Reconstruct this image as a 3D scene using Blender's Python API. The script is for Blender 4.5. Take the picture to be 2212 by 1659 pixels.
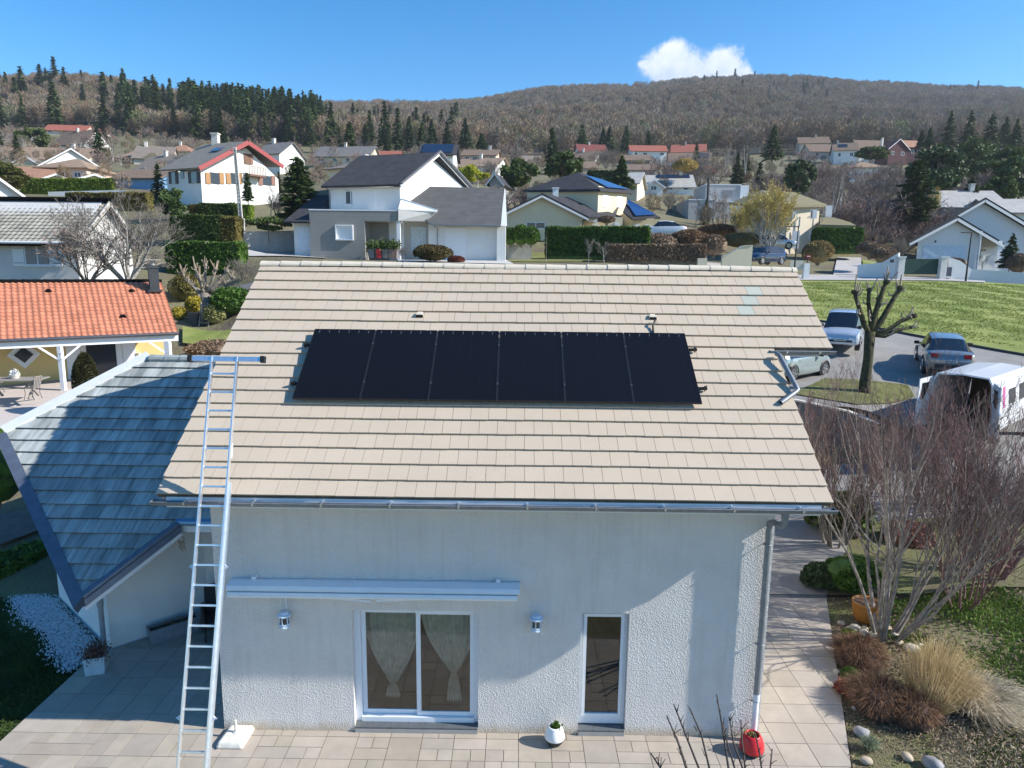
import bpy, bmesh, math, random
import numpy as np
from mathutils import Vector, Matrix, Euler
random.seed(7); RN = random.Random(11)
SC = bpy.context.scene; COL = SC.collection
for _o in list(bpy.data.objects): bpy.data.objects.remove(_o)

# ---------------------------------------------------------------- camera
# focal length, pitch, yaw and roll of the camera, in units of a 2212 px wide frame
FP, PIT, YAW, ROL = 1496.0, .1703, -.0053, .0113
CX, CY, CZ = 5.3923, -9.9477, 7.7397
IW, IH = 2212.0, 1659.0
_f = Vector((math.sin(YAW)*math.cos(PIT), math.cos(YAW)*math.cos(PIT), -math.sin(PIT)))
_rt = Vector((math.cos(YAW), -math.sin(YAW), 0)); _up = _rt.cross(_f)
CR = _rt*math.cos(ROL)+_up*math.sin(ROL); CU = -_rt*math.sin(ROL)+_up*math.cos(ROL); CF = _f
CP = Vector((CX, CY, CZ))
cam_d = bpy.data.cameras.new("camera"); cam = bpy.data.objects.new("camera", cam_d); COL.objects.link(cam)
cam_d.sensor_width = 36; cam_d.lens = 36*FP/IW; cam_d.clip_start = .1; cam_d.clip_end = 9000
cam.matrix_world = Matrix(((CR.x, CU.x, -CF.x, CX), (CR.y, CU.y, -CF.y, CY), (CR.z, CU.z, -CF.z, CZ), (0, 0, 0, 1)))
SC.camera = cam
def ray(u, v): return CF+CR*((u-IW/2)/FP)-CU*((v-IH/2)/FP)
def onY(u, v, Y):
    d = ray(u, v); return CP+d*((Y-CY)/d.y)
def atD(u, v, D): return onY(u, v, D+CY)
def onZ(u, v, Z=0.0):
    d = ray(u, v); return CP+d*((Z-CZ)/d.z)

# ---------------------------------------------------------------- light
SUN_EL, SUN_B = math.radians(34), math.radians(7.7)
LS = Vector((math.cos(SUN_EL)*math.cos(SUN_B), -math.cos(SUN_EL)*math.sin(SUN_B), math.sin(SUN_EL)))
sl = bpy.data.lights.new("sun", 'SUN'); sl.energy = 5.0; sl.angle = math.radians(.5); sl.color = (1, .95, .87)
so = bpy.data.objects.new("sun", sl); COL.objects.link(so); so.rotation_euler = LS.to_track_quat('Z', 'Y').to_euler(); so.location = (30, -5, 40)
SC.view_settings.view_transform = 'Standard'; SC.view_settings.look = 'None'; SC.view_settings.gamma = 1
SC.view_settings.exposure = 0.7
W = bpy.data.worlds.new("World"); SC.world = W; W.use_nodes = True
nt = W.node_tree; nt.nodes.clear()
def N(t, ty, **k):
    n = t.nodes.new(ty)
    for a, b in k.items():
        if a.startswith('i_'): n.inputs[a[2:].replace('_', ' ')].default_value = b
        else: setattr(n, a, b)
    return n
sky = N(nt, 'ShaderNodeTexSky', sky_type='NISHITA', sun_disc=False, sun_elevation=SUN_EL, sun_rotation=math.radians(98),
        altitude=600, air_density=1.0, dust_density=.35, ozone_density=2.2)
bg = N(nt, 'ShaderNodeBackground'); bg.inputs[1].default_value = .13
out = N(nt, 'ShaderNodeOutputWorld')
# a cumulus cloud low over the ridge, laid in sky directions (azimuth/elevation)
tc = N(nt, 'ShaderNodeTexCoord'); sep = N(nt, 'ShaderNodeSeparateXYZ'); nt.links.new(tc.outputs['Generated'], sep.inputs[0])
def mth(t, op, a, b=None, c=None):
    n = t.nodes.new('ShaderNodeMath'); n.operation = op
    for i, q in enumerate((a, b, c)):
        if q is None: continue
        if isinstance(q, (int, float)): n.inputs[i].default_value = q
        else: t.links.new(q, n.inputs[i])
    return n.outputs[0]
azv = mth(nt, 'DIVIDE', sep.outputs[0], sep.outputs[1]); elv = mth(nt, 'DIVIDE', sep.outputs[2], sep.outputs[1])
noi = N(nt, 'ShaderNodeTexNoise', i_Scale=22.0, i_Detail=8.0, i_Roughness=.62); nt.links.new(tc.outputs['Generated'], noi.inputs[0])
noi2 = N(nt, 'ShaderNodeTexNoise', i_Scale=60.0, i_Detail=5.0, i_Roughness=.6); nt.links.new(tc.outputs['Generated'], noi2.inputs[0])
def blob(u, v, ru, rv):
    d = ray(u, v); a0, e0 = d.x/d.y, d.z/d.y
    da = mth(nt, 'DIVIDE', mth(nt, 'SUBTRACT', azv, a0), ru/FP); de = mth(nt, 'DIVIDE', mth(nt, 'SUBTRACT', elv, e0), rv/FP)
    return mth(nt, 'SUBTRACT', 1.0, mth(nt, 'SQRT', mth(nt, 'ADD', mth(nt, 'MULTIPLY', da, da), mth(nt, 'MULTIPLY', de, de))))
bl = None
for b in [(1440, 150, 62, 48), (1462, 118, 56, 34), (1500, 150, 90, 50), (1555, 142, 62, 44), (1600, 168, 44, 30), (1402, 140, 26, 14)]:
    q = blob(*b); bl = q if bl is None else mth(nt, 'MAXIMUM', bl, q)
fv = mth(nt, 'ADD', bl, mth(nt, 'MULTIPLY', mth(nt, 'SUBTRACT', noi.outputs[0], .52), 1.5))
fv = mth(nt, 'ADD', fv, mth(nt, 'MULTIPLY', mth(nt, 'SUBTRACT', noi2.outputs[0], .5), .5))
mr = N(nt, 'ShaderNodeMapRange', interpolation_type='SMOOTHSTEP'); nt.links.new(fv, mr.inputs[0]); mr.inputs[1].default_value = .0; mr.inputs[2].default_value = .5
fr = mth(nt, 'MULTIPLY', mr.outputs[0], mth(nt, 'GREATER_THAN', sep.outputs[1], 0.0))
cr = N(nt, 'ShaderNodeMapRange'); nt.links.new(mth(nt, 'ADD', mth(nt, 'MULTIPLY', noi2.outputs[0], .9), mth(nt, 'MULTIPLY', mth(nt, 'SUBTRACT', elv, ray(1500, 150).z/ray(1500, 150).y), 9.0)), cr.inputs[0]); cr.inputs[1].default_value = .2; cr.inputs[2].default_value = .85
cc = N(nt, 'ShaderNodeMix', data_type='RGBA'); nt.links.new(cr.outputs[0], cc.inputs[0]); cc.inputs[6].default_value = (3.0, 3.7, 4.9, 1); cc.inputs[7].default_value = (5.0, 5.3, 5.8, 1)  # cloud shading put into the colour: greyer base, paler top
# the photographed sky is a deeper, more saturated blue than the raw model
hs = N(nt, 'ShaderNodeHueSaturation'); hs.inputs['Saturation'].default_value = 1.45; hs.inputs['Value'].default_value = 1.0; nt.links.new(sky.outputs[0], hs.inputs['Color'])
mx = N(nt, 'ShaderNodeMix', data_type='RGBA'); nt.links.new(fr, mx.inputs[0]); nt.links.new(hs.outputs[0], mx.inputs[6]); nt.links.new(cc.outputs[2], mx.inputs[7])
nt.links.new(mx.outputs[2], bg.inputs[0]); nt.links.new(bg.outputs[0], out.inputs[0])
SC.cycles.max_bounces = 6; SC.cycles.transparent_max_bounces = 8; SC.cycles.volume_bounces = 0
SC.cycles.use_denoising = True

# ---------------------------------------------------------------- materials
MC = {}
def mat(name, col, rough=.75, var=.12, scale=6.0, bump=0.0, bscale=60.0, metal=0.0, spec=.4, col2=None, bdist=.01, stretch=None, coat=0, attr=None, detail=4.0):
    if name in MC: return MC[name]
    m = bpy.data.materials.new(name); m.use_nodes = True; t = m.node_tree; b = t.nodes['Principled BSDF']
    b.inputs['Roughness'].default_value = rough; b.inputs['Metallic'].default_value = metal; b.inputs['Specular IOR Level'].default_value = spec
    if coat: b.inputs['Coat Weight'].default_value = coat; b.inputs['Coat Roughness'].default_value = .05
    tcn = N(t, 'ShaderNodeTexCoord'); src = tcn.outputs['Object']
    if stretch:
        mp = N(t, 'ShaderNodeMapping'); mp.inputs['Scale'].default_value = stretch; t.links.new(src, mp.inputs[0]); src = mp.outputs[0]
    c1 = tuple(max(0, c*(1-var)) for c in col); c2 = col2 or tuple(min(1, c*(1+var)) for c in col)
    no = N(t, 'ShaderNodeTexNoise', i_Scale=scale, i_Detail=detail, i_Roughness=.6); t.links.new(src, no.inputs[0])
    rp = N(t, 'ShaderNodeMapRange'); rp.inputs[1].default_value = .32; rp.inputs[2].default_value = .68; t.links.new(no.outputs[0], rp.inputs[0])
    mi = N(t, 'ShaderNodeMix', data_type='RGBA'); t.links.new(rp.outputs[0], mi.inputs[0]); mi.inputs[6].default_value = (*c1, 1); mi.inputs[7].default_value = (*c2, 1)
    res = mi.outputs[2]
    if attr:
        at = N(t, 'ShaderNodeAttribute'); at.attribute_name = attr
        m2 = N(t, 'ShaderNodeMix', data_type='RGBA', blend_type='MULTIPLY'); m2.inputs[0].default_value = 1; t.links.new(res, m2.inputs[6]); t.links.new(at.outputs[0], m2.inputs[7]); res = m2.outputs[2]
    t.links.new(res, b.inputs['Base Color'])
    if bump:
        n2 = N(t, 'ShaderNodeTexNoise', i_Scale=bscale, i_Detail=3.0, i_Roughness=.6); t.links.new(src, n2.inputs[0])
        bp = N(t, 'ShaderNodeBump'); bp.inputs['Strength'].default_value = bump; bp.inputs['Distance'].default_value = bdist
        t.links.new(n2.outputs[0], bp.inputs['Height']); t.links.new(bp.outputs[0], b.inputs['Normal'])
    MC[name] = m; return m
def leafmat(name, col, col2, scale=1.5, rough=.6, trans=.25):
    if name in MC: return MC[name]
    m = mat(name, col, rough=rough, scale=scale, col2=col2, var=.25, spec=.25)
    t = m.node_tree; b = t.nodes['Principled BSDF']; o = t.nodes['Material Output']
    tr = N(t, 'ShaderNodeBsdfTranslucent'); ms = N(t, 'ShaderNodeMixShader'); ms.inputs[0].default_value = trans
    t.links.new(b.inputs['Base Color'].links[0].from_socket, tr.inputs[0])
    t.links.new(b.outputs[0], ms.inputs[1]); t.links.new(tr.outputs[0], ms.inputs[2]); t.links.new(ms.outputs[0], o.inputs[0])
    return m
def glassmat(name, col=(.02, .025, .03), rough=.04, spec=.9):
    return mat(name, col, rough=rough, var=.05, spec=spec)

# ---------------------------------------------------------------- mesh helpers
def org(p):
    v = Vector((0, 0, 0))
    while p is not None: v += p.location; p = p.parent
    return v
class MB:
    def __init__(s): s.v = []; s.f = []; s.m = []; s.cur = 0; s.c = []; s.cc = None
    def add(s, vs, fs):
        n = len(s.v); s.v.extend([tuple(q) for q in vs]); s.f.extend([tuple(i+n for i in f) for f in fs]); s.m.extend([s.cur]*len(fs))
        if s.cc is not None: s.c.extend([s.cc]*len(vs))
    def quad(s, a, b, c, d): s.add([a, b, c, d], [(0, 1, 2, 3)])
    def box(s, c, e, rz=0, M=None):
        x, y, z = e[0]/2, e[1]/2, e[2]/2
        vs = [Vector((i*x, j*y, k*z)) for i in (-1, 1) for j in (-1, 1) for k in (-1, 1)]
        if M is not None: vs = [M @ q for q in vs]
        elif rz: R = Matrix.Rotation(rz, 3, 'Z'); vs = [R @ q for q in vs]
        s.add([q+Vector(c) for q in vs], [(0, 1, 3, 2), (4, 6, 7, 5), (0, 4, 5, 1), (2, 3, 7, 6), (0, 2, 6, 4), (1, 5, 7, 3)])
    def bb(s, x0, x1, y0, y1, z0, z1): s.box(((x0+x1)/2, (y0+y1)/2, (z0+z1)/2), (x1-x0, y1-y0, z1-z0))
    def hexa(s, b, t):
        s.add(list(b)+list(t), [(3, 2, 1, 0), (4, 5, 6, 7), (0, 1, 5, 4), (1, 2, 6, 5), (2, 3, 7, 6), (3, 0, 4, 7)])
    def prism(s, poly, d):
        # planar polygon (3-D points) swept by vector d
        n = len(poly); P = [Vector(q) for q in poly]; Q = [q+Vector(d) for q in P]
        s.add(P+Q, [tuple(range(n))[::-1], tuple(range(n, 2*n))]+[(i, (i+1) % n, (i+1) % n+n, i+n) for i in range(n)])
    def bar(s, a, b, w, h=None, up=(0, 0, 1)):
        a = Vector(a); b = Vector(b); h = h or w; d = (b-a).normalized(); up = Vector(up)
        if abs(d.dot(up)) > .98: up = Vector((0, 1, 0))
        r = d.cross(up).normalized()*w/2; u = r.cross(d).normalized()*h/2
        s.hexa([a-r-u, a+r-u, a+r+u, a-r+u], [b-r-u, b+r-u, b+r+u, b-r+u])
    def tube(s, pts, r, n=8, cap=True):
        P = [Vector(p) for p in pts]; k = len(P); rs = r if isinstance(r, (list, tuple)) else [r]*k
        vs = []; pr = None
        for i in range(k):
            d = (P[min(i+1, k-1)]-P[max(i-1, 0)])
            if d.length < 1e-9: d = Vector((0, 0, 1))
            d.normalize()
            if pr is None:
                a = Vector((0, 0, 1)) if abs(d.z) < .9 else Vector((1, 0, 0)); pr = d.cross(a).normalized()
            else:
                pr = pr-d*pr.dot(d); pr = pr.normalized() if pr.length > 1e-6 else d.orthogonal().normalized()
            q = d.cross(pr)
            for j in range(n):
                a = 2*math.pi*j/n; vs.append(P[i]+(pr*math.cos(a)+q*math.sin(a))*rs[i])
        fs = [(i*n+j, i*n+(j+1) % n, (i+1)*n+(j+1) % n, (i+1)*n+j) for i in range(k-1) for j in range(n)]
        if cap: fs += [tuple(range(n))[::-1], tuple(range((k-1)*n, k*n))]
        s.add(vs, fs)
    def lathe(s, prof, c=(0, 0, 0), n=24, sx=1, sy=1, tw=None):
        vs = []; fs = []; k = len(prof); c = Vector(c)
        for (r, z) in prof:
            for j in range(n):
                a = 2*math.pi*j/n; vs.append(c+Vector((r*math.cos(a)*sx, r*math.sin(a)*sy, z)))
        fs = [(i*n+j, i*n+(j+1) % n, (i+1)*n+(j+1) % n, (i+1)*n+j) for i in range(k-1) for j in range(n)]
        if prof[0][0] > 1e-6: fs.append(tuple(range(n))[::-1])
        if prof[-1][0] > 1e-6: fs.append(tuple(range((k-1)*n, k*n)))
        s.add(vs, fs)
    def build(s, name, mats, parent=None, local=False, smooth=False, bevel=0, attr=None):
        me = bpy.data.meshes.new(name)
        o0 = Vector((0, 0, 0)) if (parent is None or local) else org(parent)
        me.from_pydata([(q[0]-o0.x, q[1]-o0.y, q[2]-o0.z) for q in s.v], [], s.f)
        if not isinstance(mats, (list, tuple)): mats = [mats]
        for m in mats: me.materials.append(m)
        if len(mats) > 1: me.polygons.foreach_set('material_index', s.m)
        if s.c and len(s.c) == len(s.v):
            a = me.color_attributes.new('tint', 'FLOAT_COLOR', 'POINT'); a.data.foreach_set('color', np.array([(c, c, c, 1) if not isinstance(c, tuple) else (*c, 1) for c in s.c], dtype=np.float32).ravel())
        if smooth: me.polygons.foreach_set('use_smooth', [True]*len(me.polygons))
        me.validate(); me.update()
        o = bpy.data.objects.new(name, me); COL.objects.link(o)
        if parent is not None: o.parent = parent
        if bevel:
            b = o.modifiers.new('bevel', 'BEVEL'); b.width = bevel; b.segments = 2; b.limit_method = 'ANGLE'
        if smooth == 'auto':
            me.set_sharp_from_angle(angle=math.radians(38))
        return o
def tag(o, label=None, cat=None, group=None, kind=None):
    if label: o['label'] = label
    if cat: o['category'] = cat
    if group: o['group'] = group
    if kind: o['kind'] = kind
    return o
def thing(name, label, cat, loc=(0, 0, 0), rz=0, group=None):
    o = bpy.data.objects.new(name, None); COL.objects.link(o); o.location = loc; o.rotation_euler = (0, 0, rz); o.empty_display_size = .2
    return tag(o, label, cat, group)
def copy_thing(o, loc, rz=0, label=None, scale=None, parent=None):
    c = o.copy(); COL.objects.link(c)
    if parent is None:
        c.location = loc; c.rotation_euler = (0, 0, rz)
        if scale: c.scale = scale if isinstance(scale, tuple) else (scale,)*3
        if label: c['label'] = label
    else: c.parent = parent
    for ch in o.children: copy_thing(ch, None, parent=c)
    return c

# ---------------------------------------------------------------- terrain
def zc(u, D, v): return atD(u, v, D).z
# columns of ground profiles: frame column -> [(distance, height)]; heights given as z or as the frame row the ground reaches there
def prof(u, L): return [(D, z if z > -50 else zc(u, D, -z)) for D, z in L]
TC = {
 -900: [(0, 0), (16, -.1), (26, 1.0), (34, 2.4), (46, 5), (60, 8), (90, -430), (150, -360), (250, -310), (360, -262), (450, -220), (560, -215), (900, -260), (2600, -330)],
 0:    [(0, 0), (14, -.1), (22, 1.2), (29, 2.2), (37, 2.5), (42, 5.2), (46, 6.0), (60, 8.6), (90, -425), (150, -352), (250, -310), (340, -262), (430, -213), (560, -208), (900, -260), (2600, -330)],
 220:  [(0, 0), (15, 0), (22, 1.4), (29, 2.2), (37, 2.6), (44, 4.5), (50, 6.5), (60, 9.0), (90, -428), (150, -360), (250, -318), (340, -270), (430, -212), (560, -215), (900, -260), (2600, -330)],
 430:  [(0, 0), (16, 0), (22, 1.4), (30, 2.2), (36, 2.6), (42, 3.5), (46, 4.3), (50, 5.6), (55, 7.2), (60, 9.4), (85, -444), (150, -372), (250, -325), (340, -290), (430, -242), (520, -228), (900, -260), (2600, -330)],
 600:  [(0, 0), (16, 0), (22, .5), (30, 1.5), (40, 4), (50, 7.2), (57, 8.2), (62, 8.4), (75, 11.5), (100, -420), (150, -376), (250, -330), (340, -300), (430, -262), (520, -250), (900, -262), (2600, -330)],
 760:  [(0, 0), (16, 0), (22, .4), (30, 1.5), (40, 4), (50, 7.2), (57, 8.0), (66, 8.0), (75, 10), (100, -410), (150, -372), (250, -335), (340, -312), (430, -285), (600, -262), (900, -262), (2600, -330)],
 1000: [(0, 0), (18, 0), (26, 1), (40, 4.5), (52, 7.6), (60, 8.0), (68, 8.2), (78, 11), (100, -440), (150, -388), (250, -345), (400, -312), (600, -270), (800, -240), (900, -234), (1100, -240), (2600, -330)],
 1300: [(0, 0), (18, 0), (26, 1), (40, 4.5), (52, 7.4), (60, 7.9), (68, 8.6), (78, 11.2), (100, -455), (150, -400), (200, -365), (300, -335), (450, -300), (700, -232), (900, -203), (1100, -203), (2600, -330)],
 1500: [(0, 0), (18, 0), (26, 1.2), (40, 4.5), (52, 6.6), (62, 7.4), (72, -560), (90, -510), (110, -474), (150, -410), (200, -375), (300, -335), (450, -295), (700, -215), (900, -187), (1100, -187), (2600, -330)],
 1680: [(0, 0), (14.5, 0), (16, .02), (20, .2), (24.6, .5), (25.1, 2.6), (28, 2.65), (31, 2.8), (34, 3.7), (48, 5.3), (60, 6.3), (68, 7.0), (85, 9.5), (110, -478), (150, -420), (200, -385), (300, -335), (450, -298), (700, -225), (900, -190), (1100, -190), (2600, -330)],
 1840: [(0, 0), (12, 0), (15.8, .0), (20, .35), (24.6, .9), (25.1, 2.45), (28, 2.6), (31, 3.0), (35, 3.75), (48, 5.3), (60, 6.4), (68, 7.0), (85, -552), (110, -490), (150, -425), (200, -395), (300, -335), (450, -302), (700, -232), (900, -197), (1100, -197), (2600, -330)],
 2000: [(0, 0), (12, 0), (15.6, .04), (20, .55), (24, 1.2), (28, 2.3), (31, 3.1), (36, 3.75), (48, 5.3), (60, 6.5), (68, 7.0), (80, 7.6), (110, -500), (150, -430), (200, -400), (300, -338), (450, -305), (700, -240), (900, -206), (1100, -206), (2600, -330)],
 2212: [(0, 0), (12, .1), (16, .3), (20, .7), (24, 1.2), (28, 2.2), (32, 3.2), (36, 3.7), (48, 5.2), (60, 6.3), (68, 6.8), (80, 7.4), (110, -510), (150, -440), (200, -405), (300, -345), (450, -310), (700, -250), (900, -225), (1200, -205), (1500, -185), (2600, -330)],
 3200: [(0, 0), (12, .1), (16, .3), (20, .7), (24, 1.2), (28, 2.2), (32, 3.2), (36, 3.7), (48, 5.2), (60, 6.3), (68, 6.8), (80, 7.4), (110, -510), (150, -440), (200, -405), (300, -345), (450, -310), (700, -250), (900, -225), (1200, -205), (1500, -185), (2600, -330)],
}
TK = sorted(TC); TP = [tuple(np.array(q) for q in zip(*prof(k, TC[k]))) for k in TK]
def H(x, y):
    D = max(y-CY, .5); u = 1106+FP*(x-CX)/max(D, 4)
    u = min(max(u, TK[0]), TK[-1]-.01)
    i = 0
    while i < len(TK)-2 and u >= TK[i+1]: i += 1
    t = (u-TK[i])/(TK[i+1]-TK[i])
    t = t*t*(3-2*t)
    a = float(np.interp(D, *TP[i])); b = float(np.interp(D, *TP[i+1]))
    z = a*(1-t)+b*t
    if D > 200: z += math.sin(x*.021+1)*math.sin(y*.017)*min(6, (D-200)*.02)
    return z
def G(u, v, D0=10, D1=1500):
    # where the line of sight meets the ground
    d = ray(u, v); D = D0
    while D < D1:
        p = CP+d*(D/d.y)
        if p.z <= H(p.x, p.y): return Vector((p.x, p.y, H(p.x, p.y)))
        D += .1 if D < 60 else (.5 if D < 200 else 2)
    return CP+d*(D1/d.y)
def gD(u, D):
    # ground point at frame column u and distance D
    x = CX+(u-1106)/FP*D; x += YAW*D
    return Vector((x, D+CY, H(x, D+CY)))
def clip(poly, reg):
    # Sutherland-Hodgman against a convex counter-clockwise region
    out = list(poly)
    for i in range(len(reg)):
        a = reg[i]; b = reg[(i+1) % len(reg)]; inp = out; out = []
        if not inp: break
        ex, ey = b[0]-a[0], b[1]-a[1]
        sd = lambda p: ex*(p[1]-a[1])-ey*(p[0]-a[0])
        for j in range(len(inp)):
            p = inp[j]; q = inp[(j+1) % len(inp)]; sp, sq = sd(p), sd(q)
            if sp >= 0: out.append(p)
            if (sp > 0 > sq) or (sp < 0 < sq):
                t = sp/(sp-sq); out.append((p[0]+(q[0]-p[0])*t, p[1]+(q[1]-p[1])*t))
    return out
def ccw(p):
    return p if sum(p[i][0]*p[(i+1) % len(p)][1]-p[(i+1) % len(p)][0]*p[i][1] for i in range(len(p))) > 0 else p[::-1]
def sheet(name, poly, m, dz=.02, cell=1.0, kind='structure', label=None, cat=None, hf=None, skirt=0):
    poly = ccw([(p[0], p[1]) for p in poly]); hf = hf or H
    xs = [p[0] for p in poly]; ys = [p[1] for p in poly]; b = MB()
    nx = max(1, int((max(xs)-min(xs))/cell)+1); ny = max(1, int((max(ys)-min(ys))/cell)+1)
    for i in range(nx):
        for j in range(ny):
            x0 = min(xs)+i*cell; y0 = min(ys)+j*cell
            c = clip([(x0, y0), (x0+cell, y0), (x0+cell, y0+cell), (x0, y0+cell)], poly)
            if len(c) >= 3: b.add([(p[0], p[1], hf(p[0], p[1])+dz) for p in c], [tuple(range(len(c)))])
    if skirt:
        n = len(poly)
        for i in range(n):
            p, q = poly[i], poly[(i+1) % n]; k = max(1, int(math.dist(p, q)/cell))
            for j in range(k):
                a = (p[0]+(q[0]-p[0])*j/k, p[1]+(q[1]-p[1])*j/k); c = (p[0]+(q[0]-p[0])*(j+1)/k, p[1]+(q[1]-p[1])*(j+1)/k)
                za, zb = hf(*a)+dz, hf(*c)+dz
                b.add([(a[0], a[1], za-skirt), (c[0], c[1], zb-skirt), (c[0], c[1], zb), (a[0], a[1], za)], [(0, 1, 2, 3)])
    o = b.build(name, m); tag(o, label, cat, kind=kind)
    return o
# ---------------------------------------------------------------- common materials
M_TILE = mat('beige_tile', (.485, .408, .32), rough=.85, var=.035, scale=1.1, detail=9, bump=.25, bscale=90, attr='tint', spec=.2)
M_RIDGE = mat('beige_ridge', (.58, .52, .42), rough=.85, var=.06, scale=6, bump=.3, bscale=70, spec=.2)
M_STUC = mat('stucco', (.68, .655, .625), rough=.9, var=.05, scale=1.2, spec=.15)
def _stucco():
    t = M_STUC.node_tree; b = t.nodes['Principled BSDF']
    tcn = N(t, 'ShaderNodeTexCoord')
    v = N(t, 'ShaderNodeTexVoronoi', i_Scale=50.0); v.feature = 'SMOOTH_F1'; t.links.new(tcn.outputs['Object'], v.inputs[0])
    n = N(t, 'ShaderNodeTexNoise', i_Scale=60.0, i_Detail=3.0); t.links.new(tcn.outputs['Object'], n.inputs[0])
    a = mth(t, 'ADD', v.outputs[0], mth(t, 'MULTIPLY', n.outputs[0], .9))
    bp = N(t, 'ShaderNodeBump'); bp.inputs['Strength'].default_value = 1; bp.inputs['Distance'].default_value = .014
    t.links.new(a, bp.inputs['Height']); t.links.new(bp.outputs[0], b.inputs['Normal'])
_stucco()
def grime(m, f):
    t = m.node_tree; bs = t.nodes['Principled BSDF']; src = bs.inputs['Base Color'].links[0].from_socket; g = N(t, 'ShaderNodeTexCoord'); sp = N(t, 'ShaderNodeSeparateXYZ'); t.links.new(g.outputs['Object'], sp.inputs[0])
    fac, c = f(t, g, sp); mi = N(t, 'ShaderNodeMix', data_type='RGBA', blend_type='MULTIPLY'); t.links.new(fac, mi.inputs[0]); t.links.new(src, mi.inputs[6]); mi.inputs[7].default_value = (*c, 1); t.links.new(mi.outputs[2], bs.inputs['Base Color'])
def _splash(t, g, sp):   # earth splashed on the foot of the wall
    n = N(t, 'ShaderNodeTexNoise', i_Scale=5.0, i_Detail=8.0, i_Roughness=.7); t.links.new(g.outputs['Object'], n.inputs[0])
    a = mth(t, 'SUBTRACT', mth(t, 'ADD', mth(t, 'MULTIPLY', n.outputs[0], .34), .02), sp.outputs[2]); return mth(t, 'MINIMUM', mth(t, 'MAXIMUM', mth(t, 'MULTIPLY', a, 6.0), 0.0), 1.0), (.80, .70, .57)
grime(M_STUC, _splash)
def _streak(t, g, sp):   # faint run-off streaks
    mp = N(t, 'ShaderNodeMapping'); mp.inputs['Scale'].default_value = (5, 1, .35); t.links.new(g.outputs['Object'], mp.inputs[0]); n = N(t, 'ShaderNodeTexNoise', i_Scale=1.4, i_Detail=7.0, i_Roughness=.65); t.links.new(mp.outputs[0], n.inputs[0])
    return mth(t, 'MULTIPLY', mth(t, 'MAXIMUM', mth(t, 'SUBTRACT', n.outputs[0], .5), 0.0), 3.0), (.86, .85, .82)
grime(M_STUC, _streak)
def _lichen(t, g, sp):
    n = N(t, 'ShaderNodeTexNoise', i_Scale=9.0, i_Detail=6.0, i_Roughness=.75); t.links.new(g.outputs['Object'], n.inputs[0]); n2 = N(t, 'ShaderNodeTexNoise', i_Scale=.6, i_Detail=2.0); t.links.new(g.outputs['Object'], n2.inputs[0])
    return mth(t, 'MINIMUM', mth(t, 'MULTIPLY', mth(t, 'MAXIMUM', mth(t, 'SUBTRACT', mth(t, 'ADD', n.outputs[0], mth(t, 'MULTIPLY', n2.outputs[0], .25)), .77), 0.0), 9.0), 1.0), (.80, .78, .74)
grime(M_TILE, _lichen)
M_WHITE = mat('white_paint', (.74, .76, .78), rough=.45, var=.03)
M_PVC = mat('white_frame', (.72, .76, .80), rough=.3, var=.02)
M_ZINC = mat('zinc', (.24, .26, .28), rough=.5, var=.15, scale=9, metal=.5)
M_ALU = mat('aluminium', (.80, .82, .85), rough=.3, var=.06, scale=14, metal=.85)
M_BLACK = mat('black_plastic', (.015, .015, .017), rough=.5)
M_DARK = mat('dark_room', (.035, .032, .03), rough=.9)
M_SILL = mat('grey_sill_tile', (.10, .11, .12), rough=.5, var=.1)
M_GRAYC = mat('concrete', (.36, .35, .33), rough=.9, var=.12, scale=2.5, bump=.3, bscale=40)
M_SLATE = mat('slate_tile', (.28, .30, .29), rough=.6, var=.25, scale=1.3, stretch=(5, .8, .8), attr='tint', spec=.4, bump=.2, bscale=40, col2=(.44, .465, .44))
M_SOIL = mat('soil', (.065, .048, .036), rough=1, var=.4, scale=30, bump=.8, bscale=60, bdist=.03)
def clear_glass():
    if 'pane' in MC: return MC['pane']
    m = bpy.data.materials.new('pane'); m.use_nodes = True; t = m.node_tree; t.nodes.clear()
    o = N(t, 'ShaderNodeOutputMaterial'); tr = N(t, 'ShaderNodeBsdfTransparent'); tr.inputs[0].default_value = (.93, .95, .93, 1)
    gl = N(t, 'ShaderNodeBsdfGlossy'); gl.inputs['Roughness'].default_value = .01; ms = N(t, 'ShaderNodeMixShader')
    fr = N(t, 'ShaderNodeFresnel'); fr.inputs[0].default_value = 1.45
    t.links.new(mth(t, 'ADD', mth(t, 'MULTIPLY', fr.outputs[0], .9), .03), ms.inputs[0]); t.links.new(tr.outputs[0], ms.inputs[1]); t.links.new(gl.outputs[0], ms.inputs[2]); t.links.new(ms.outputs[0], o.inputs[0])
    MC['pane'] = m; return m
M_PANE = clear_glass()

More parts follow.
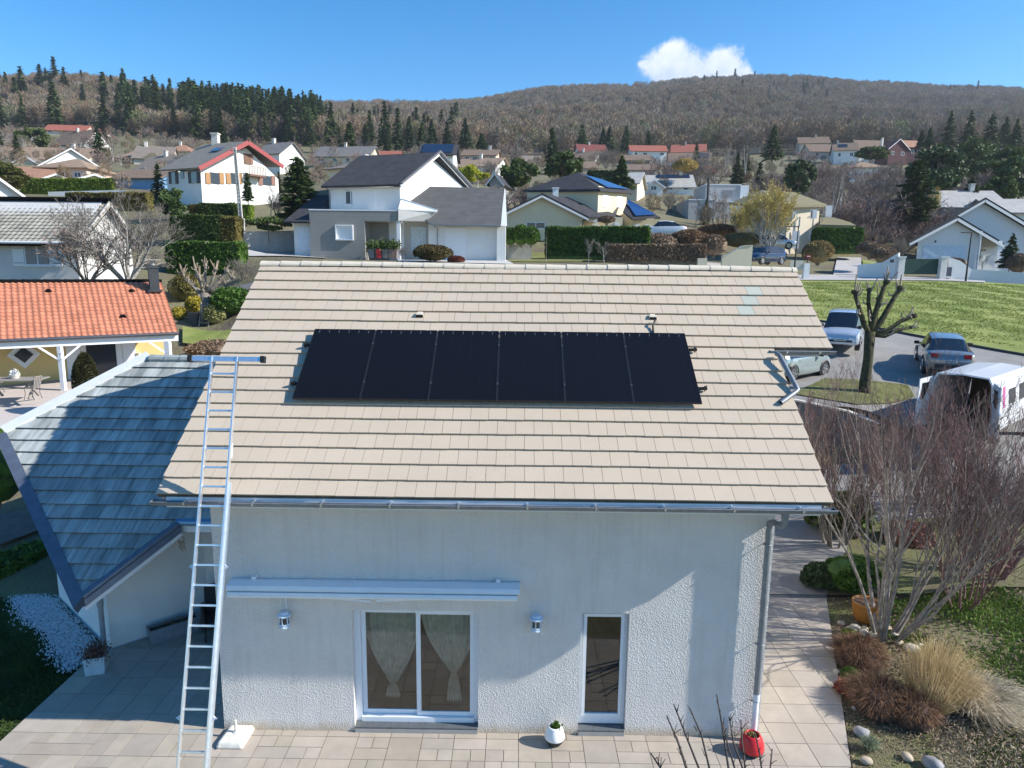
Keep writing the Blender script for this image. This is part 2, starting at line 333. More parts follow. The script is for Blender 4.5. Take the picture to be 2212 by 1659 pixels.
# tiled roof plane: real overlapping tiles, clipped to a convex outline given in (x, s) plane coordinates
def tiles(b, O, ux, us, nn, reg, gauge, tw, th=.014, lift=.042, gap=.004, rnd=None, vt=.05, sag=0, k0=0, wave=0, off=.5, tint=None, over=.0):
    O = Vector(O); ux = Vector(ux); us = Vector(us); nn = Vector(nn); reg = ccw(reg); R = rnd or random.Random(3)
    x0 = min(p[0] for p in reg); x1 = max(p[0] for p in reg); s0 = min(p[1] for p in reg); s1 = max(p[1] for p in reg)
    rows = int(math.ceil((s1-s0)/gauge)); 
    for k in range(rows):
        sa = s0+k*gauge; sb = sa+gauge*1.04
        o = (off*tw if k % 2 else 0)+R.uniform(-.004, .004)
        n = int((x1-x0)/tw)+3
        for i in range(-1, n):
            xa = x0+i*tw+o+gap/2; xb = xa+tw-gap
            jt = R.uniform(-.004, .004)
            if wave:
                m_ = 5; strips = [(xa+(xb-xa)*j/m_, xa+(xb-xa)*(j+1)/m_) for j in range(m_)]
            else: strips = [(xa, xb)]
            tt = 1+R.uniform(-vt, vt)
            if tint: tt = tint(k, (xa+xb)/2, tt)
            b.cc = tt
            for (p, q) in strips:
                c = clip([(p, sa+jt), (q, sa+jt), (q, sb), (p, sb)], reg)
                if len(c) < 3: continue
                def hh(x, s):
                    z = lift*(1-(s-sa)/gauge)+.004
                    if sag: z += sag*math.sin(x*1.1+s*.8)*math.sin(s*.9+1)
                    if wave:
                        t = (x-xa)/tw; z += wave*(math.sin(math.pi*min(1, t/.62)) if t < .62 else -.35*math.sin(math.pi*(t-.62)/.38))
                    return z
                T = [O+ux*x+us*s+nn*hh(x, s) for x, s in c]; B = [q2-nn*(th+(.02 if wave else 0)) for q2 in T]; m = len(c)
                fs = [tuple(range(m))]
                fs += [(i2, (i2+1) % m, (i2+1) % m+m, i2+m)[::-1] for i2 in range(m)]
                b.add(T+B, fs)
    b.cc = None

# ---------------------------------------------------------------- the house with the solar panels
AL = .6119; CA, SA = math.cos(AL), math.sin(AL); EZ = 4.2709; RL = 6.0104; GA = RL/19
US = Vector((0, CA, SA)); NN = Vector((0, -SA, CA)); UX = Vector((1, 0, 0))
def RP(x, s, h=0): return Vector((x, s*CA, EZ+s*SA))+NN*h
def onR(u, v, h=0.0):
    d = ray(u, v); P0 = RP(0, 0, h); t = (P0-CP).dot(NN)/d.dot(NN); p = CP+d*t
    return p.x, (p-P0).dot(US)
house = thing('house', 'white rendered house with beige tiled roof carrying six black solar panels', 'house', (.575, .5, 0))
XR, XU, SN = 10.167, 11.25, GA*11
b = MB()
_tb = onR(1638, 629)
def tn(k, x, t):
    s = k*GA
    for (u, v) in ((1643, 630), (1634, 652), (1622, 670)):
        q = onR(u, v)
        if abs(q[0]-x) < .15 and s <= q[1] < s+GA: return (.86*t, 1.06*t, 1.16*t)
    return (t, t*.995, t*.985)
R1 = random.Random(5)
def roofpart(b, reg, k_off):
    tiles(b, RP(0, 0), UX, US, NN, reg, GA, .3, rnd=R1, vt=.014, sag=.006, tint=lambda k, x, t: tn(k+k_off, x, t), th=.026, lift=.034, gap=.0055)
roofpart(b, [(0, 0), (XR, 0), (XR, SN), (0, SN)], 0)
roofpart(b, [(0, SN), (XU, SN), (XU, RL-.02), (0, RL-.02)], 11)
roof = b.build('roof', M_TILE, house)
b = MB()   # deck below the tiles and back slope
b.hexa([RP(.02, 0, -.06), RP(XR-.02, 0, -.06), RP(XR-.02, SN+.01, -.06), RP(.02, SN+.01, -.06)], [RP(.02, 0, -.012), RP(XR-.02, 0, -.012), RP(XR-.02, SN+.01, -.012), RP(.02, SN+.01, -.012)])
b.hexa([RP(.02, SN+.012, -.06), RP(XU-.02, SN+.012, -.06), RP(XU-.02, RL, -.06), RP(.02, RL, -.06)], [RP(.02, SN+.012, -.012), RP(XU-.02, SN+.012, -.012), RP(XU-.02, RL, -.012), RP(.02, RL, -.012)])
YR = RL*CA; ZR = EZ+RL*SA; YB = 9.9; ZB = ZR-(YB-YR)*SA/CA
b.hexa([(0, YR, ZR-.05), (XU, YR, ZR-.05), (XU, YB, ZB-.05), (0, YB, ZB-.05)], [(0, YR, ZR), (XU, YR, ZR), (XU, YB, ZB), (0, YB, ZB)])
b.build('roof_deck', mat('deck_timber', (.16, .12, .08), var=.2), roof)
b = MB(); x = 0.0; i = 0
while x < XU-.05:
    l = .43; xe = min(x+l+.03, XU+.02); vs = []; fs = []; n = 8
    for (xx, dr) in ((x-.012, .014), (xe, .0)):
        for j in range(n+1):
            a = math.pi*(j/n); r = .135+dr
            vs.append((xx, YR-math.cos(a)*r, ZR-.055+math.sin(a)*r*.68+.012*math.sin(x*.9)))
    for j in range(n): fs.append((j, j+1, n+2+j, n+1+j))
    fs.append(tuple(range(n+1))[::-1]); fs.append(tuple(range(n+1, 2*n+2)))
    b.add(vs, fs); x += l; i += 1
b.build('ridge_tiles', M_RIDGE, roof)
for (u, v) in ((907, 684), (1409, 689)):
    X, S = onR(u, v); b = MB()
    b.hexa([RP(X-.085, S-.06, .03), RP(X+.085, S-.06, .03), RP(X+.05, S+.10, .03), RP(X-.05, S+.10, .03)], [RP(X-.075, S-.035, .085), RP(X+.075, S-.035, .085), RP(X+.045, S+.09, .055), RP(X-.045, S+.09, .055)])
    vt = b.build('roof_vent', M_RIDGE, roof, bevel=.008)
    b = MB(); b.hexa([RP(X-.07, S-.064, .036), RP(X+.07, S-.064, .036), RP(X+.07, S-.056, .036), RP(X-.07, S-.056, .036)], [RP(X-.065, S-.045, .078), RP(X+.065, S-.045, .078), RP(X+.065, S-.037, .078), RP(X-.065, S-.037, .078)])
    b.build('opening', M_BLACK, vt)
# walls
X0, X1, YW = .575, 9.52, .5
def RZ(y): return EZ+y*SA/CA-.09
b = MB(); O1 = (2.77, 4.835, .10, 2.19); O2 = (6.50, 7.287, .10, 2.19); T = .25
def wx(x0, x1, z0, z1, slope=False):
    if slope: b.hexa([(x0, YW, z0), (x1, YW, z0), (x1, YW+T, z0), (x0, YW+T, z0)], [(x0, YW, RZ(YW)), (x1, YW, RZ(YW)), (x1, YW+T, RZ(YW+T)), (x0, YW+T, RZ(YW+T))])
    else: b.bb(x0, x1, YW, YW+T, z0, z1)
wx(X0, X1, 2.19, 0, True)
wx(X0, O1[0], 0, 2.19); wx(O1[1], O2[0], 0, 2.19); wx(O2[1], X1, 0, 2.19)
wx(O1[0], O1[1], 0, .10); wx(O2[0], O2[1], 0, .10)
# gable walls and the recessed block on the right
for (xa, xb, ya, yb) in ((X0, X0+T, YW+T, 9.4), (X1-T, X1, YW+T, 3.6)):
    pl = [(xa, ya, 0), (xa, yb, 0), (xa, yb, min(RZ(yb), 2*(ZR-.09)-RZ(yb)))]
    if yb > YR: pl.append((xa, YR, ZR-.12))
    pl.append((xa, ya, RZ(ya))); b.prism(pl, (xb-xa, 0, 0))
b.bb(X1-T, 10.70, 3.6, 3.85, 0, RZ(3.6)); pl = [(10.45, 3.85, 0), (10.45, 9.4, 0), (10.45, 9.4, 2*(ZR-.09)-RZ(9.4)), (10.45, YR, ZR-.12), (10.45, 3.85, RZ(3.85))]; b.prism(pl, (.25, 0, 0))
b.bb(X0+T, 10.45, 9.15, 9.4, 0, 4.3)
b.build('wall', M_STUC, house)
b = MB()   # soffit and fascia
b.bb(.15, 10.0, .03, .497, 4.13, 4.15); b.bb(.15, 10.0, -.0, .028, 4.08, 4.24)
b.bb(10.19, 11.1, 3.02, 3.597, 6.10, 6.12)
b.build('soffit', M_WHITE, house)
# rake boards on the gable ends
_rb = []
b = MB()
b.hexa([RP(.03, .05, -.20), RP(.05, .05, -.20), RP(.05, RL, -.20), RP(.03, RL, -.20)], [RP(.03, .05, -.062), RP(.05, .05, -.062), RP(.05, RL, -.062), RP(.03, RL, -.062)])
b.build('rake_board', M_WHITE, house); b = MB()
b.hexa([RP(XR-.05, .05, -.20), RP(XR-.03, .05, -.20), RP(XR-.03, SN, -.20), RP(XR-.05, SN, -.20)], [RP(XR-.05, .05, -.062), RP(XR-.03, .05, -.062), RP(XR-.03, SN, -.062), RP(XR-.05, SN, -.062)])
b.build('rake_board', M_WHITE, house); b = MB()
b.hexa([RP(XU-.05, SN, -.20), RP(XU-.03, SN, -.20), RP(XU-.03, RL, -.20), RP(XU-.05, RL, -.20)], [RP(XU-.05, SN, -.062), RP(XU-.03, SN, -.062), RP(XU-.03, RL, -.062), RP(XU-.05, RL, -.062)])
b.build('rake_board', M_WHITE, house)
def gutter(x0, x1, y, z, parent, r=.068, hooks=9):
    b = MB(); n = 10; vs = []; fs = []
    for t, rr in ((0, r), (1, r-.006)):
        for x in (x0, x1):
            for j in range(n+1):
                a = math.pi+math.pi*j/n; vs.append((x, y+math.cos(a)*rr, z+math.sin(a)*rr))
    m = n+1
    for j in range(n):
        fs.append((j, j+1, m+j+1, m+j)); fs.append((2*m+j, 3*m+j, 3*m+j+1, 2*m+j+1))
    for q in (0, m): fs.append(tuple(range(q, q+m)))
    b.add(vs, fs)
    b.tube([(x0, y-r, z), (x1, y-r, z)], .010, 8)
    b.tube([(x0, y-r, z+.0), (x0, y+r, z)], .006, 6); b.tube([(x1, y-r, z), (x1, y+r, z)], .006, 6)
    g = b.build('gutter', M_ZINC, parent)
    b = MB(); b.bb(x0+.01, x1-.01, y-r*.86, y+r*.86, z-.034, z-.030); b.build('gutter_shade', mat('gutter_shade', (.022, .024, .028), rough=.6), g)  # dark strip added in the trough to paint its shaded inside
    for i in range(hooks):
        xx = x0+(x1-x0)*(i+.5)/hooks; b = MB(); b.box((xx, y, z+.008), (.028, 2*r+.03, .006)); b.box((xx, y-r-.012, z-.012), (.028, .006, .04))
        for j in range(6):
            a = math.pi+math.pi*j/6; a2 = math.pi+math.pi*(j+1)/6; R = r+.006
            b.bar((xx, y+math.cos(a)*R, z+math.sin(a)*R), (xx, y+math.cos(a2)*R, z+math.sin(a2)*R), .024, .004, up=(1, 0, 0))
        b.build('hook', M_ALU, g)
    return g
gutter(-.03, XR+.02, -.065, 4.205, house, r=.075, hooks=10)
gy = SN*CA; gz = EZ+SN*SA
gutter(XR-.10, XU+.02, gy-.07, gz-.035, house, hooks=2)
# upper downpipe lying on the lower roof
b = MB(); p1 = RP(*onR(1684, 768, .14), .14); p2 = RP(*onR(1722, 846, .06), .10); p3 = RP(*onR(1688, 868, .08), .06)
pm = p2+(p3-p2)*.3+(p1-p2)*.10
b.tube([p1+Vector((-.02, .1, .02)), p1, p2+(p1-p2)*.12, p2, p2+(p3-p2)*.12+Vector((0, -.01, 0)), p3], .042, 12, cap=False)
b.tube([p3+(p2-p3)*.01, p3+(p3-p2).normalized()*.012], .047, 12, cap=False)
b.build('downpipe', M_ZINC, house, smooth='auto')
# main downpipe
px = 9.40; b = MB(); py = YW-.10
b.tube([(9.44, -.065, 4.16), (9.44, -.065, 4.02), (9.44, -.04, 3.93), (9.43, .10, 3.88), (9.41, .3, 3.85), (px, py, 3.80), (px, py, 3.68), (px, py, .80)], [.06, .05]+[.05]*6, 14)
b.tube([(px, py, 2.42), (px, py, 2.5)], .054, 14); b.tube([(px, py, 3.55), (px, py, 3.66)], .055, 14)
b.build('downpipe', M_ZINC, house, smooth='auto')
b = MB(); b.tube([(px, py, .82), (px, py, .02)], .048, 14); b.tube([(px, py, .74), (px, py, .86)], .056, 14); b.build('downpipe', M_WHITE, house, smooth='auto')
for z in (3.45, 1.75, .74):
    b = MB(); b.tube([(px+.056*math.cos(a), py+.056*math.sin(a), z) for a in [2*math.pi*i/12 for i in range(13)]], .007, 5); b.bar((px, py+.05, z), (px, YW, z), .01); b.box((px-.075, py, z), (.03, .02, .02)); b.build('pipe_bracket', M_ZINC, house)
# awning
b = MB()
def ext(b, x0, x1, sec):
    n = len(sec); b.add([(x0, y, z) for y, z in sec]+[(x1, y, z) for y, z in sec], [tuple(range(n)), tuple(range(n, 2*n))[::-1]]+[(i, i+n, (i+1) % n+n, (i+1) % n) for i in range(n)])
aw = MB(); ext(aw, .86, 5.50, [(.495, 2.72), (.40, 2.735), (.26, 2.70), (.235, 2.64), (.25, 2.61), (.495, 2.61)])
awning = aw.build('awning', mat('awning_white', (.70, .76, .80), rough=.35, var=.03), house, bevel=.006)
b = MB(); ext(b, .88, 5.46, [(.30, 2.60), (.225, 2.60), (.21, 2.55), (.225, 2.515), (.30, 2.51)]); b.build('front_bar', mat('awning_white', (1, 1, 1)), awning)
for (a, c) in (((1.57, .38, 2.52), (3.13, .27, 2.47)), ((3.23, .27, 2.48), (5.2, .38, 2.53))):
    b = MB(); b.bar(a, c, .05, .035); b.build('folding_arm', M_WHITE, awning)
for x in (1.24, 5.15):
    b = MB(); b.box((x, .45, 2.76), (.07, .10, .05)); b.tube([(x, .39, 2.765), (x, .405, 2.765)], .022, 10); b.build('wall_bracket', M_WHITE, awning, bevel=.004)
# wall lamps
ML = mat('lamp_paint', (.55, .66, .76), rough=.35, var=.02)
for i, x in enumerate((1.72, 5.77)):
    b = MB(); zz = 1.94; c = (x, .36, zz)
    b.lathe([(0, 0), (.07, 0), (.085, .02), (.085, .035), (.07, .04), (.07, .055), (.085, .06), (.085, .08), (.0, .08)], c, 20)
    for a in range(6):
        t = a*math.pi/3+.4; b.box((x+.078*math.cos(t), .36+.078*math.sin(t), zz+.145), (.014, .014, .14))
    b.lathe([(.0, .205), (.10, .205), (.115, .215), (.115, .23), (.07, .245), (.065, .28), (0, .285)], c, 20); b.box((x, .45, zz+.05), (.06, .10, .06))
    l = b.build('wall_lamp', ML, house)
    b = MB(); b.lathe([(0, .082), (.066, .082), (.066, .203), (0, .203)], c, 16); b.build('lamp_glass', glassmat('lamp_glass', (.05, .05, .05)), l)
    if i == 0:
        b = MB(); b.bar((x, .48, 2.22), (x, .48, 2.50), .022); b.build('conduit', M_WHITE, l)
# patio door
def frame(b, x0, x1, z0, z1, y, w, d=.06):
    b.bb(x0, x1, y, y+d, z0, z0+w); b.bb(x0, x1, y, y+d, z1-w, z1); b.bb(x0, x0+w, y, y+d, z0+w, z1-w); b.bb(x1-w, x1, y, y+d, z0+w, z1-w)
b = MB(); b.bb(O1[0]+.002, O1[0]+.10, YW+.12, YW+.24, .10, 2.188); b.bb(O1[1]-.07, O1[1]-.002, YW+.12, YW+.24, .10, 2.188); b.bb(O1[0]+.10, O1[1]-.07, YW+.12, YW+.24, 2.12, 2.188); b.bb(O1[0]+.10, O1[1]-.07, YW+.10, YW+.24, .102, .20)
door = b.build('patio_door', M_PVC, house)
b = MB(); frame(b, 2.872, 3.86, .202, 2.118, YW+.20, .075, .035); sa = b.build('sash', M_PVC, door, bevel=.004)
b = MB(); frame(b, 3.79, 4.763, .202, 2.118, YW+.155, .075, .035); sb = b.build('sash', M_PVC, door, bevel=.004)
b = MB(); b.box((3.366, YW+.217, 1.16), (.84, .008, 1.77)); b.build('pane', M_PANE, door)
b = MB(); b.box((4.277, YW+.172, 1.16), (.825, .008, 1.77)); b.build('pane', M_PANE, door)
def sill(x0, x1, n):
    b = MB(); w = (x1-x0)/n
    for i in range(n): b.hexa([(x0+i*w+.003, YW-.03, .07), (x0+(i+1)*w-.003, YW-.03, .07), (x0+(i+1)*w-.003, YW+.118, .101), (x0+i*w+.003, YW+.118, .101)], [(x0+i*w+.003, YW-.03, .098), (x0+(i+1)*w-.003, YW-.03, .098), (x0+(i+1)*w-.003, YW+.118, .118), (x0+i*w+.003, YW+.118, .118)])
    s_ = b.build('sill', M_SILL, house)
    b = MB(); b.bb(x0, x1, YW-.035, YW-.003, -.02, .068); b.bb(x0, x1, YW-.002, YW+.11, .1005, .1015); b.build('sill_edge', M_GRAYC, s_)
sill(O1[0]+.01, O1[1]-.01, 7); sill(O2[0]+.01, O2[1]-.01, 3)
b = MB(); frame(b, O2[0]+.005, O2[1]-.005, .13, 2.185, YW+.12, .05, .09); b.bb(O2[0]+.055, O2[1]-.055, YW+.12, YW+.2, .18, .27); win = b.build('window', M_PVC, house)
b = MB(); frame(b, O2[0]+.058, O2[1]-.058, .272, 2.133, YW+.09, .055, .06); b.build('sash', M_PVC, win, bevel=.004)
b = MB(); b.box((6.89, YW+.125, 1.2), (.56, .008, 1.76)); b.build('pane', M_PANE, win)
# rooms behind the glass
b = MB()
for (xa, xb) in ((1.8, 5.6), (5.9, 8.4)):
    b.bb(xa, xb, 3.4, 3.45, 0, 2.6); b.bb(xa-.05, xa, YW+.26, 3.45, 0, 2.6); b.bb(xb, xb+.05, YW+.26, 3.45, 0, 2.6); b.bb(xa, xb, YW+.26, 3.4, 2.55, 2.6); b.bb(xa, xb, YW+.26, 3.4, .05, .09)
b.build('room', mat('room_wall', (.07, .06, .05), rough=.9), house)
def curtain(cx, w, top, knot, hem, sgn):
    b = MB(); nx, nz = 60, 40; vs = []
    for j in range(nz+1):
        z = top+(hem-top)*j/nz
        if z > knot:
            t = (top-z)/(top-knot); ww = w*(1-t**2.2)*.5+.035; cxx = cx+sgn*.10*t
        else:
            t = (knot-z)/(knot-hem); ww = .035+.10*math.sqrt(t); cxx = cx+sgn*.10+sgn*.01*t
        for i in range(nx+1):
            a = i/nx; vs.append((cxx+(a-.5)*2*ww, YW+.34+.028*math.sin(a*math.pi*13+.8*math.sin(z*2)), z))
    fs = [(j*(nx+1)+i, j*(nx+1)+i+1, (j+1)*(nx+1)+i+1, (j+1)*(nx+1)+i) for j in range(nz) for i in range(nx)]
    b.add(vs, fs); return b
mcur = leafmat('sheer_curtain', (.78, .74, .66), (.85, .81, .73), scale=8, trans=.35)
cu = thing('curtains', 'pair of cream sheer curtains tied low behind the sliding patio door', 'curtains', (3.8, YW+.34, 0))
curtain(3.36, .9, 2.12, .66, .42, .0).build('curtain', mcur, cu, smooth=True)
curtain(4.30, .86, 2.12, .88, .36, 1.0).build('curtain', mcur, cu, smooth=True)

# ---------------------------------------------------------------- annex
ax = thing('annex', 'low white garage wing with streaked grey slate roof, left of the solar house', 'annex', (-2.74, 2.93, 0))
AO = onY(300, 1051, 3.7)
def onA(u, v, h=0):
    d = ray(u, v); P0 = AO+NN*h; t = (P0-CP).dot(NN)/d.dot(NN); return CP+d*t
def a2(p): q = p-AO; return (q.x, q.dot(US))
tip, ntc, lft, apx = onA(176, 1283), onA(385, 1124), onA(12, 936), onA(325, 775)
s_e = a2(ntc)[1]; s_r = a2(apx)[1]
xw = X0-AO.x
reg1 = [a2(tip), (a2(ntc)[0], s_e), (xw, s_e), (xw, s_r), a2(apx), a2(lft)]
GB = (s_r-s_e)/round((s_r-s_e)/.335)
b = MB(); R2 = random.Random(9)
# pieces that are convex: above the level eave, and the triangle below it
yl = a2(lft); s_l = yl[1]
def edge(p, q, s): t = (s-p[1])/(q[1]-p[1]); return (p[0]+(q[0]-p[0])*t, s)
nb = round((s_r-a2(tip)[1])/GB+.499); s_b = s_r-nb*GB
up = [edge(a2(tip), yl, s_e) if s_l > s_e else yl, (xw, s_e), (xw, s_r), a2(apx)] + ([yl] if s_l > s_e else [])
def at_(k, x, t): return t*R2.choice([.8, .94, 1, 1.06, 1.14])
tiles(b, AO, UX, US, NN, up, GB, .335, rnd=R2, vt=.12, tint=at_, lift=.04, gap=.010)
s_n = s_e-int((s_e-a2(tip)[1])/GB+1)*GB
low = [a2(tip), (a2(ntc)[0], s_e), edge(a2(tip), yl, s_e)]
# extend region bottom so rows stay in step with the rows above
b2 = MB(); k = 0
while True:
    sb_ = s_e-(k)*GB; sa_ = sb_-GB
    band = clip([(-20, sa_), (20, sa_), (20, sb_), (-20, sb_)], ccw(low))
    if len(band) < 3: break
    xs = [p[0] for p in band]
    o = .1675*(k % 2)+R2.uniform(0, .02)
    x = math.floor(min(xs)/.335)*.335-o
    while x < max(xs):
        c = clip([(x+.005, sa_), (x+.330, sa_), (x+.330, sb_+.012), (x+.005, sb_+.012)], ccw(low))
        if len(c) >= 3:
            b.cc = at_(0, 0, 1+R2.uniform(-.12, .12))
            T = [AO+UX*p[0]+US*p[1]+NN*(.04*(1-(p[1]-sa_)/GB)+.004) for p in c]; m = len(c)
            b.add(T+[q-NN*.014 for q in T], [tuple(range(m))]+[(i, (i+1) % m, (i+1) % m+m, i+m)[::-1] for i in range(m)])
        x += .335
    k += 1
b.cc = None
aroof = b.build('roof', M_SLATE, ax)
b = MB()
rr = [AO+UX*p[0]+US*p[1]-NN*.02 for p in ccw(reg1)]; b.prism([tuple(q) for q in rr], tuple(-NN*.07))
bk = [AO+UX*a2(apx)[0]+US*s_r-NN*.03, AO+UX*xw+US*s_r-NN*.03]; b.prism([bk[0], bk[1], bk[1]+Vector((0, 3, -2)), bk[0]+Vector((-1.5, 3, -2))], (0, 0, -.06))
b.build('roof_deck', MC['deck_timber'], aroof)
b = MB(); x = a2(apx)[0]+.02
while x < xw-.1:
    b.tube([AO+UX*x+US*(s_r-.02)+NN*.02, AO+UX*(x+.40)+US*(s_r-.02)+NN*.02], [.11, .095], 10); x += .38
b.build('ridge_tiles', mat('slate_ridge', (.30, .33, .33), var=.25, scale=5), aroof)
M_FAS = mat('blue_grey_trim', (.12, .145, .19), rough=.35, var=.15, metal=.3)
b = MB(); q1, q2 = AO+UX*a2(apx)[0]+US*(s_r+.05), lft
dv = (q2-q1).normalized(); sd = dv.cross(NN).normalized()*.12
b.hexa([q1+sd*1.9-NN*.12, q1-sd*.3-NN*.12, q2-sd*.3-NN*.12, q2+sd*1.9-NN*.12][::-1], [q1+sd*1.9+NN*.06, q1-sd*.3+NN*.06, q2-sd*.3+NN*.06, q2+sd*1.9+NN*.06][::-1])
b.build('verge_board', mat('verge_white', (.62, .64, .66), rough=.5, var=.04), aroof)
b = MB(); q1, q2 = lft, tip; dv = (q2-q1).normalized(); sd = dv.cross(NN).normalized()*.13
b.hexa([q1+sd*1.5-NN*.12, q1-sd*.2-NN*.12, q2-sd*.2+dv*.1-NN*.12, q2+sd*1.5+dv*.25-NN*.12][::-1], [q1+sd*1.5+NN*.05, q1-sd*.2+NN*.05, q2-sd*.2+dv*.1+NN*.05, q2+sd*1.5+dv*.25+NN*.05][::-1])
b.build('verge_flashing', M_FAS, aroof)
b = MB(); q1, q2 = tip, ntc; out_ = Vector(((q2-q1).y, -(q2-q1).x, 0)).normalized()
b.tube([q1+out_*.07-Vector((0, 0, .03)), q2+out_*.07-Vector((0, 0, .03))], .075, 12)
b.hexa([q1+out_*.15-Vector((0, 0, .20)), q1+out_*.0-Vector((0, 0, .20)), q2+out_*.0-Vector((0, 0, .20)), q2+out_*.15-Vector((0, 0, .20))], [q1+out_*.12-Vector((0, 0, .06)), q1+out_*.0-Vector((0, 0, .06)), q2+out_*.0-Vector((0, 0, .06)), q2+out_*.12-Vector((0, 0, .06))])
b.build('gutter', M_FAS, ax)
b = MB(); b.bar(q1+out_*.10-Vector((0, 0, .25)), q2+out_*.10-Vector((0, 0, .25)), .05, .08); b.build('fascia', M_WHITE, ax)
e0 = ntc; b = MB(); b.tube([e0+Vector((0, -.05, -.02)), Vector((X0, e0.y-.05, e0.z-.02))], .07, 12); b.build('gutter', mat('blue_gutter', (.16, .28, .42), rough=.3, metal=.5), ax)
b = MB(); b.bb(e0.x+.05, X0, e0.y+.0, e0.y+.03, e0.z-.24, e0.z-.09); b.build('fascia', M_WHITE, ax)
b = MB()
c0 = Vector((-2.74, 2.93, 0)); c1 = Vector((-1.35, 4.25, 0)); c2 = Vector((X0, 4.25, 0)); c3 = Vector((-5.2, 5.07, 0)); c4 = Vector((-4.6, 7.6, 0))
def zA(p): q = Vector((p.x, p.y, 0)); return AO.z+(p.y-AO.y)*SA/CA-.1
def wall(b, p, q, t=.22, z0=-.3):
    d = (q-p).normalized(); n = Vector((-d.y, d.x, 0))*t
    P = [p, q, q+n, p+n]
    b.hexa([(a.x, a.y, z0) for a in P], [(a.x, a.y, min(zA(a), 5.2)) for a in P])
wall(b, c0, c1+(c1-c0).normalized()*.2); wall(b, c1-Vector((.12, -.003, 0)), c2); wall(b, c3, c0)
b.build('wall', mat('annex_render', (.78, .78, .76), rough=.9, var=.06, scale=1.5, bump=.5, bscale=80), ax)
b = MB(); dp = Vector((-2.80, 2.80, 0)); tz = tip.z
b.tube([tip+Vector((.10, .05, -.06)), tip+Vector((.10, .05, -.2)), Vector((dp.x+.03, dp.y-.35, tz-.33)), Vector((dp.x, dp.y, tz-.48)), Vector((dp.x, dp.y, .0))], .05, 12)
b.tube([Vector((dp.x, dp.y, tz-.62)), Vector((dp.x, dp.y, tz-.8))], .062, 12)
b.build('downpipe', mat('grey_pvc', (.28, .31, .34), rough=.4), ax, smooth='auto')

# ---------------------------------------------------------------- solar panels
M_CELL = bpy.data.materials.new('solar_cells'); M_CELL.use_nodes = True
def _cells():
    t = M_CELL.node_tree; bs = t.nodes['Principled BSDF']; tcn = N(t, 'ShaderNodeTexCoord'); sp = N(t, 'ShaderNodeSeparateXYZ'); t.links.new(tcn.outputs['Object'], sp.inputs[0])
    def line(s, per, w, ph=0): return mth(t, 'LESS_THAN', mth(t, 'ABSOLUTE', mth(t, 'SUBTRACT', mth(t, 'FRACT', mth(t, 'DIVIDE', mth(t, 'ADD', s, ph), per)), .5)), w/per)
    a = line(sp.outputs[0], 1.134/6.2, .0012, .0); c = line(sp.outputs[1], .094, .0008, .047); d = line(sp.outputs[0], .0166, .0009)
    fine = mth(t, 'MULTIPLY', d, .25); mxx = mth(t, 'MAXIMUM', mth(t, 'MAXIMUM', a, mth(t, 'MULTIPLY', c, .9)), fine)
    mi = N(t, 'ShaderNodeMix', data_type='RGBA'); t.links.new(mxx, mi.inputs[0]); mi.inputs[6].default_value = (.0055, .0055, .0075, 1); mi.inputs[7].default_value = (.022, .024, .033, 1)
    t.links.new(mi.outputs[2], bs.inputs['Base Color']); bs.inputs['Roughness'].default_value = .30; bs.inputs['Specular IOR Level'].default_value = .22
_cells()
PW_, PH_ = 1.134, 1.7975
def panel(i):
    x = 1.6278+i*(PW_+.02); s = 1.9205
    pos = ['leftmost of the six', 'second from the left of the six', 'third from the left of the six', 'fourth from the left of the six', 'fifth from the left of the six', 'rightmost of the six'][i]
    e = thing('solar_panel', 'black framed solar panel, %s in the roof row' % pos, 'solar panel', tuple(RP(x, s, .105)), group='solar panels on the beige roof')
    e.rotation_euler = (AL, 0, 0); return e
p0 = panel(0)
b = MB(); b.bb(.012, PW_-.012, .012, PH_-.012, .026, .031); b.build('cell_sheet', M_CELL, p0, local=True)
b = MB(); w = .012
b.bb(0, PW_, 0, w, 0, .035); b.bb(0, PW_, PH_-w, PH_, 0, .035); b.bb(0, w, w, PH_-w, 0, .035); b.bb(PW_-w, PW_, w, PH_-w, 0, .035); b.bb(w, PW_-w, w, PH_-w, .002, .006)
b.build('frame', mat('panel_frame', (.03, .03, .033), rough=.35, metal=.6, var=.1), p0, local=True)
b = MB()
for j in range(6):
    b.bb(.10+j*.183, .104+j*.183, PH_-.10, PH_-.03, .0311, .0318); 
b.bb(.93, .99, PH_-.011, PH_-.003, .035, .036)
b.build('ribbon', mat('cell_ribbon', (.25, .26, .28), rough=.4), p0, local=True)['kind'] = 'stuff'
for i in range(1, 6):
    e = panel(i)
    for ch in p0.children: c = ch.copy(); COL.objects.link(c); c.parent = e
for nm, s in (('lower', 2.32), ('upper', 3.32)):
    e = thing('mounting_rail', '%s black mounting rail under the solar panels, its clamp ends showing' % nm, 'mounting rail', tuple(RP(1.45, s, .06)), group='mounting rails under the solar panels')
    b = MB(); b.bar(RP(1.50, s, .083), RP(8.70, s, .083), .04, .04, up=NN); b.build('rail', mat('rail_black', (.03, .03, .032), metal=.6, rough=.4), e)
    for x in (1.53, 8.66):
        b = MB(); b.tube([RP(x, s-.04, .06), RP(x-.02, s-.03, .11), RP(x+.03, s+.03, .125), RP(x+.03, s+.05, .07)], .012, 6); b.box(RP(x, s, .12), (.03, .05, .03)); b.build('end_clamp', MC['rail_black'], e)
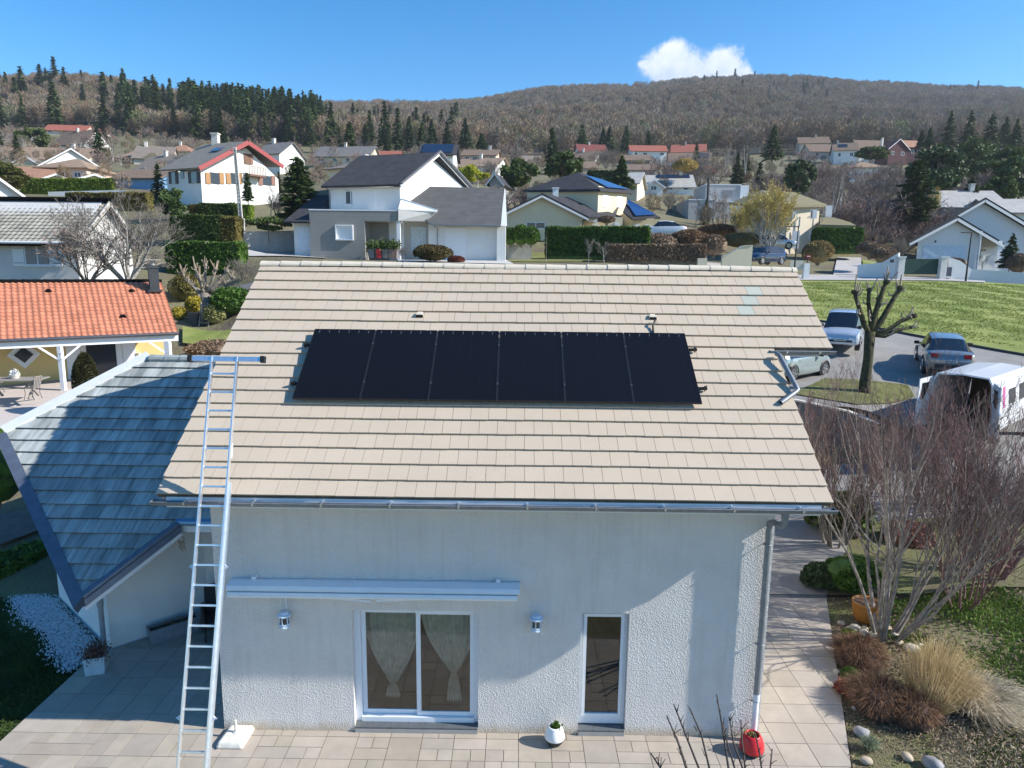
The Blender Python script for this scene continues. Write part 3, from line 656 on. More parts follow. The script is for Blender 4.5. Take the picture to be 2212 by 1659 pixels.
for i in range(5):
    x = 1.6278+(i+1)*1.154-.01; e = thing('cover_strip', 'thin grey clamp strip in the %s gap between the solar panels' % ('first', 'second', 'third', 'fourth', 'fifth')[i], 'clamp strip', tuple(RP(x, 1.93, .12)), group='clamp strips between the solar panels'); b = MB(); b.bar(RP(x, 1.93, .128), RP(x, 3.70, .128), .012, .012, up=NN); b.build('strip', mat('strip_grey', (.09, .09, .095), metal=.6, rough=.4), e)
    for s in (2.32, 3.32): b = MB(); b.bar(RP(x, s-.03, .142), RP(x, s+.03, .142), .03, .008, up=NN); b.build('clamp', mat('strip_grey', (0, 0, 0)), e)
e = thing('cable', 'dark conduit from the right roof vent down to the solar panels', 'cable', tuple(RP(*onR(1409, 700), .05)))
X, S = onR(1409, 697); b = MB(); b.tube([RP(X+.03, S-.03, .09), RP(X+.02, S-.10, .12), RP(X-.02, S-.18, .07), RP(X-.05, 3.70, .05)], .02, 8); b.build('conduit', M_BLACK, e, smooth=True)

# ---------------------------------------------------------------- ladder
LA, LB = 1.244282, .001993; LP = Vector((.98329, -1.38691, 1.03839)); LD = Vector((math.sin(LB), math.cos(LA), math.sin(LA))).normalized()
lad = thing('ladder', 'long aluminium extension ladder leaning over the gutter with a crossbar on top', 'ladder', tuple(LP+LD*(-1.09)))
LX = Vector((1, 0, 0)); LN = LX.cross(LD).normalized()
for sx in (-1, 1):
    b = MB(); c = LX*(sx*.19)
    b.bar(LP+LD*-1.09+c, LP+LD*(.28*19.95)+c, .026, .075, up=LN); st = b.build('rail', M_ALU, lad, bevel=.004)
    b = MB(); c2_ = c+LX*(sx*.006)-LN*.0
    b.bar(LP+LD*-1.05+LX*(sx*.215)-LN*.05, LP+LD*(.28*13.2)+LX*(sx*.215)-LN*.05, .026, .06, up=LN); b.build('outer_rail', M_ALU, lad, bevel=.004)
for k in range(-3, 20):
    b = MB(); p = LP+LD*(.28*k); b.bar(p-LX*.178, p+LX*.178, .03, .03, up=LN); b.build('rung', M_ALU, lad, bevel=.004)
b = MB(); p = LP+LD*(.28*19.8); b.bar(p-LX*.19+LN*-.05, p+LX*.19+LN*-.05, .05, .05, up=LN); b.bar(p-LX*.50-LN*0, p+LX*.56, .075, .05, up=LN); cb = b.build('crossbar', M_ALU, lad, bevel=.004)
b = MB(); b.tube([p-LX*.05-LN*.08, p+LX*.06-LN*.08], .025, 8); b.box(p+LX*.02-LN*.085, (.06, .05, .04)); b.build('clamp', M_ALU, cb)
for sx in (-.52, .58):
    b = MB(); b.bar(p+LX*(sx-.035), p+LX*(sx+.035), .1, .08, up=LN); b.build('rubber_end', M_BLACK, cb, bevel=.006)
for k in (1.55, 8.9):
    for sx in (-1, 1):
        b = MB(); q = LP+LD*(.28*k)+LX*(sx*.235)-LN*.03; b.tube([q-LD*.03, q+LX*sx*.03, q+LD*.03], .01, 6); b.tube([q-LX*.01*sx, q+LX*.05*sx], .012, 6); b.build('hook', M_ALU, lad)
for k in (1.4, 8.6, 14.5):
    b = MB(); q = LP+LD*(.28*k)+LX*.2045-LN*(.039); 
    b.bar(q+LX*(-.001), q+LD*.22+LX*(-.001), .018, .002, up=LN); b.build('sticker', mat('white_sticker', (.8, .8, .78)), lad)
for k in (2.3, .2):
    b = MB(); q = LP+LD*(.28*k)+LX*.215-LN*.081; b.bar(q, q+LD*.05, .02, .002, up=LN); b.build('sticker', mat('yellow_sticker', (.75, .5, .04)), lad)
# ================================================================ GROUND
def terrain():
    us = list(range(-900, 3240, 36)); Ds = [.5, 3, 6, 8, 10, 12]
    d = 12
    while d < 2600:
        d += max(.8, d*.028); Ds.append(d)
    b = MB(); vs = []
    for D in Ds:
        for u in us:
            x = CX+(u-1106)/FP*max(D, 4); y = CY+D; vs.append((x, y, H(x, y)-(.08 if D < 20 else 0)))
    n = len(us); b.add(vs, [(i*n+j, i*n+j+1, (i+1)*n+j+1, (i+1)*n+j) for i in range(len(Ds)-1) for j in range(n-1)])
    b.add([(-400, -300, -.3), (400, -300, -.3), (400, -7, -.3), (-400, -7, -.3)], [(0, 1, 2, 3)])
    m = mat('hill_ground', (.19, .15, .105), rough=1, var=.35, scale=.35, col2=(.17, .165, .08), detail=8, bump=.6, bscale=3, bdist=.2)
    o = b.build('ground', m, smooth=True); tag(o, kind='structure')
terrain()
M_PAVE = mat('paving', (.37, .325, .275), rough=.8, var=.09, scale=2.5, bump=.12, bscale=60, attr='tint')
M_ASPH = mat('asphalt', (.235, .225, .21), rough=.95, var=.12, scale=1.2, bump=.4, bscale=150)
M_ROAD = mat('pale_road', (.40, .385, .37), rough=.95, var=.1, scale=.5, bump=.3, bscale=60)
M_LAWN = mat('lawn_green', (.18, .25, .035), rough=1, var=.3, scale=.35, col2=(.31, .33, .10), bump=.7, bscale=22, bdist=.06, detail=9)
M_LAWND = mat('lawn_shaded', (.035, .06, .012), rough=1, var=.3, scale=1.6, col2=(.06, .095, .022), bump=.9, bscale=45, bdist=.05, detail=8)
M_GARD = mat('garden_soil', (.25, .195, .14), rough=1, var=.4, scale=1.3, col2=(.17, .19, .06), bump=1, bscale=28, bdist=.07, detail=9)
# terrace
def terrace():
    b = MB(); R = random.Random(4); S = .53; x_0 = -2.97; T_ = 1
    rows = [(.88+k*.525) for k in range(-6, 12)]
    def slab(xa, xb, ya, yb):
        c = clip([(xa+.005, ya+.005), (xb-.005, ya+.005), (xb-.005, yb-.005), (xa+.005, yb-.005)], REG)
        if len(c) < 3: return
        b.cc = 1+R.uniform(-.09, .09); tl = R.uniform(-.0015, .0015)
        b.cc = (b.cc*R.uniform(.99, 1.02), b.cc, b.cc*R.uniform(.95, 1.02))
        T = [(p[0], p[1], tl) for p in c]; m = len(c)
        b.add(T+[(p[0], p[1], -.035) for p in T], [tuple(range(m))]+[(i, (i+1) % m, (i+1) % m+m, i+m)[::-1] for i in range(m)])
    REGS = [ccw([(-2.93, -2.4), (9.52, -2.4), (9.52, 3.5), (-2.70, 2.85), (-2.93, 2.3)]), ccw([(9.52, -2.4), (9.9, -2.4), (10.75, -.19), (12.86, 5.50), (9.52, 5.50)]), ccw([(-2.70, 2.85), (.6, 3.0), (.6, 4.3), (-1.3, 4.3)])]
    for ri, REG in enumerate(REGS):
        for r, y in enumerate(rows):
            for i in range(0, 32):
                x = x_0+i*S
                if ri == 0 and y > .9 and x > .6: continue
                if ri == 2 and y < 2.9: pass
                patt = (y < .80 and x < 9.4) or (y < 1.3 and -1 < x < .6)
                q = R.random()
                if patt and q < .55:
                    if q < .2: slab(x, x+S, y, y+S/2); slab(x, x+S/2, y+S/2, y+.525); slab(x+S/2, x+S, y+S/2, y+.525)
                    elif q < .38: slab(x, x+S/2, y, y+.525); slab(x+S/2, x+S, y, y+.525)
                    else: slab(x, x+S*.55, y, y+S/2); slab(x+S*.55, x+S, y, y+S/2); slab(x, x+S, y+S/2, y+.525)
                else: slab(x, x+S, y, y+.525)
    b.cc = None
    o = b.build('terrace_paving', M_PAVE); tag(o, kind='structure')
    b = MB(); 
    for rg in REGS: b.add([(p[0], p[1], -.008) for p in rg], [tuple(range(len(rg)))])
    o = b.build('paving_joints', mat('joint_sand', (.42, .36, .29), rough=1, var=.5, scale=1.2, col2=(.14, .12, .10))); tag(o, kind='structure')
terrace()
def drain():
    e = thing('drain_channel', 'narrow metal drain channel across the end of the side path', 'drain', (12.2, 5.55, 0))
    b = MB(); b.bb(9.6, 12.9, 5.515, 5.53, -.03, .012); b.bb(9.6, 12.9, 5.60, 5.615, -.03, .012); b.build('frame', M_ZINC, e)
    b = MB(); x = 9.6
    while x < 12.9: b.bb(x, x+.018, 5.53, 5.60, -.02, .008); x += .04
    g = b.build('grate', M_ZINC, e); g['kind'] = 'stuff'
    b = MB(); b.bb(9.6, 12.9, 5.53, 5.60, -.05, -.03); b.build('channel', M_BLACK, e)
drain()
hz = lambda x, y: max(H(x, y), 0)
def g2(u, v): p = G(u, v, 9); return (p.x, p.y)
# lower drive
sheet('driveway', [(9.3, 5.62), (12.9, 5.62), (15.5, 9.5), (17.6, 14.2), (9.3, 14.4)], M_ASPH, .02, .7)
sheet('driveway', [(15.5, 9.5), (27, 9.9), (27, 17.5), (17.6, 14.2)], M_ASPH, .02, .7)
# garden at the right, lawns
sheet('garden_bed', [(9.9, -2.6), (12.89, 5.6), (18, 5.6), (18, -2.6)], M_GARD, .0, .7, hf=lambda x, y: -.03)
sheet('garden_bed', [(12.89, 5.6), (15.5, 9.48), (24, 9.8), (24, 5.6)], M_GARD, .03, .7)
sheet('garden_bed', [(18, -2.6), (24, -2.6), (24, 5.6), (18, 5.6)], M_GARD, .0, .7, hf=lambda x, y: max(-.03, H(x, y)+.02))
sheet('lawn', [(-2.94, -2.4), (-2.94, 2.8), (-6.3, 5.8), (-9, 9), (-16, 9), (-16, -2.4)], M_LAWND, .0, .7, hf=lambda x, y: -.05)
sheet('side_path', [g2(-20, 1190), g2(160, 1120), g2(160, 1085), g2(-20, 1120)], mat('worn_path', (.13, .12, .105), rough=1, var=.2, scale=3), .04, .6)
# upper road with kerb, green verge and big lawn
k1, k2, k0 = g2(1886, 716), g2(2212, 776), g2(1690, 692)
k3 = (k2[0]+(k2[0]-k1[0]), k2[1]+(k2[1]-k1[1]))
sheet('upper_road', [k0, k1, (k1[0]-1, 15.6), (9.5, 15.6)], M_ASPH, .16, .7)
sheet('upper_road', [k1, k3, (38, 10), (27, 9.9), (k1[0]-1, 15.6)], M_ASPH, .16, .7)
sheet('green_verge', [g2(1700, 860), g2(1780, 828), g2(1960, 842), g2(1975, 868), g2(1850, 885)], mat('verge_grass', (.13, .155, .035), rough=1, var=.4, scale=2, col2=(.20, .19, .07), bump=.8, bscale=30, bdist=.06), .21, .5)
LW = [k0, k1, k3, g2(2330, 622), g2(2070, 612), g2(2030, 611), g2(1715, 598)]
sheet('lawn', [k0, k1, g2(2030, 611), g2(1600, 596)], M_LAWN, .22, 1.2)
sheet('lawn', [k1, k3, g2(2330, 622), g2(2030, 611)], M_LAWN, .22, 1.2)
def kerb():
    b = MB(); P = [k0, k1, k2, k3]
    for i in range(3):
        n = int(math.dist(P[i], P[i+1])/1.0)+1
        for j in range(n):
            a = [P[i][q]+(P[i+1][q]-P[i][q])*j/n for q in (0, 1)]; c = [P[i][q]+(P[i+1][q]-P[i][q])*(j+1)/n for q in (0, 1)]
            b.bar((a[0], a[1], H(*a)+.20), (c[0], c[1], H(*c)+.20), .12, .16)
    tag(b.build('kerb', mat('dark_kerb', (.06, .06, .058), rough=.9)), kind='structure')
kerb()
gp = lambda u, D: tuple(gD(u, D)[:2])
sheet('far_road', [gp(1500, 62.3), gp(1760, 61.5), gp(2045, 60.5), gp(2045, 63), gp(1845, 66.5), gp(1500, 67)], M_ROAD, .28, 1.0)
sheet('far_road', [gp(2045, 60.5), gp(2110, 60.5), gp(2110, 62.2), gp(2045, 62.6)], M_ROAD, .28, 1.0)
sheet('garden_drive', [gp(1786, 66.4), gp(1848, 66.4), gp(1842, 82), gp(1792, 82)], M_ROAD, .14, 1.0)
sheet('front_garden', [gp(1850, 66.4), gp(1905, 66), gp(1890, 78), gp(1846, 80)], M_LAWN, .12, 1.0)
# centre: lawn and paving in front of the modern house
sheet('lawn', [g2(1095, 566), g2(1290, 566), g2(1240, 548), g2(1110, 545)], mat('pale_lawn', (.16, .165, .05), rough=1, var=.2, scale=1), .06, 1.5)
sheet('forecourt', [atD(520, 560, 57)[:2], atD(700, 560, 57)[:2], atD(720, 560, 68)[:2], atD(520, 560, 66)[:2]], M_ROAD, .06, 1.5)
sheet('forecourt', [atD(860, 560, 56)[:2], atD(1110, 560, 56)[:2], atD(1090, 560, 66)[:2], atD(860, 560, 66)[:2]], mat('pale_slab', (.5, .48, .45), rough=.9), .06, 1.5)
# left: the neighbour's terrace and garden
sheet('neighbour_terrace', [atD(-250, 880, 22.5)[:2], atD(330, 880, 24.5)[:2], atD(380, 800, 33)[:2], atD(-250, 800, 33)[:2]], mat('pink_slab', (.50, .44, .40), rough=.9, var=.06), .05, 1)
sheet('neighbour_lawn', [g2(395, 748), g2(520, 752), g2(560, 715), g2(395, 712)], M_LAWN, .2, 1)
sheet('garden_path', [g2(400, 660), g2(520, 640), g2(560, 610), g2(430, 625)], M_ASPH, .08, 1)
# white gravel round the annex
def gravel():
    R = random.Random(8); P = [(-6.0, 5.35), (-6.25, 5.0), (-5.4, 4.1), (-4.5, 3.55), (-3.7, 2.6), (-3.1, 2.1), (-2.85, 2.75), (-3.2, 3.1), (-4.3, 4.1), (-5.6, 5.3)]
    b = MB(); b.add([(x, y, -.02) for x, y in P], [tuple(range(len(P)))]); tag(b.build('gravel_bed', mat('gravel_base', (.30, .30, .31), rough=1, var=.5, scale=25)), kind='structure')
    b = MB()
    def inside(x, y):
        c = False; j = len(P)-1
        for i in range(len(P)):
            if (P[i][1] > y) != (P[j][1] > y) and x < (P[j][0]-P[i][0])*(y-P[i][1])/(P[j][1]-P[i][1])+P[i][0]: c = not c
            j = i
        return c
    n = 0
    while n < 5200:
        x, y = R.uniform(-6.4, -2.7), R.uniform(2.0, 5.5)
        jx, jy = R.gauss(0, .10), R.gauss(0, .10)
        if not inside(x+jx, y+jy) or R.random() < .12*(1 if x > -4.2 else 0): continue
        s = R.uniform(.008, .024); Mx = Euler((R.random()*6, R.random()*6, R.random()*6)).to_matrix()
        b.box((x, y, -.02+s*.4), (s*1.5, s, s*.8), M=Mx); n += 1
    tag(b.build('white_gravel', mat('white_stone', (.62, .63, .66), rough=.8, var=.25, scale=15)), 'white gravel strewn along the foot of the annex wall', 'gravel', kind='stuff')
gravel()

# ================================================================ PLANT BUILDERS
def tri_mesh(name, P, A, B, m, parent, local=True, quad=False):
    # P centres, A and B half-axes (numpy n x 3): one leaf (rhombus) each
    n = len(P); V = np.empty((n, 4, 3), dtype=np.float64); V[:, 0] = P-A; V[:, 1] = P+B*.5; V[:, 2] = P+A; V[:, 3] = P-B*.5
    V = V.reshape(-1, 3)
    if parent is not None and not local: V = V-np.array(org(parent))
    me = bpy.data.meshes.new(name); me.vertices.add(4*n); me.vertices.foreach_set('co', V.ravel())
    me.loops.add(4*n); me.loops.foreach_set('vertex_index', np.arange(4*n, dtype=np.int32)); me.polygons.add(n)
    me.polygons.foreach_set('loop_start', np.arange(0, 4*n, 4, dtype=np.int32)); me.polygons.foreach_set('loop_total', np.full(n, 4, dtype=np.int32))
    me.materials.append(m); me.update(calc_edges=True); me.validate()
    o = bpy.data.objects.new(name, me); COL.objects.link(o)
    if parent is not None: o.parent = parent
    return o
def randdir(rs, n):
    v = rs.normal(size=(n, 3)); return v/np.linalg.norm(v, axis=1)[:, None]
def leaves(name, P, m, parent, rs, size=.1, aspect=1.8, up=0.0, nrm=None, local=True, var=.4):
    n = len(P); a = randdir(rs, n)
    if nrm is not None: a = a+nrm*up
    else: a[:, 2] += up
    a /= np.linalg.norm(a, axis=1)[:, None]
    c = np.cross(a, randdir(rs, n)); c /= np.linalg.norm(c, axis=1)[:, None]
    s = size*(1+rs.uniform(-var, var, n))[:, None]
    return tri_mesh(name, P, a*s*.5*aspect, c*s, m, parent, local)
M_BARK = mat('bark_grey', (.19, .165, .135), rough=.95, var=.35, scale=9, bump=.6, bscale=40)
M_BARKL = mat('bark_pale', (.34, .32, .29), rough=.95, var=.3, scale=7)
M_BIRCH = mat('bark_birch', (.58, .56, .52), rough=.9, var=.25, scale=12)
M_TWIG = mat('twig_brown', (.145, .105, .085), rough=.95, var=.3, scale=2)
M_TWIGP = mat('twig_purple', (.15, .075, .075), rough=.9, var=.45, scale=1.2, col2=(.25, .18, .155))
M_TWIGG = mat('twig_grey', (.20, .175, .15), rough=.95, var=.25, scale=2)
M_TWIGY = mat('twig_yellow', (.42, .33, .10), rough=.9, var=.3, scale=2)
M_TWIGR = mat('twig_pink', (.24, .13, .12), rough=.9, var=.3, scale=2)
L_DARK = leafmat('needle_dark', (.045, .078, .032), (.095, .14, .05), scale=1.2, trans=.1)
L_FIR = leafmat('needle_fir', (.055, .095, .028), (.10, .15, .045), scale=1.0, trans=.12)
L_PINE = leafmat('needle_pine', (.05, .085, .022), (.11, .15, .04), scale=1.0, trans=.15)
L_LAUR = leafmat('laurel', (.05, .105, .02), (.125, .23, .04), scale=3.0, trans=.25, rough=.4)
L_HEDGE = leafmat('hedge_green', (.045, .08, .02), (.11, .155, .04), scale=3.0, trans=.15)
L_OLIVE = leafmat('hedge_olive', (.13, .095, .03), (.17, .16, .04), scale=2.0, trans=.15)
L_LIME = leafmat('hedge_lime', (.12, .19, .02), (.22, .30, .04), scale=2.0, trans=.2)
L_BROWN = leafmat('shrub_brown', (.19, .13, .085), (.31, .22, .15), scale=3, trans=.1)
L_YEL = leafmat('yellow_bloom', (.50, .38, .05), (.62, .50, .10), scale=2, trans=.2)
L_GOLD = leafmat('gold_leaf', (.35, .28, .03), (.5, .42, .06), scale=3, trans=.2)
class Grow:
    def __init__(s, seed): s.R = random.Random(seed); s.lines = {}
    def go(s, p, d, L, r, lev, mx, ch, up=.1, jit=.22, shrink=.55, ang=.65, seg=5):
        R = s.R; pts = [p.copy()]; rs = [r]; d = d.normalized()
        for i in range(seg):
            d = (d+Vector((R.gauss(0, jit), R.gauss(0, jit), R.gauss(0, jit)+up))).normalized()
            p = p+d*(L/seg); pts.append(p.copy()); rs.append(max(r*(1-(i+1)/seg*.72), .0008))
        s.lines.setdefault(lev, []).append((pts, rs))
        if lev >= mx: return
        n = ch[min(lev, len(ch)-1)]
        for k in range(n):
            t = .25+.75*(k+R.random())/n; i = min(int(t*seg), seg-1); f = t*seg-i
            q = pts[i].lerp(pts[i+1], min(f, 1)); dd = (pts[i+1]-pts[i]).normalized()
            ax = dd.orthogonal().normalized(); ax.rotate(Matrix.Rotation(R.random()*6.283, 3, dd))
            nd = dd*math.cos(ang)+ax*math.sin(ang)*R.uniform(.6, 1.2)
            s.go(q, nd, L*shrink*R.uniform(.7, 1.25)*(1.15-.5*t), rs[i]*.6, lev+1, mx, ch, up, jit*1.05, shrink, ang, max(3, seg-1))
    def mesh(s, levs, sides):
        b = MB()
        for l in levs:
            for pts, rs in s.lines.get(l, []): b.tube(pts, rs, sides if l > levs[0] or sides < 5 else sides+2, cap=False)
        return b
def bare_tree(name, label, cat, loc, h, r, seed=1, stems=1, lev=4, ch=(6, 5, 4, 4), up=.10, ang=.6, spread=.5, jit=.2, group=None, bark=None, twig=None, tr=(0, 1), tw=1.0, shrink=.55, sides=5, minr=0, bud=None, lean=(0, 0)):
    e = thing(name, label, cat, loc, 0, group); g = Grow(seed); R = g.R
    for i in range(stems):
        a = 6.283*i/stems+R.random(); s = spread*(R.uniform(.4, 1) if stems > 1 else .1)
        g.go(Vector((math.cos(a)*.05*stems**.5, math.sin(a)*.05*stems**.5, -.1)), Vector((math.cos(a)*s+lean[0], math.sin(a)*s+lean[1], 1)), h*(R.uniform(.55, .75) if stems > 1 else .72), r*(R.uniform(.6, 1)), 0, lev, ch, up, jit*.5, shrink, ang, 7)
    if minr:
        for l in g.lines:
            g.lines[l] = [(p, [max(x, minr) for x in q]) for p, q in g.lines[l]]
    g.mesh([l for l in range(tr[0], tr[1]+1)], sides).build('trunk', bark or M_BARK, e, local=True, smooth=True)
    c = g.mesh(range(tr[1]+1, lev+1), 3).build('crown', twig or M_TWIG, e, local=True)
    if bud:
        pts = [q for l in range(lev-1, lev+1) for p, _ in g.lines.get(l, []) for q in p[1:]]
        rs = np.random.RandomState(seed); P = np.array([tuple(q) for q in pts]); k = min(len(P), bud[1]); P = P[rs.choice(len(P), k, replace=False)]
        leaves('buds', P+rs.normal(size=P.shape)*.03, bud[0], e, rs, size=bud[2], aspect=1.5)
    return e
def conifer_mesh(h, r, seed, n=1500, size=.38, droop=.35, low=.08, pw=.9, m=None, e=None, gappy=.25):
    rs = np.random.RandomState(seed); R = random.Random(seed); P = []; A = []
    z = low*h; nb = 0
    branches = []
    while z < h*.97:
        t = (z-low*h)/(h*(1-low)); rad = r*(1-t)**pw*(1 if t > .08 else .7+t*3.5)
        k = max(3, int(5+3*(1-t)))
        a0 = R.random()*6.28
        for i in range(k):
            if R.random() < gappy*.5: continue
            a = a0+6.283*i/k+R.gauss(0, .25); branches.append((z+R.gauss(0, .02*h), a, rad*R.uniform(.65, 1.12)))
        z += h*.035*(1.25-t*.5)*R.uniform(.8, 1.2)
    tot = sum(b_[2] for b_ in branches); 
    for (z, a, L) in branches:
        k = max(3, int(n*L/tot)); t = rs.uniform(.08, 1, k)**.75
        wd = .26*L*(1-t*.75)
        rr = t*L; lat = rs.uniform(-1, 1, k)*wd
        x = math.cos(a)*rr-math.sin(a)*lat; y = math.sin(a)*rr+math.cos(a)*lat
        zz = z-droop*L*t**1.3+.12*L*np.maximum(t-.7, 0)-np.abs(lat)*.25+rs.uniform(-.04, .04, k)*r
        P += list(zip(x, y, zz)); 
        dirv = np.stack([math.cos(a)+rs.normal(0, .5, k), math.sin(a)+rs.normal(0, .5, k), -droop*.9+rs.normal(0, .25, k)], 1); A += list(dirv)
    P = np.array(P); A = np.array(A); A /= np.linalg.norm(A, axis=1)[:, None]
    C = np.cross(A, np.array([0, 0, 1.0])+rs.normal(0, .35, A.shape)); C /= np.linalg.norm(C, axis=1)[:, None]
    s = size*rs.uniform(.6, 1.3, len(P))[:, None]
    o = tri_mesh('crown', P, A*s, C*s*.75, m, e)
    b = MB(); b.tube([(0, 0, -1), (0, 0, h*.5), (0, 0, h*.99)], [h*.016, h*.011, .02], 6); b.build('trunk', M_BARK, e, local=True)
    return o
def bush(name, label, cat, loc, rx, ry, rz, m, n=1500, size=.12, seed=1, group=None, clump=7, inner=True, up=.6, twig=None, lump=.35, zoff=.0):
    e = thing(name, label, cat, loc, 0, group); rs = np.random.RandomState(seed)
    cl = randdir(rs, clump); cl[:, 2] = np.abs(cl[:, 2]); 
    d = randdir(rs, n); d[:, 2] = np.where(d[:, 2] < -.25, -d[:, 2], d[:, 2])
    dot = (d @ cl.T).max(axis=1); rad = 1-lump*(1-np.clip(dot, 0, 1))*1.6; rad *= 1-np.abs(rs.normal(0, .07, n))
    P = d*rad[:, None]*np.array([rx, ry, rz]); P[:, 2] = P[:, 2]+rz*(.62+zoff)
    P[:, 2] = np.maximum(P[:, 2], .02)
    leaves('crown', P, m, e, rs, size=size, up=up, nrm=d)
    b = MB()
    for i in range(5): 
        a = i*1.256; b.tube([(math.cos(a)*.05*rx, math.sin(a)*.05*ry, -.2), (math.cos(a)*.35*rx, math.sin(a)*.35*ry, rz*.6), (math.cos(a)*.5*rx, math.sin(a)*.5*ry, rz*1.15)], [.04*max(rx, .4), .03*max(rx, .4), .01], 5)
    if inner:
        pr = [(0.001, .05*rz)]+[(math.sin(t)*.80, (1-math.cos(t))*.72) for t in [math.pi*k/8 for k in range(1, 8)]]+[(.001, 1.42)]
        pr = [(a if i in (0,) else a, z*rz if i else z) for i, (a, z) in enumerate(pr)]
        bi = MB(); bi.lathe([(q[0], q[1]) for q in pr], (0, 0, 0), 12, sx=rx, sy=ry); bi.v = [(x*(1+.08*math.sin(7*z+5*x)), y, z) for x, y, z in bi.v]
        bi.build('inner_foliage', m, e, local=True)
    b.build('stem', twig or M_BARK, e, local=True)
    return e
def hedge(name, label, p0, p1, w, h, m, n=3000, size=.12, seed=1, cat='hedge', group=None, zs=None, rough=.06, inner_m=None):
    # clipped hedge between two ground points
    p0 = Vector(p0); p1 = Vector(p1); d = Vector((p1.x-p0.x, p1.y-p0.y, 0)); L = d.length; d.normalize(); nn = Vector((-d.y, d.x, 0))
    e = thing(name, label, cat, tuple(p0)); rs = np.random.RandomState(seed)
    if group: e['group'] = group
    A = [L*h*2, L*w, w*h*2]; tot = sum(A); dv = np.array(d); nv = np.array(nn); zv = np.array((0, 0, 1.0)); dz = p1.z-p0.z
    P = []; NRM = []
    k = int(n*A[0]/tot); t = rs.uniform(0, L, k); z = rs.uniform(0, h, k); s = rs.choice([-1, 1], k, p=[.8, .2]); P.append(t[:, None]*dv+(s*w/2)[:, None]*nv+z[:, None]*zv); NRM.append(s[:, None]*nv)
    k = int(n*A[1]/tot*1.5); t = rs.uniform(0, L, k); y = rs.uniform(-w/2, w/2, k); P.append(t[:, None]*dv+y[:, None]*nv+h*zv); NRM.append(np.tile(zv, (k, 1)))
    k = int(n*A[2]/tot); z = rs.uniform(0, h, k); y = rs.uniform(-w/2, w/2, k); s = rs.choice([0, 1], k); P.append((s*L)[:, None]*dv+y[:, None]*nv+z[:, None]*zv); NRM.append((s*2-1)[:, None]*dv)
    P = np.concatenate(P); NRM = np.concatenate(NRM)
    wob = np.sin(P[:, 0]*1.7+seed)*np.sin(P[:, 1]*1.3+P[:, 2]*2.1)*rough+rs.normal(0, rough*.5, len(P)); P = P+NRM*wob[:, None]
    P[:, 2] += (P @ dv)/max(L, .1)*dz
    leaves('foliage', P, m, e, rs, size=size, up=.5, nrm=NRM)
    b = MB(); q = [Vector((0, 0, 0))-nn*w*.43-Vector((0, 0, .4)), Vector((0, 0, 0))+nn*w*.43-Vector((0, 0, .4)), d*L+nn*w*.43+Vector((0, 0, dz-.4)), d*L-nn*w*.43+Vector((0, 0, dz-.4))]
    b.hexa(q, [x+Vector((0, 0, h*.96+.4)) for x in q]); b.build('inner_foliage', inner_m or m, e, local=True)
    return e
# ================================================================ BUILDINGS
def roofmat(name, col, per=.17, var=.14, bump=.5, col2=None):
    if name in MC: return MC[name]
    m = mat(name, col, rough=.85, var=var, scale=1.3, spec=.2, col2=col2, detail=8)
    t = m.node_tree; b = t.nodes['Principled BSDF']; tcn = N(t, 'ShaderNodeTexCoord'); sp = N(t, 'ShaderNodeSeparateXYZ'); t.links.new(tcn.outputs['Object'], sp.inputs[0])
    fr = mth(t, 'FRACT', mth(t, 'DIVIDE', sp.outputs[2], per))
    bp = N(t, 'ShaderNodeBump'); bp.inputs['Strength'].default_value = bump; bp.inputs['Distance'].default_value = .05; t.links.new(mth(t, 'SUBTRACT', 1.0, fr), bp.inputs['Height']); t.links.new(bp.outputs[0], b.inputs['Normal'])
    src = b.inputs['Base Color'].links[0].from_socket
    mm = N(t, 'ShaderNodeMix', data_type='RGBA', blend_type='MULTIPLY'); t.links.new(mth(t, 'LESS_THAN', fr, .16), mm.inputs[0]); t.links.new(src, mm.inputs[6]); mm.inputs[7].default_value = (.62, .62, .62, 1); t.links.new(mm.outputs[2], b.inputs['Base Color'])
    return m
WALLS = {'white': (.70, .70, .68), 'cream': (.62, .56, .43), 'yellow': (.66, .56, .32), 'grey': (.36, .36, .35), 'pink': (.60, .47, .38), 'blue': (.16, .30, .48), 'purple': (.085, .035, .04), 'beige': (.52, .47, .40), 'ochre': (.60, .46, .22)}
ROOFS = {'brown': (.20, .145, .105), 'red': (.33, .115, .08), 'dkred': (.20, .065, .055), 'grey': (.17, .165, .16), 'dark': (.055, .055, .06), 'tan': (.30, .215, .15), 'orange': (.36, .20, .13), 'light': (.40, .39, .37), 'greybr': (.22, .185, .155), 'green': (.21, .19, .12)}
def wm(c): return mat('wall_'+c, WALLS[c], rough=.9, var=.06, scale=.6, bump=.2, bscale=20)
def rm(c): return roofmat('roof_'+c, ROOFS[c])
M_WIN = glassmat('window_glass', (.03, .035, .045), rough=.08, spec=.6)
M_SHUT = mat('shutter_white', (.72, .73, .74), rough=.5, var=.02)
M_CHIM = mat('chimney_render', (.6, .57, .52), rough=.9)
M_NAVY = mat('solar_navy', (.012, .016, .035), rough=.2, var=.2, scale=.8)
M_BLUEPV = mat('solar_blue', (.018, .05, .16), rough=.12, var=.2, scale=.8, spec=.9)
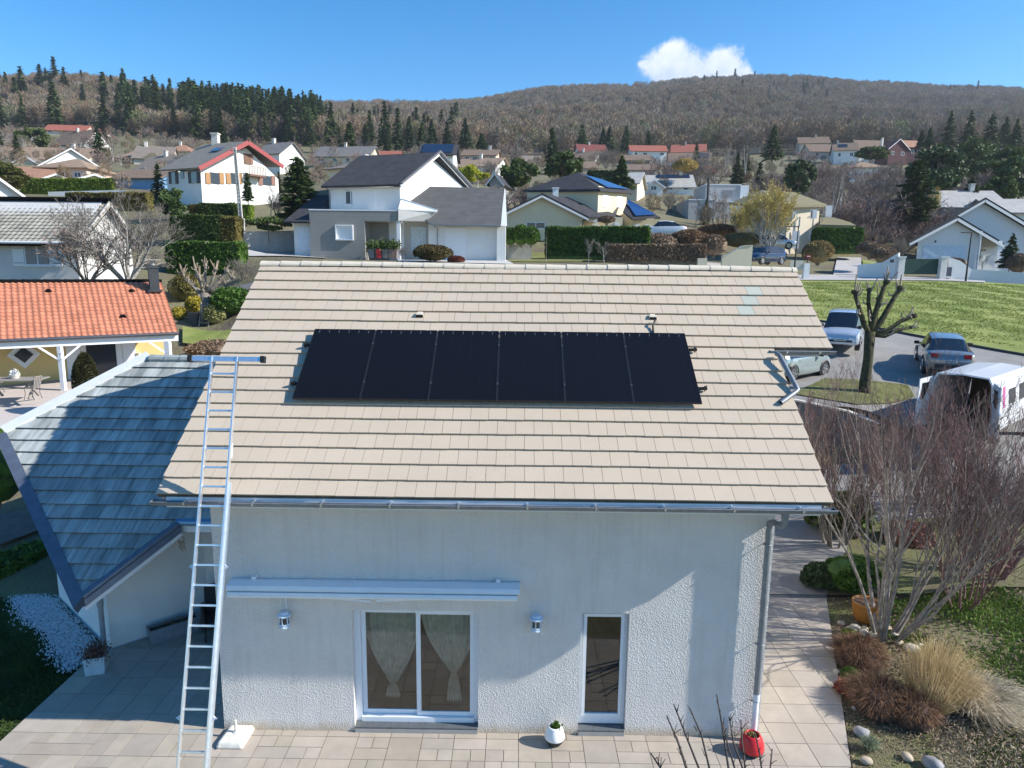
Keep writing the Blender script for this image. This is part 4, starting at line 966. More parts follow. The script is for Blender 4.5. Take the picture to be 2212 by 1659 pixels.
def window(parent, x, y, z, w, h, local=True, frame=None, shut=None, sill=True, depth=.06, M=None, glass=None):
    # a window facing -y in the parent's frame, centred on x, bottom z
    fr = .07; b = MB(); b.bb(x-w/2, x+w/2, y-.03, y+depth, z, z+fr); b.bb(x-w/2, x+w/2, y-.03, y+depth, z+h-fr, z+h); b.bb(x-w/2, x-w/2+fr, y-.03, y+depth, z+fr, z+h-fr); b.bb(x+w/2-fr, x+w/2, y-.03, y+depth, z+fr, z+h-fr)
    if w > .9: b.bb(x-.035, x+.035, y-.03, y+depth, z+fr, z+h-fr)
    if sill: b.bb(x-w/2-.08, x+w/2+.08, y-.10, y+.0, z-.08, z-.002)
    o = b.build('window', frame or M_SHUT, parent, local=local)
    b = MB(); b.bb(x-w/2+fr, x+w/2-fr, y-.008, y+.02, z+fr, z+h-fr); b.build('pane', glass or M_WIN, o, local=local)
    if shut:
        for sx in (-1, 1):
            b = MB(); b.box((x+sx*(w/2+w*.25+.02), y-.03, z+h/2), (w*.5, .04, h+.04)); b.build('shutter', shut, o, local=local)
    return o
def slab(b, P, t=.16):
    P = [Vector(p) for p in P]; n = (P[1]-P[0]).cross(P[2]-P[0]).normalized()
    if n.z < 0: n = -n
    b.prism([tuple(p) for p in P], tuple(-n*t))
def village(name, label, wc, rc, u0, u1, vb, ve, vr, D, dep=8, kind='side', yaw=0, win=4, over=.5, chim=.7, group=None, glaz=None, shutc=None, pv=None, sidewin=True):
    w = (u1-u0)/FP*D-2*over*(1 if kind != 'gable' else 1); uc = (u0+u1)/2
    pb = atD(uc, vb, D); pe = atD(uc, ve, D); rd = D+(dep/2 if kind != 'gable' else 0); pr = atD(uc, vr, rd)
    he = pe.z-pb.z; hr = max(pr.z-pb.z, he+.8); fl = -4
    e = thing(name, label, 'house', tuple(pb), yaw, group)
    b = MB(); x = w/2
    if kind == 'side':
        pl = [(-x, 0, fl), (-x, dep, fl), (-x, dep, he), (-x, dep/2, hr-.12), (-x, 0, he)]; b.prism(pl, (w, 0, 0))
    elif kind == 'gable':
        pl = [(-x, 0, fl), (x, 0, fl), (x, 0, he), (0, 0, hr-.12), (-x, 0, he)]; b.prism(pl, (0, dep, 0))
    else: b.bb(-x, x, 0, dep, fl, he)
    b.build('wall', wm(wc), e, local=True)
    o = over
    if kind == 'side':
        k = (hr-he)/(dep/2); a = he-o*k
        for (ya, yb) in ((-o, dep/2), (dep+o, dep/2)):
            b = MB(); slab(b, [(-x-o, ya, a), (x+o, ya, a), (x+o, yb, hr), (-x-o, yb, hr)]); r = b.build('roof', rm(rc), e, local=True)
            if pv and ya < 0:
                b = MB(); f = pv; P = lambda t, s: (-x+2*x*t, -o+(dep/2+o)*s, a+(hr-a)*s+.08); b.hexa([P(f[0], f[2]), P(f[1], f[2]), P(f[1], f[3]), P(f[0], f[3])], [tuple(np.array(P(i, j))+np.array((0, 0, .06))) for i, j in ((f[0], f[2]), (f[1], f[2]), (f[1], f[3]), (f[0], f[3]))]); b.build('solar_array', M_NAVY, r, local=True)
    elif kind == 'gable':
        k = (hr-he)/x; a = he-o*k
        for sx in (-1, 1):
            b = MB(); slab(b, [(sx*(x+o), -o, a), (0, -o, hr), (0, dep+o, hr), (sx*(x+o), dep+o, a)]); b.build('roof', rm(rc), e, local=True)
        b = MB()
        for sx in (-1, 1): b.hexa([(sx*(x+o), -o-.03, a-.28), (0, -o-.03, hr-.28), (0, -o+.02, hr-.28), (sx*(x+o), -o+.02, a-.28)], [(sx*(x+o), -o-.03, a-.02), (0, -o-.03, hr-.02), (0, -o+.02, hr-.02), (sx*(x+o), -o+.02, a-.02)])
        b.build('barge_board', M_SHUT, e, local=True)
    else:
        rl = max(x-dep/2, .3) if x > dep/2 else .3
        A = [(-x-o, -o, he-.1), (x+o, -o, he-.1), (x+o, dep+o, he-.1), (-x-o, dep+o, he-.1)]; Rr = [(-rl, dep/2, hr), (rl, dep/2, hr)]
        b = MB(); b.add(A+Rr+[(p[0], p[1], p[2]-.18) for p in A], [(0, 1, 5, 4), (1, 2, 5), (2, 3, 4, 5), (3, 0, 4), (9, 8, 7, 6), (0, 6, 7, 1), (1, 7, 8, 2), (2, 8, 9, 3), (3, 9, 6, 0)]); b.build('roof', rm(rc), e, local=True)
    if chim is not None:
        b = MB(); cx_ = -x+2*x*chim; b.bb(cx_-.3, cx_+.3, dep*.45, dep*.45+.6, he, hr+.8); b.bb(cx_-.38, cx_+.38, dep*.45-.08, dep*.45+.68, hr+.8, hr+.9); b.build('chimney', M_CHIM, e, local=True)
    R = random.Random(int(u0*7+vr)); H_ = max(1.6, he)
    if win:
        ncol = win; rows = [H_*.5-.5] if H_ < 4 else [.9, H_-1.9]
        if H_ < 2.5: rows = [.5]
        for zz in rows:
            for i in range(ncol):
                if R.random() < .15: continue
                xx = -x+2*x*(i+.5)/ncol+R.uniform(-.3, .3); ww = R.choice([.9, 1.1, 1.4]) if 2*x/ncol > 2 else .7
                window(e, xx, 0, zz, ww, 1.2 if H_ > 2.3 else .8, shut=shutc, sill=False)
    return e
V = village
BRN = mat('shutter_brown', (.16, .09, .06)); BLK = mat('shutter_dark', (.05, .05, .06))
# left slope of the village
V('house', 'house at the left edge with a big plain brown-grey roof below the wood', 'beige', 'greybr', -60, 48, 345, 322, 288, 220, 12, 'side', .1, 0, chim=None)
V('house', 'long low house with broad tan roof and small skylights at the left edge', 'beige', 'tan', -50, 178, 368, 352, 318, 165, 12, 'side', .05, 0, chim=.8)
V('house', 'dark brown gabled roof in front of the broad tan roof on the left', 'beige', 'greybr', 20, 96, 372, 358, 336, 148, 12, 'gable', .25, 1, chim=None)
V('house', 'two storey white house with wide dark gable and a satellite dish', 'white', 'dark', 88, 228, 384, 366, 320, 125, 11, 'gable', .66, 2, chim=None)
V('house', 'pale pink house with hipped terracotta roof in front of the white gable', 'pink', 'tan', 80, 194, 390, 360, 343, 112, 8, 'hip', .0, 3, chim=None)
V('house', 'low house with orange roof and open white gable above the lime hedge', 'cream', 'orange', 84, 160, 393, 389, 375, 104, 7, 'gable', .6, 0, chim=None)
V('house', 'low cream gable with terracotta tiles at the right end of the lime hedge', 'cream', 'orange', 165, 246, 393, 388, 376, 102, 7, 'gable', .55, 0, chim=None)
V('house', 'low rusty orange roof at the far left above the hedge', 'beige', 'orange', -20, 100, 395, 384, 360, 108, 8, 'side', .1, 0, chim=None)
V('house', 'blue walled house with flat brown roof beside the bare tree', 'blue', 'brown', 243, 352, 412, 382, 366, 104, 8, 'side', -.05, 0, chim=None)
V('house', 'long house high on the left with a bright red roof', 'beige', 'red', 96, 182, 290, 281, 270, 280, 10, 'side', .1, 3, chim=None)
V('house', 'red roofed house beside the long red roof high on the left', 'beige', 'red', 166, 212, 300, 292, 279, 265, 9, 'side', -.3, 2, chim=.5)
V('house', 'brown roofed house with skylight and bright white gable high on the left', 'white', 'brown', 100, 196, 321, 310, 283, 225, 10, 'side', -.35, 4, chim=.4)
V('hut', 'small white hut with light roof next to the green pine on the left', 'white', 'light', 36, 64, 315, 302, 295, 205, 4, 'side', .2, 1, chim=None, over=.3)['category'] = 'hut'
V('house', 'house with brown hipped roof between the birch and the grey roofs', 'beige', 'tan', 252, 300, 352, 340, 325, 170, 9, 'hip', 0, 2, chim=None)
V('house', 'house with grey brown gable roof and white chimney in the left cluster', 'beige', 'greybr', 290, 368, 362, 341, 316, 165, 12, 'side', .25, 2, chim=.2)
V('house', 'house with orange hipped roof behind the grey brown cluster', 'cream', 'orange', 348, 414, 345, 326, 313, 185, 9, 'hip', 0, 3, chim=.4)
V('house', 'long grey brown roof in front of the left cluster with a white gable end', 'white', 'greybr', 278, 388, 376, 363, 336, 140, 9, 'side', -.3, 2, chim=.4)
V('house', 'white house with grey roof peeping out behind the red trimmed house', 'white', 'grey', 548, 612, 350, 330, 308, 150, 9, 'side', -.3, 2, chim=.2)
# behind the centre
V('house', 'cream house with grey gable roof and dark glazed front near the wood', 'cream', 'grey', 677, 800, 354, 336, 316, 170, 10, 'side', -.1, 4, chim=.45)
V('house', 'dark roof with tan edge and white chimney left of the modern house', 'cream', 'greybr', 698, 768, 400, 362, 350, 95, 11, 'side', -.5, 0, chim=.5)
V('house', 'low red roof just above the black roof of the modern house', 'beige', 'red', 796, 862, 345, 337, 326, 190, 8, 'side', 0, 2, chim=None)
V('house', 'house with solar covered roof and white chimney over the modern ridge', 'white', 'dark', 902, 984, 352, 331, 312, 110, 8, 'side', 0, 3, chim=None, pv=(.03, .97, .1, .95))
V('house', 'two storey pinkish house with brown roof below the spruces', 'pink', 'brown', 996, 1074, 350, 334, 323, 180, 9, 'side', -.1, 4, chim=.75)
V('house', 'chalet with broad brown roof and glazed balcony gable behind the willow', 'white', 'tan', 976, 1076, 380, 358, 342, 150, 10, 'side', -.3, 3, chim=.45)
V('house', 'small blue-grey gable left of the yellow solar house', 'grey', 'dark', 1050, 1090, 412, 390, 374, 98, 8, 'gable', -.2, 0, chim=None)
V('house', 'far house with brown roof left of the spruce pair', 'beige', 'brown', 1118, 1164, 342, 331, 321, 300, 9, 'side', 0, 3, chim=None)
V('house', 'wide grey brown roof below the far brown roof in the trees', 'beige', 'greybr', 1108, 1172, 356, 348, 336, 250, 9, 'side', .1, 0, chim=None)
V('house', 'white house with dark red roof and satellite dish below the hill', 'white', 'dkred', 1248, 1312, 342, 326, 312, 270, 9, 'side', .1, 4, chim=.45)
V('house', 'brown roofed house with white gable below the dark red roof', 'white', 'brown', 1226, 1286, 356, 346, 327, 235, 10, 'side', -.35, 0, chim=.4)
V('house', 'pair of plain brown roofs stacked above the yellow solar house', 'beige', 'brown', 1236, 1292, 375, 362, 348, 190, 9, 'side', .1, 0, chim=None)
V('house', 'white house under a long bright red roof in the village centre', 'white', 'red', 1362, 1441, 338, 325, 314, 250, 8, 'side', 0, 4, chim=None)
V('house', 'house with brown roof and white windows in dark shutters, village centre', 'cream', 'brown', 1346, 1406, 358, 345, 334, 215, 8, 'side', -.05, 4, chim=.4, shutc=BLK)
V('house', 'two storey white house with brown roof and balcony, village centre', 'white', 'brown', 1352, 1418, 398, 366, 355, 170, 9, 'side', -.05, 3, chim=None)
V('house', 'white house with pinkish red roof high in the village', 'white', 'red', 1450, 1523, 336, 327, 312, 265, 11, 'side', -.25, 2, chim=.4)
V('house', 'house with brown roof and solar panels below the pinkish red roof', 'white', 'brown', 1446, 1536, 360, 346, 330, 225, 10, 'side', -.15, 3, chim=None, pv=(.7, .95, .3, .9))
V('house', 'long low orange-red roof above the solar strip house', 'beige', 'red', 1470, 1550, 384, 370, 357, 175, 8, 'side', .1, 0, chim=None)
V('house', 'pale grey roof with a strip of black solar panels, village centre', 'white', 'light', 1385, 1500, 416, 402, 378, 140, 10, 'side', -.1, 3, chim=.8, pv=(.3, .97, .72, .96))
V('house', 'small white dormer gable in front of the solar strip roof', 'white', 'light', 1388, 1436, 417, 401, 388, 134, 9, 'gable', -.05, 1, chim=None)
V('house', 'pale roof with yellowish gable right behind the blue solar roof', 'cream', 'light', 1262, 1380, 420, 395, 374, 120, 10, 'side', -.3, 0, chim=None)
V('house', 'far red roof half hidden by birches right of centre', 'beige', 'dkred', 1606, 1646, 322, 312, 304, 310, 8, 'side', .1, 2, chim=None)
V('house', 'pinkish brown roof with skylights high on the right slope', 'beige', 'brown', 1727, 1790, 322, 308, 296, 290, 9, 'side', -.2, 2, chim=.6)
V('house', 'long low brown roof beside the white house with roof windows', 'beige', 'brown', 1748, 1806, 344, 326, 312, 262, 9, 'side', 0, 2, chim=None)
V('house', 'white house with brown roof holding two solar collectors', 'white', 'brown', 1800, 1850, 346, 323, 309, 250, 9, 'side', -.3, 2, chim=.2, pv=(.2, .6, .4, .8))
V('house', 'wide brown roof over a pale wall left of the purple chalet', 'white', 'brown', 1854, 1918, 338, 320, 303, 255, 9, 'side', .05, 2, chim=None)
V('house', 'purple-brown timber chalet with white windows on the right slope', 'purple', 'dkred', 1912, 1966, 344, 320, 300, 250, 9, 'gable', .25, 2, chim=.1)
V('house', 'purple-brown wing with orange roof beside the timber chalet', 'purple', 'orange', 1958, 2026, 340, 317, 304, 252, 8, 'side', .1, 4, chim=None)
V('house', 'white house with tan hipped roof and a round window on the right', 'white', 'tan', 1832, 1910, 392, 361, 350, 200, 8, 'hip', -.1, 3, chim=None)
V('house', 'small white house behind the birch clump on the right', 'white', 'brown', 1750, 1782, 424, 404, 393, 150, 8, 'gable', -.3, 0, chim=None)
V('house', 'grey white house with light grey roof behind the garage gable', 'grey', 'light', 2030, 2178, 462, 444, 412, 97, 9, 'side', -.05, 0, chim=.7)
V('house', 'house with striped light roof at the right edge behind the gable', 'white', 'light', 2150, 2260, 480, 456, 430, 92, 9, 'side', -.05, 0, chim=None)
V('house', 'white walled house with orange tiled edge at the left frame edge', 'white', 'orange', -130, 64, 470, 428, 352, 62, 12, 'gable', .72, 0, chim=None)

P_ = lambda u, v, D: tuple(atD(u, v, D))
def pw(b, pts, t=.25):
    # wall panel through frame points at given distances, thickness away from the camera
    P = [Vector(q) for q in pts]; n = (P[1]-P[0]).cross(P[2]-P[0]).normalized()
    if n.y < 0: n = -n
    b.prism([tuple(q) for q in P], tuple(n*t))
def front(parent, name, m, u0, u1, v0, v1, D, t=.08, proud=.05):
    # panel lying on a wall that faces the camera
    a, c = atD(u0, v1, D-proud), atD(u1, v0, D-proud); b = MB(); b.bb(a.x, c.x, a.y, a.y+t, a.z, c.z); return b.build(name, m, parent)
def win2(parent, u0, u1, v0, v1, D, shut=None, sill=True, glass=None):
    a, c = atD(u0, v1, D), atD(u1, v0, D)
    o = org(parent); return window(parent, (a.x+c.x)/2-o.x, a.y-.02-o.y, a.z-o.z, c.x-a.x, c.z-a.z, shut=shut, sill=sill, glass=glass)

# ---------------------------------------------------------------- modern house, centre
def modern():
    e = thing('modern_house', 'modern white house with dark grey roofs and grey timber-clad front', 'house', P_(766, 566, 60))
    MD = roofmat('roof_anthracite', (.050, .050, .055), per=.19, var=.2, bump=.8); MW = wm('white'); 
    MG = mat('grey_cladding', (.255, .25, .235), rough=.8, var=.06, scale=1)
    t = MG.node_tree; bs = t.nodes['Principled BSDF']; tcn = N(t, 'ShaderNodeTexCoord'); sp = N(t, 'ShaderNodeSeparateXYZ'); t.links.new(tcn.outputs['Object'], sp.inputs[0]); fr = mth(t, 'FRACT', mth(t, 'DIVIDE', sp.outputs[2], .2))
    mm = N(t, 'ShaderNodeMix', data_type='RGBA', blend_type='MULTIPLY'); t.links.new(mth(t, 'LESS_THAN', fr, .15), mm.inputs[0]); t.links.new(bs.inputs['Base Color'].links[0].from_socket, mm.inputs[6]); mm.inputs[7].default_value = (.72, .72, .72, 1); t.links.new(mm.outputs[2], bs.inputs['Base Color'])
    # main volume
    b = MB(); eL, eR, rR, rL, bR = P_(693, 401.6, 62.5), P_(866, 397.7, 61.2), P_(949.5, 328.7, 66.2), P_(776, 336.5, 67.6), P_(1019, 405, 68.5)
    slab(b, [eL, eR, rR, rL], .2)
    def bk(p, q): return tuple(Vector(p)+(Vector(q)-Vector(p)))
    bL = tuple(Vector(bR)+Vector(eL)-Vector(eR)); r2 = b.build('roof', MD, e)
    b = MB(); slab(b, [bR, bL, rL, rR], .2); b.build('roof', MD, e)
    # the ridge and the verge tiles that step along the right rake
    b = MB(); q0, q1 = Vector(eR), Vector(rR); n = 17
    for i in range(n): b.bar(q0.lerp(q1, i/n)+Vector((.06, -.02, .04)), q0.lerp(q1, (i+.96)/n)+Vector((.06, -.02, .09)), .22, .16)
    q0, q1 = Vector(bR), Vector(rR)
    for i in range(n): b.bar(q0.lerp(q1, i/n)+Vector((.06, 0, .04)), q0.lerp(q1, (i+.96)/n)+Vector((.06, 0, .09)), .22, .16)
    v = b.build('verge_tiles', mat('verge_grey', (.14, .14, .15), rough=.8), r2); v['kind'] = 'stuff'
    for a, c in ((eR, rR), (bR, rR)):
        b = MB(); b.bar(Vector(a)+Vector((-.02, .0, -.16)), Vector(c)+Vector((-.02, .0, -.16)), .10, .26); b.build('barge_board', M_SHUT, e)
    b = MB()
    fl = P_(716, 460, 62.6); z0 = P_(700, 566, 62)[2]-1.5
    A = Vector(P_(713, 402, 63.2)); B_ = Vector(P_(864, 402, 62.0)); C = Vector(P_(1003, 405, 68.3)); Dd = A+C-B_
    zt = [p.z for p in (A, B_, C, Dd)]
    b.hexa([(p.x, p.y, z0) for p in (A, B_, C, Dd)], [(p.x, p.y, Vector(eL).z-.05 if i < 2 else Vector(bR).z-.05) for i, p in enumerate((A, B_, C, Dd))])
    b.prism([(B_.x+.001, B_.y+.001, Vector(eL).z-.06), (C.x, C.y, Vector(bR).z-.06), tuple(Vector(rR)+Vector((-.9, .1, -.35)))], (-.3, .25, 0))
    b.build('wall', MW, e)
    win2(e, 746, 770.5, 412, 442, 62.85); front(e, 'shutter_box', M_SHUT, 809, 841, 411, 446, 62.5, .05, .1)
    b = MB(); b.bar(P_(700, 404, 62.7), P_(866, 400.5, 61.4), .12, .12); b.build('gutter', M_SHUT, e)
    b = MB(); b.tube([P_(703, 405, 63), P_(711, 411, 63.1), P_(713, 452, 63.2)], .05, 6); b.build('downpipe', M_ZINC, e)
    # left wing with the garage door
    b = MB(); slab(b, [P_(612, 478, 60), P_(668, 478.5, 59.7), P_(716, 455, 63.5), P_(716, 421, 65.6), P_(682, 421, 66)], .15); b.build('roof', MD, e)
    b = MB(); pa, pb2 = atD(634, 480, 60.8), atD(672, 480, 60.8); b.bb(pa.x, pb2.x, pa.y, pa.y+5, z0, pa.z); b.build('wall', MW, e)
    g = front(e, 'garage_door', mat('door_bluewhite', (.62, .68, .74), rough=.5), 645, 671, 489, 541, 60.8, .05, .04)
    # grey clad box with the porch
    a, c = atD(667.5, 451, 60), atD(860, 451, 60); z1 = a.z; zp = atD(800, 477, 60).z; x1, x2 = atD(788, 500, 60).x, atD(858, 500, 60).x
    b = MB(); b.bb(a.x, x1, a.y, a.y+3, z0, z1-.12); b.bb(x1, c.x, a.y, a.y+.25, zp, z1-.12); b.bb(x1, c.x, a.y+2.2, a.y+3, z0, zp); b.build('clad_wall', MG, e)
    b = MB(); b.bb(a.x-.03, c.x+.0, a.y-.03, a.y+3, z1-.119, z1-.02); b.build('coping', M_SHUT, e)
    b = MB(); b.bb(x1, c.x, a.y+.251, a.y+2.2, zp-.02, zp+.1); b.build('porch_ceiling', M_SHUT, e)
    # slanted white fascia box
    b = MB(); q = [P_(860.5, 451, 59.9), P_(944, 455.5, 61), P_(921.5, 478, 61), P_(860.5, 477, 59.9)]; b.prism(q, (.0, 1.2, 0)); b.build('fascia_box', mat('fascia_grey', (.52, .52, .50), var=.04), e)
    b = MB(); slab(b, [P_(866, 430.5, 62), P_(944, 455, 61), P_(943, 457, 61), P_(860, 452.5, 60)], .1); b.bar(P_(866, 430, 62), P_(944, 455, 61), .1, .16); b.bar(P_(860, 452, 59.95), P_(944, 456, 60.95), .1, .12); b.build('parapet', M_SHUT, e)
    b = MB(); p = atD(860, 477, 60.1); b.bb(p.x-.15, p.x+.16, p.y, p.y+.3, z0, p.z); b.build('post', M_SHUT, e)
    # window box
    a2_, c2_ = atD(725.6, 519, 60), atD(763, 486, 60); b = MB(); w = .1
    for (xa, xb, za, zb) in ((a2_.x, c2_.x, a2_.z, a2_.z+w), (a2_.x, c2_.x, c2_.z-w, c2_.z), (a2_.x, a2_.x+w, a2_.z+w, c2_.z-w), (c2_.x-w, c2_.x, a2_.z+w, c2_.z-w)): b.bb(xa, xb, a2_.y-.18, a2_.y-.001, za, zb)
    b.bb(a2_.x+w, c2_.x-w, a2_.y-.03, a2_.y-.002, a2_.z+w, c2_.z-w); b.build('window_box', M_SHUT, e)
    # right wing
    b = MB(); slab(b, [P_(926, 482, 60.5), P_(1081, 486, 60.5), P_(1090, 407, 64.8), P_(920, 402.5, 64.8), P_(883, 429, 63.2)], .18); b.build('roof', roofmat('roof_midgrey', (.105, .105, .105), per=.17, var=.15, bump=.7), e)
    b = MB(); b.prism([P_(1082, 487.5, 60.4), P_(1095.5, 488, 60.3), P_(1091, 407, 64.9), P_(1089, 407, 64.9)], (0, .15, 0)); b.build('barge_board', M_SHUT, e)
    a3, c3 = atD(926, 560, 61.6), atD(1074, 484, 61.6); b = MB(); b.bb(a3.x, c3.x, a3.y, a3.y+6, z0, c3.z); b.bb(c3.x, c3.x+.75, a3.y-.6, a3.y+.8, z0, c3.z); b.build('wall', MW, e)
    b = MB(); p = atD(860, 480, 62.3); q = atD(928, 480, 62.3); b.bb(p.x, q.x, p.y, p.y+.3, z0, p.z+.2); b.build('wall', mat('porch_wall', (.46, .43, .38), var=.05), e)
    front(e, 'door', mat('door_pale', (.50, .56, .58)), 888, 921, 490, 543, 62.3, .05, .05)
    gd = front(e, 'garage_door', M_SHUT, 961, 1007, 491.5, 555, 61.6, .05, .05)
    b = MB(); p = atD(926, 484, 60.3); q = atD(1081, 487, 60.3); b.bar(p, q, .12, .12); b.build('gutter', M_ZINC, e)
    b = MB(); b.tube([P_(933, 486, 60.4), P_(945, 492, 61.4), P_(945, 560, 61.4)], .05, 6); b.build('downpipe', M_ZINC, e)
modern()
# planters in the porch
def planters():
    lab = ['grey planter with shrub at the left of the porch row', 'bright red planter in the porch row', 'tall grey planter with a dark green shrub mid-row', 'brown planter right of the tall grey one', 'brown planter beside the white porch post']
    for i, (u, c) in enumerate(((803, (.22, .22, .22)), (819, (.62, .04, .04)), (833, (.22, .21, .20)), (845, (.26, .19, .16)), (853, (.24, .17, .14)))):
        p = atD(u, 557.5, 59.3+i*.05); e = thing('planter', lab[i], 'planter', tuple(p), group='planters in the modern porch')
        b = MB(); b.hexa([(-.16, -.16, 0), (.16, -.16, 0), (.16, .16, 0), (-.16, .16, 0)], [(-.23, -.23, .75), (.23, -.23, .75), (.23, .23, .75), (-.23, .23, .75)]); b.build('pot', mat('planter%d' % i, c), e, local=True)
        rs = np.random.RandomState(i); P = rs.normal(size=(260, 3))*[.2, .2, .22]+[0, 0, 1.05]; leaves('shrub', P, L_HEDGE, e, rs, size=.12, up=.3)
planters()

# ---------------------------------------------------------------- yellow house with blue solar panels
def solar_house():
    e = thing('yellow_house', 'pale yellow house with black hipped roof and bright blue solar panels', 'house', P_(1260, 505, 78))
    MY = wm('cream') if False else mat('yellow_wall', (.66, .575, .40), rough=.9, var=.04, scale=.6); MO = mat('ochre_wall', (.66, .51, .30), rough=.9, var=.04); MD = roofmat('roof_anthracite', (.05, .05, .055)); z0 = P_(1250, 520, 78)[2]-2
    ap, a, c, d = P_(1249, 371.7, 82.5), P_(1126.8, 410.5, 82.5), P_(1297, 408, 76.8), P_(1371, 413.5, 84.5)
    bk = tuple(Vector(a)+Vector(d)-Vector(c)); b = MB(); b.add([ap, a, c, d, bk]+[tuple(Vector(p)-Vector((0, 0, .25))) for p in (a, c, d, bk)], [(0, 1, 2), (0, 2, 3), (0, 3, 4), (0, 4, 1), (1, 5, 6, 2), (2, 6, 7, 3), (3, 7, 8, 4), (4, 8, 5, 1), (8, 7, 6, 5)]); r = b.build('roof', MD, e)
    def pvp(P, m=M_BLUEPV, up=.12, n=1):
        P = [Vector(p) for p in P]; nr = (P[1]-P[0]).cross(P[2]-P[0]).normalized(); nr = nr if nr.z > 0 else -nr
        b = MB(); b.prism([tuple(p+nr*up) for p in P], tuple(nr*.05)); return b
    A, C, Dv = Vector(ap), Vector(c), Vector(d)
    def onf(s, t): lo = C.lerp(Dv, t); return A.lerp(lo, s)
    pvp([onf(.25, .05), onf(.95, .22), onf(.95, .86), onf(.40, .80)]).build('solar_array', M_BLUEPV, r)
    A2, B2, C2 = Vector(P_(1138, 412, 82.2)), Vector(P_(1292.5, 412, 77.6)), Vector(P_(1354, 414, 84)); 
    b = MB(); D2 = A2+C2-B2; zt = min(A2.z, B2.z, C2.z)+.1; b.hexa([(p.x, p.y, z0) for p in (A2, B2, C2, D2)], [(p.x, p.y, A2.z+.12) for p in (A2, B2, C2, D2)]); b.build('wall', MY, e)
    def sidep(name, m, t0, t1, v0, v1, pr=.06):
        p, q = B2.lerp(C2, t0), B2.lerp(C2, t1); n = Vector(((C2-B2).y, -(C2-B2).x, 0)).normalized()
        zz = [P_(1325, v, (p.y+q.y)/2-CY)[2] for v in (v0, v1)]; b = MB(); b.prism([(p.x, p.y, zz[1]), (q.x, q.y, zz[1]), (q.x, q.y, zz[0]), (p.x, p.y, zz[0])], tuple(n*pr)); return b.build(name, m, e)
    sidep('shutter', M_SHUT, .13, .34, 421, 448); w = sidep('window', M_SHUT, .62, .84, 423, 449, .05); 
    # gable wing at the left
    gA, gL, gR, gB = P_(1171, 417, 74), P_(1090, 456.5, 74), P_(1272, 468, 74), P_(1222, 418, 82)
    b = MB(); slab(b, [gA, gR, P_(1346, 468, 79.5), P_(1300, 452, 80), P_(1238, 428, 81)], .2); b.build('roof', MD, e)
    b = MB(); slab(b, [gL, gA, tuple(Vector(gA)+Vector((1, 7, .1))), tuple(Vector(gL)+Vector((1, 7, 0)))], .2); b.build('roof', MD, e)
    b = MB(); q = [P_(1096, 520, 74.6), P_(1261, 520, 74.6), P_(1261, 465, 74.6), P_(1171, 423, 74.6), P_(1096, 458, 74.6)]; b.prism(q, (0, 4, 0)); b.build('wall', MY, e)
    for p, q in ((gL, gA), (gR, gA)): b = MB(); b.bar(Vector(p)-Vector((0, .0, .32)), Vector(q)-Vector((0, .0, .32)), .08, .2); b.build('barge_board', M_SHUT, e)
    win2(e, 1137, 1178, 480, 494, 74.6)
    b = MB(); p = Vector(P_(1200, 432, 76)); b.bb(p.x-.3, p.x+.3, p.y, p.y+.6, p.z-.5, P_(1200, 407, 76)[2]); b.bb(p.x-.38, p.x+.38, p.y-.08, p.y+.68, P_(1200, 407, 76)[2], P_(1200, 405, 76)[2]); b.build('chimney', M_SHUT, e)
    b = MB(); b.tube([P_(1272, 470, 74), P_(1259, 477, 74.2), P_(1258, 500, 74.3)], .07, 6); b.build('downpipe', M_BLACK, e)
    b = MB(); b.prism([P_(1262, 520, 76.3), P_(1345, 520, 76.3), P_(1345, 469, 76.3), P_(1262, 469, 76.3)], (0, 3, 0)); b.build('wall', MY, e)
    front(e, 'awning_box', M_SHUT, 1271, 1313, 473.5, 479, 76, .5, .4); front(e, 'door', M_SHUT, 1279, 1293, 480, 503, 76.3); front(e, 'door', M_SHUT, 1327, 1337, 481, 505, 76.3)
    # right wing with solar roof
    q = [P_(1346, 456.5, 78.5), P_(1366, 472, 76), P_(1427, 469, 77.5), P_(1355, 434, 82)]; b = MB(); slab(b, q, .2); r = b.build('roof', MD, e)
    Q = [Vector(x) for x in q]; pvp([Q[0].lerp(Q[3], .75), Q[1].lerp(Q[2], .12)+Vector((0, .4, .2)), Q[2]+Vector((-.5, .2, .15)), Q[3]+Vector((.1, -.1, 0))], up=.1).build('solar_array', M_BLUEPV, r)
    b = MB(); b.prism([P_(1366, 520, 76.8), P_(1413, 520, 76.8), P_(1413, 471, 76.8), P_(1366, 474, 76.8)], (0, 5, 0)); b.prism([P_(1347, 520, 78), P_(1366, 520, 76.8), P_(1366, 474, 76.8), P_(1347, 461, 78)], (0, 4, 0)); b.build('wall', MO, e)
    front(e, 'garage_door', M_SHUT, 1369, 1383, 485, 506, 76.8); front(e, 'garage_door', M_SHUT, 1392, 1405, 485, 506, 76.8)
solar_house()

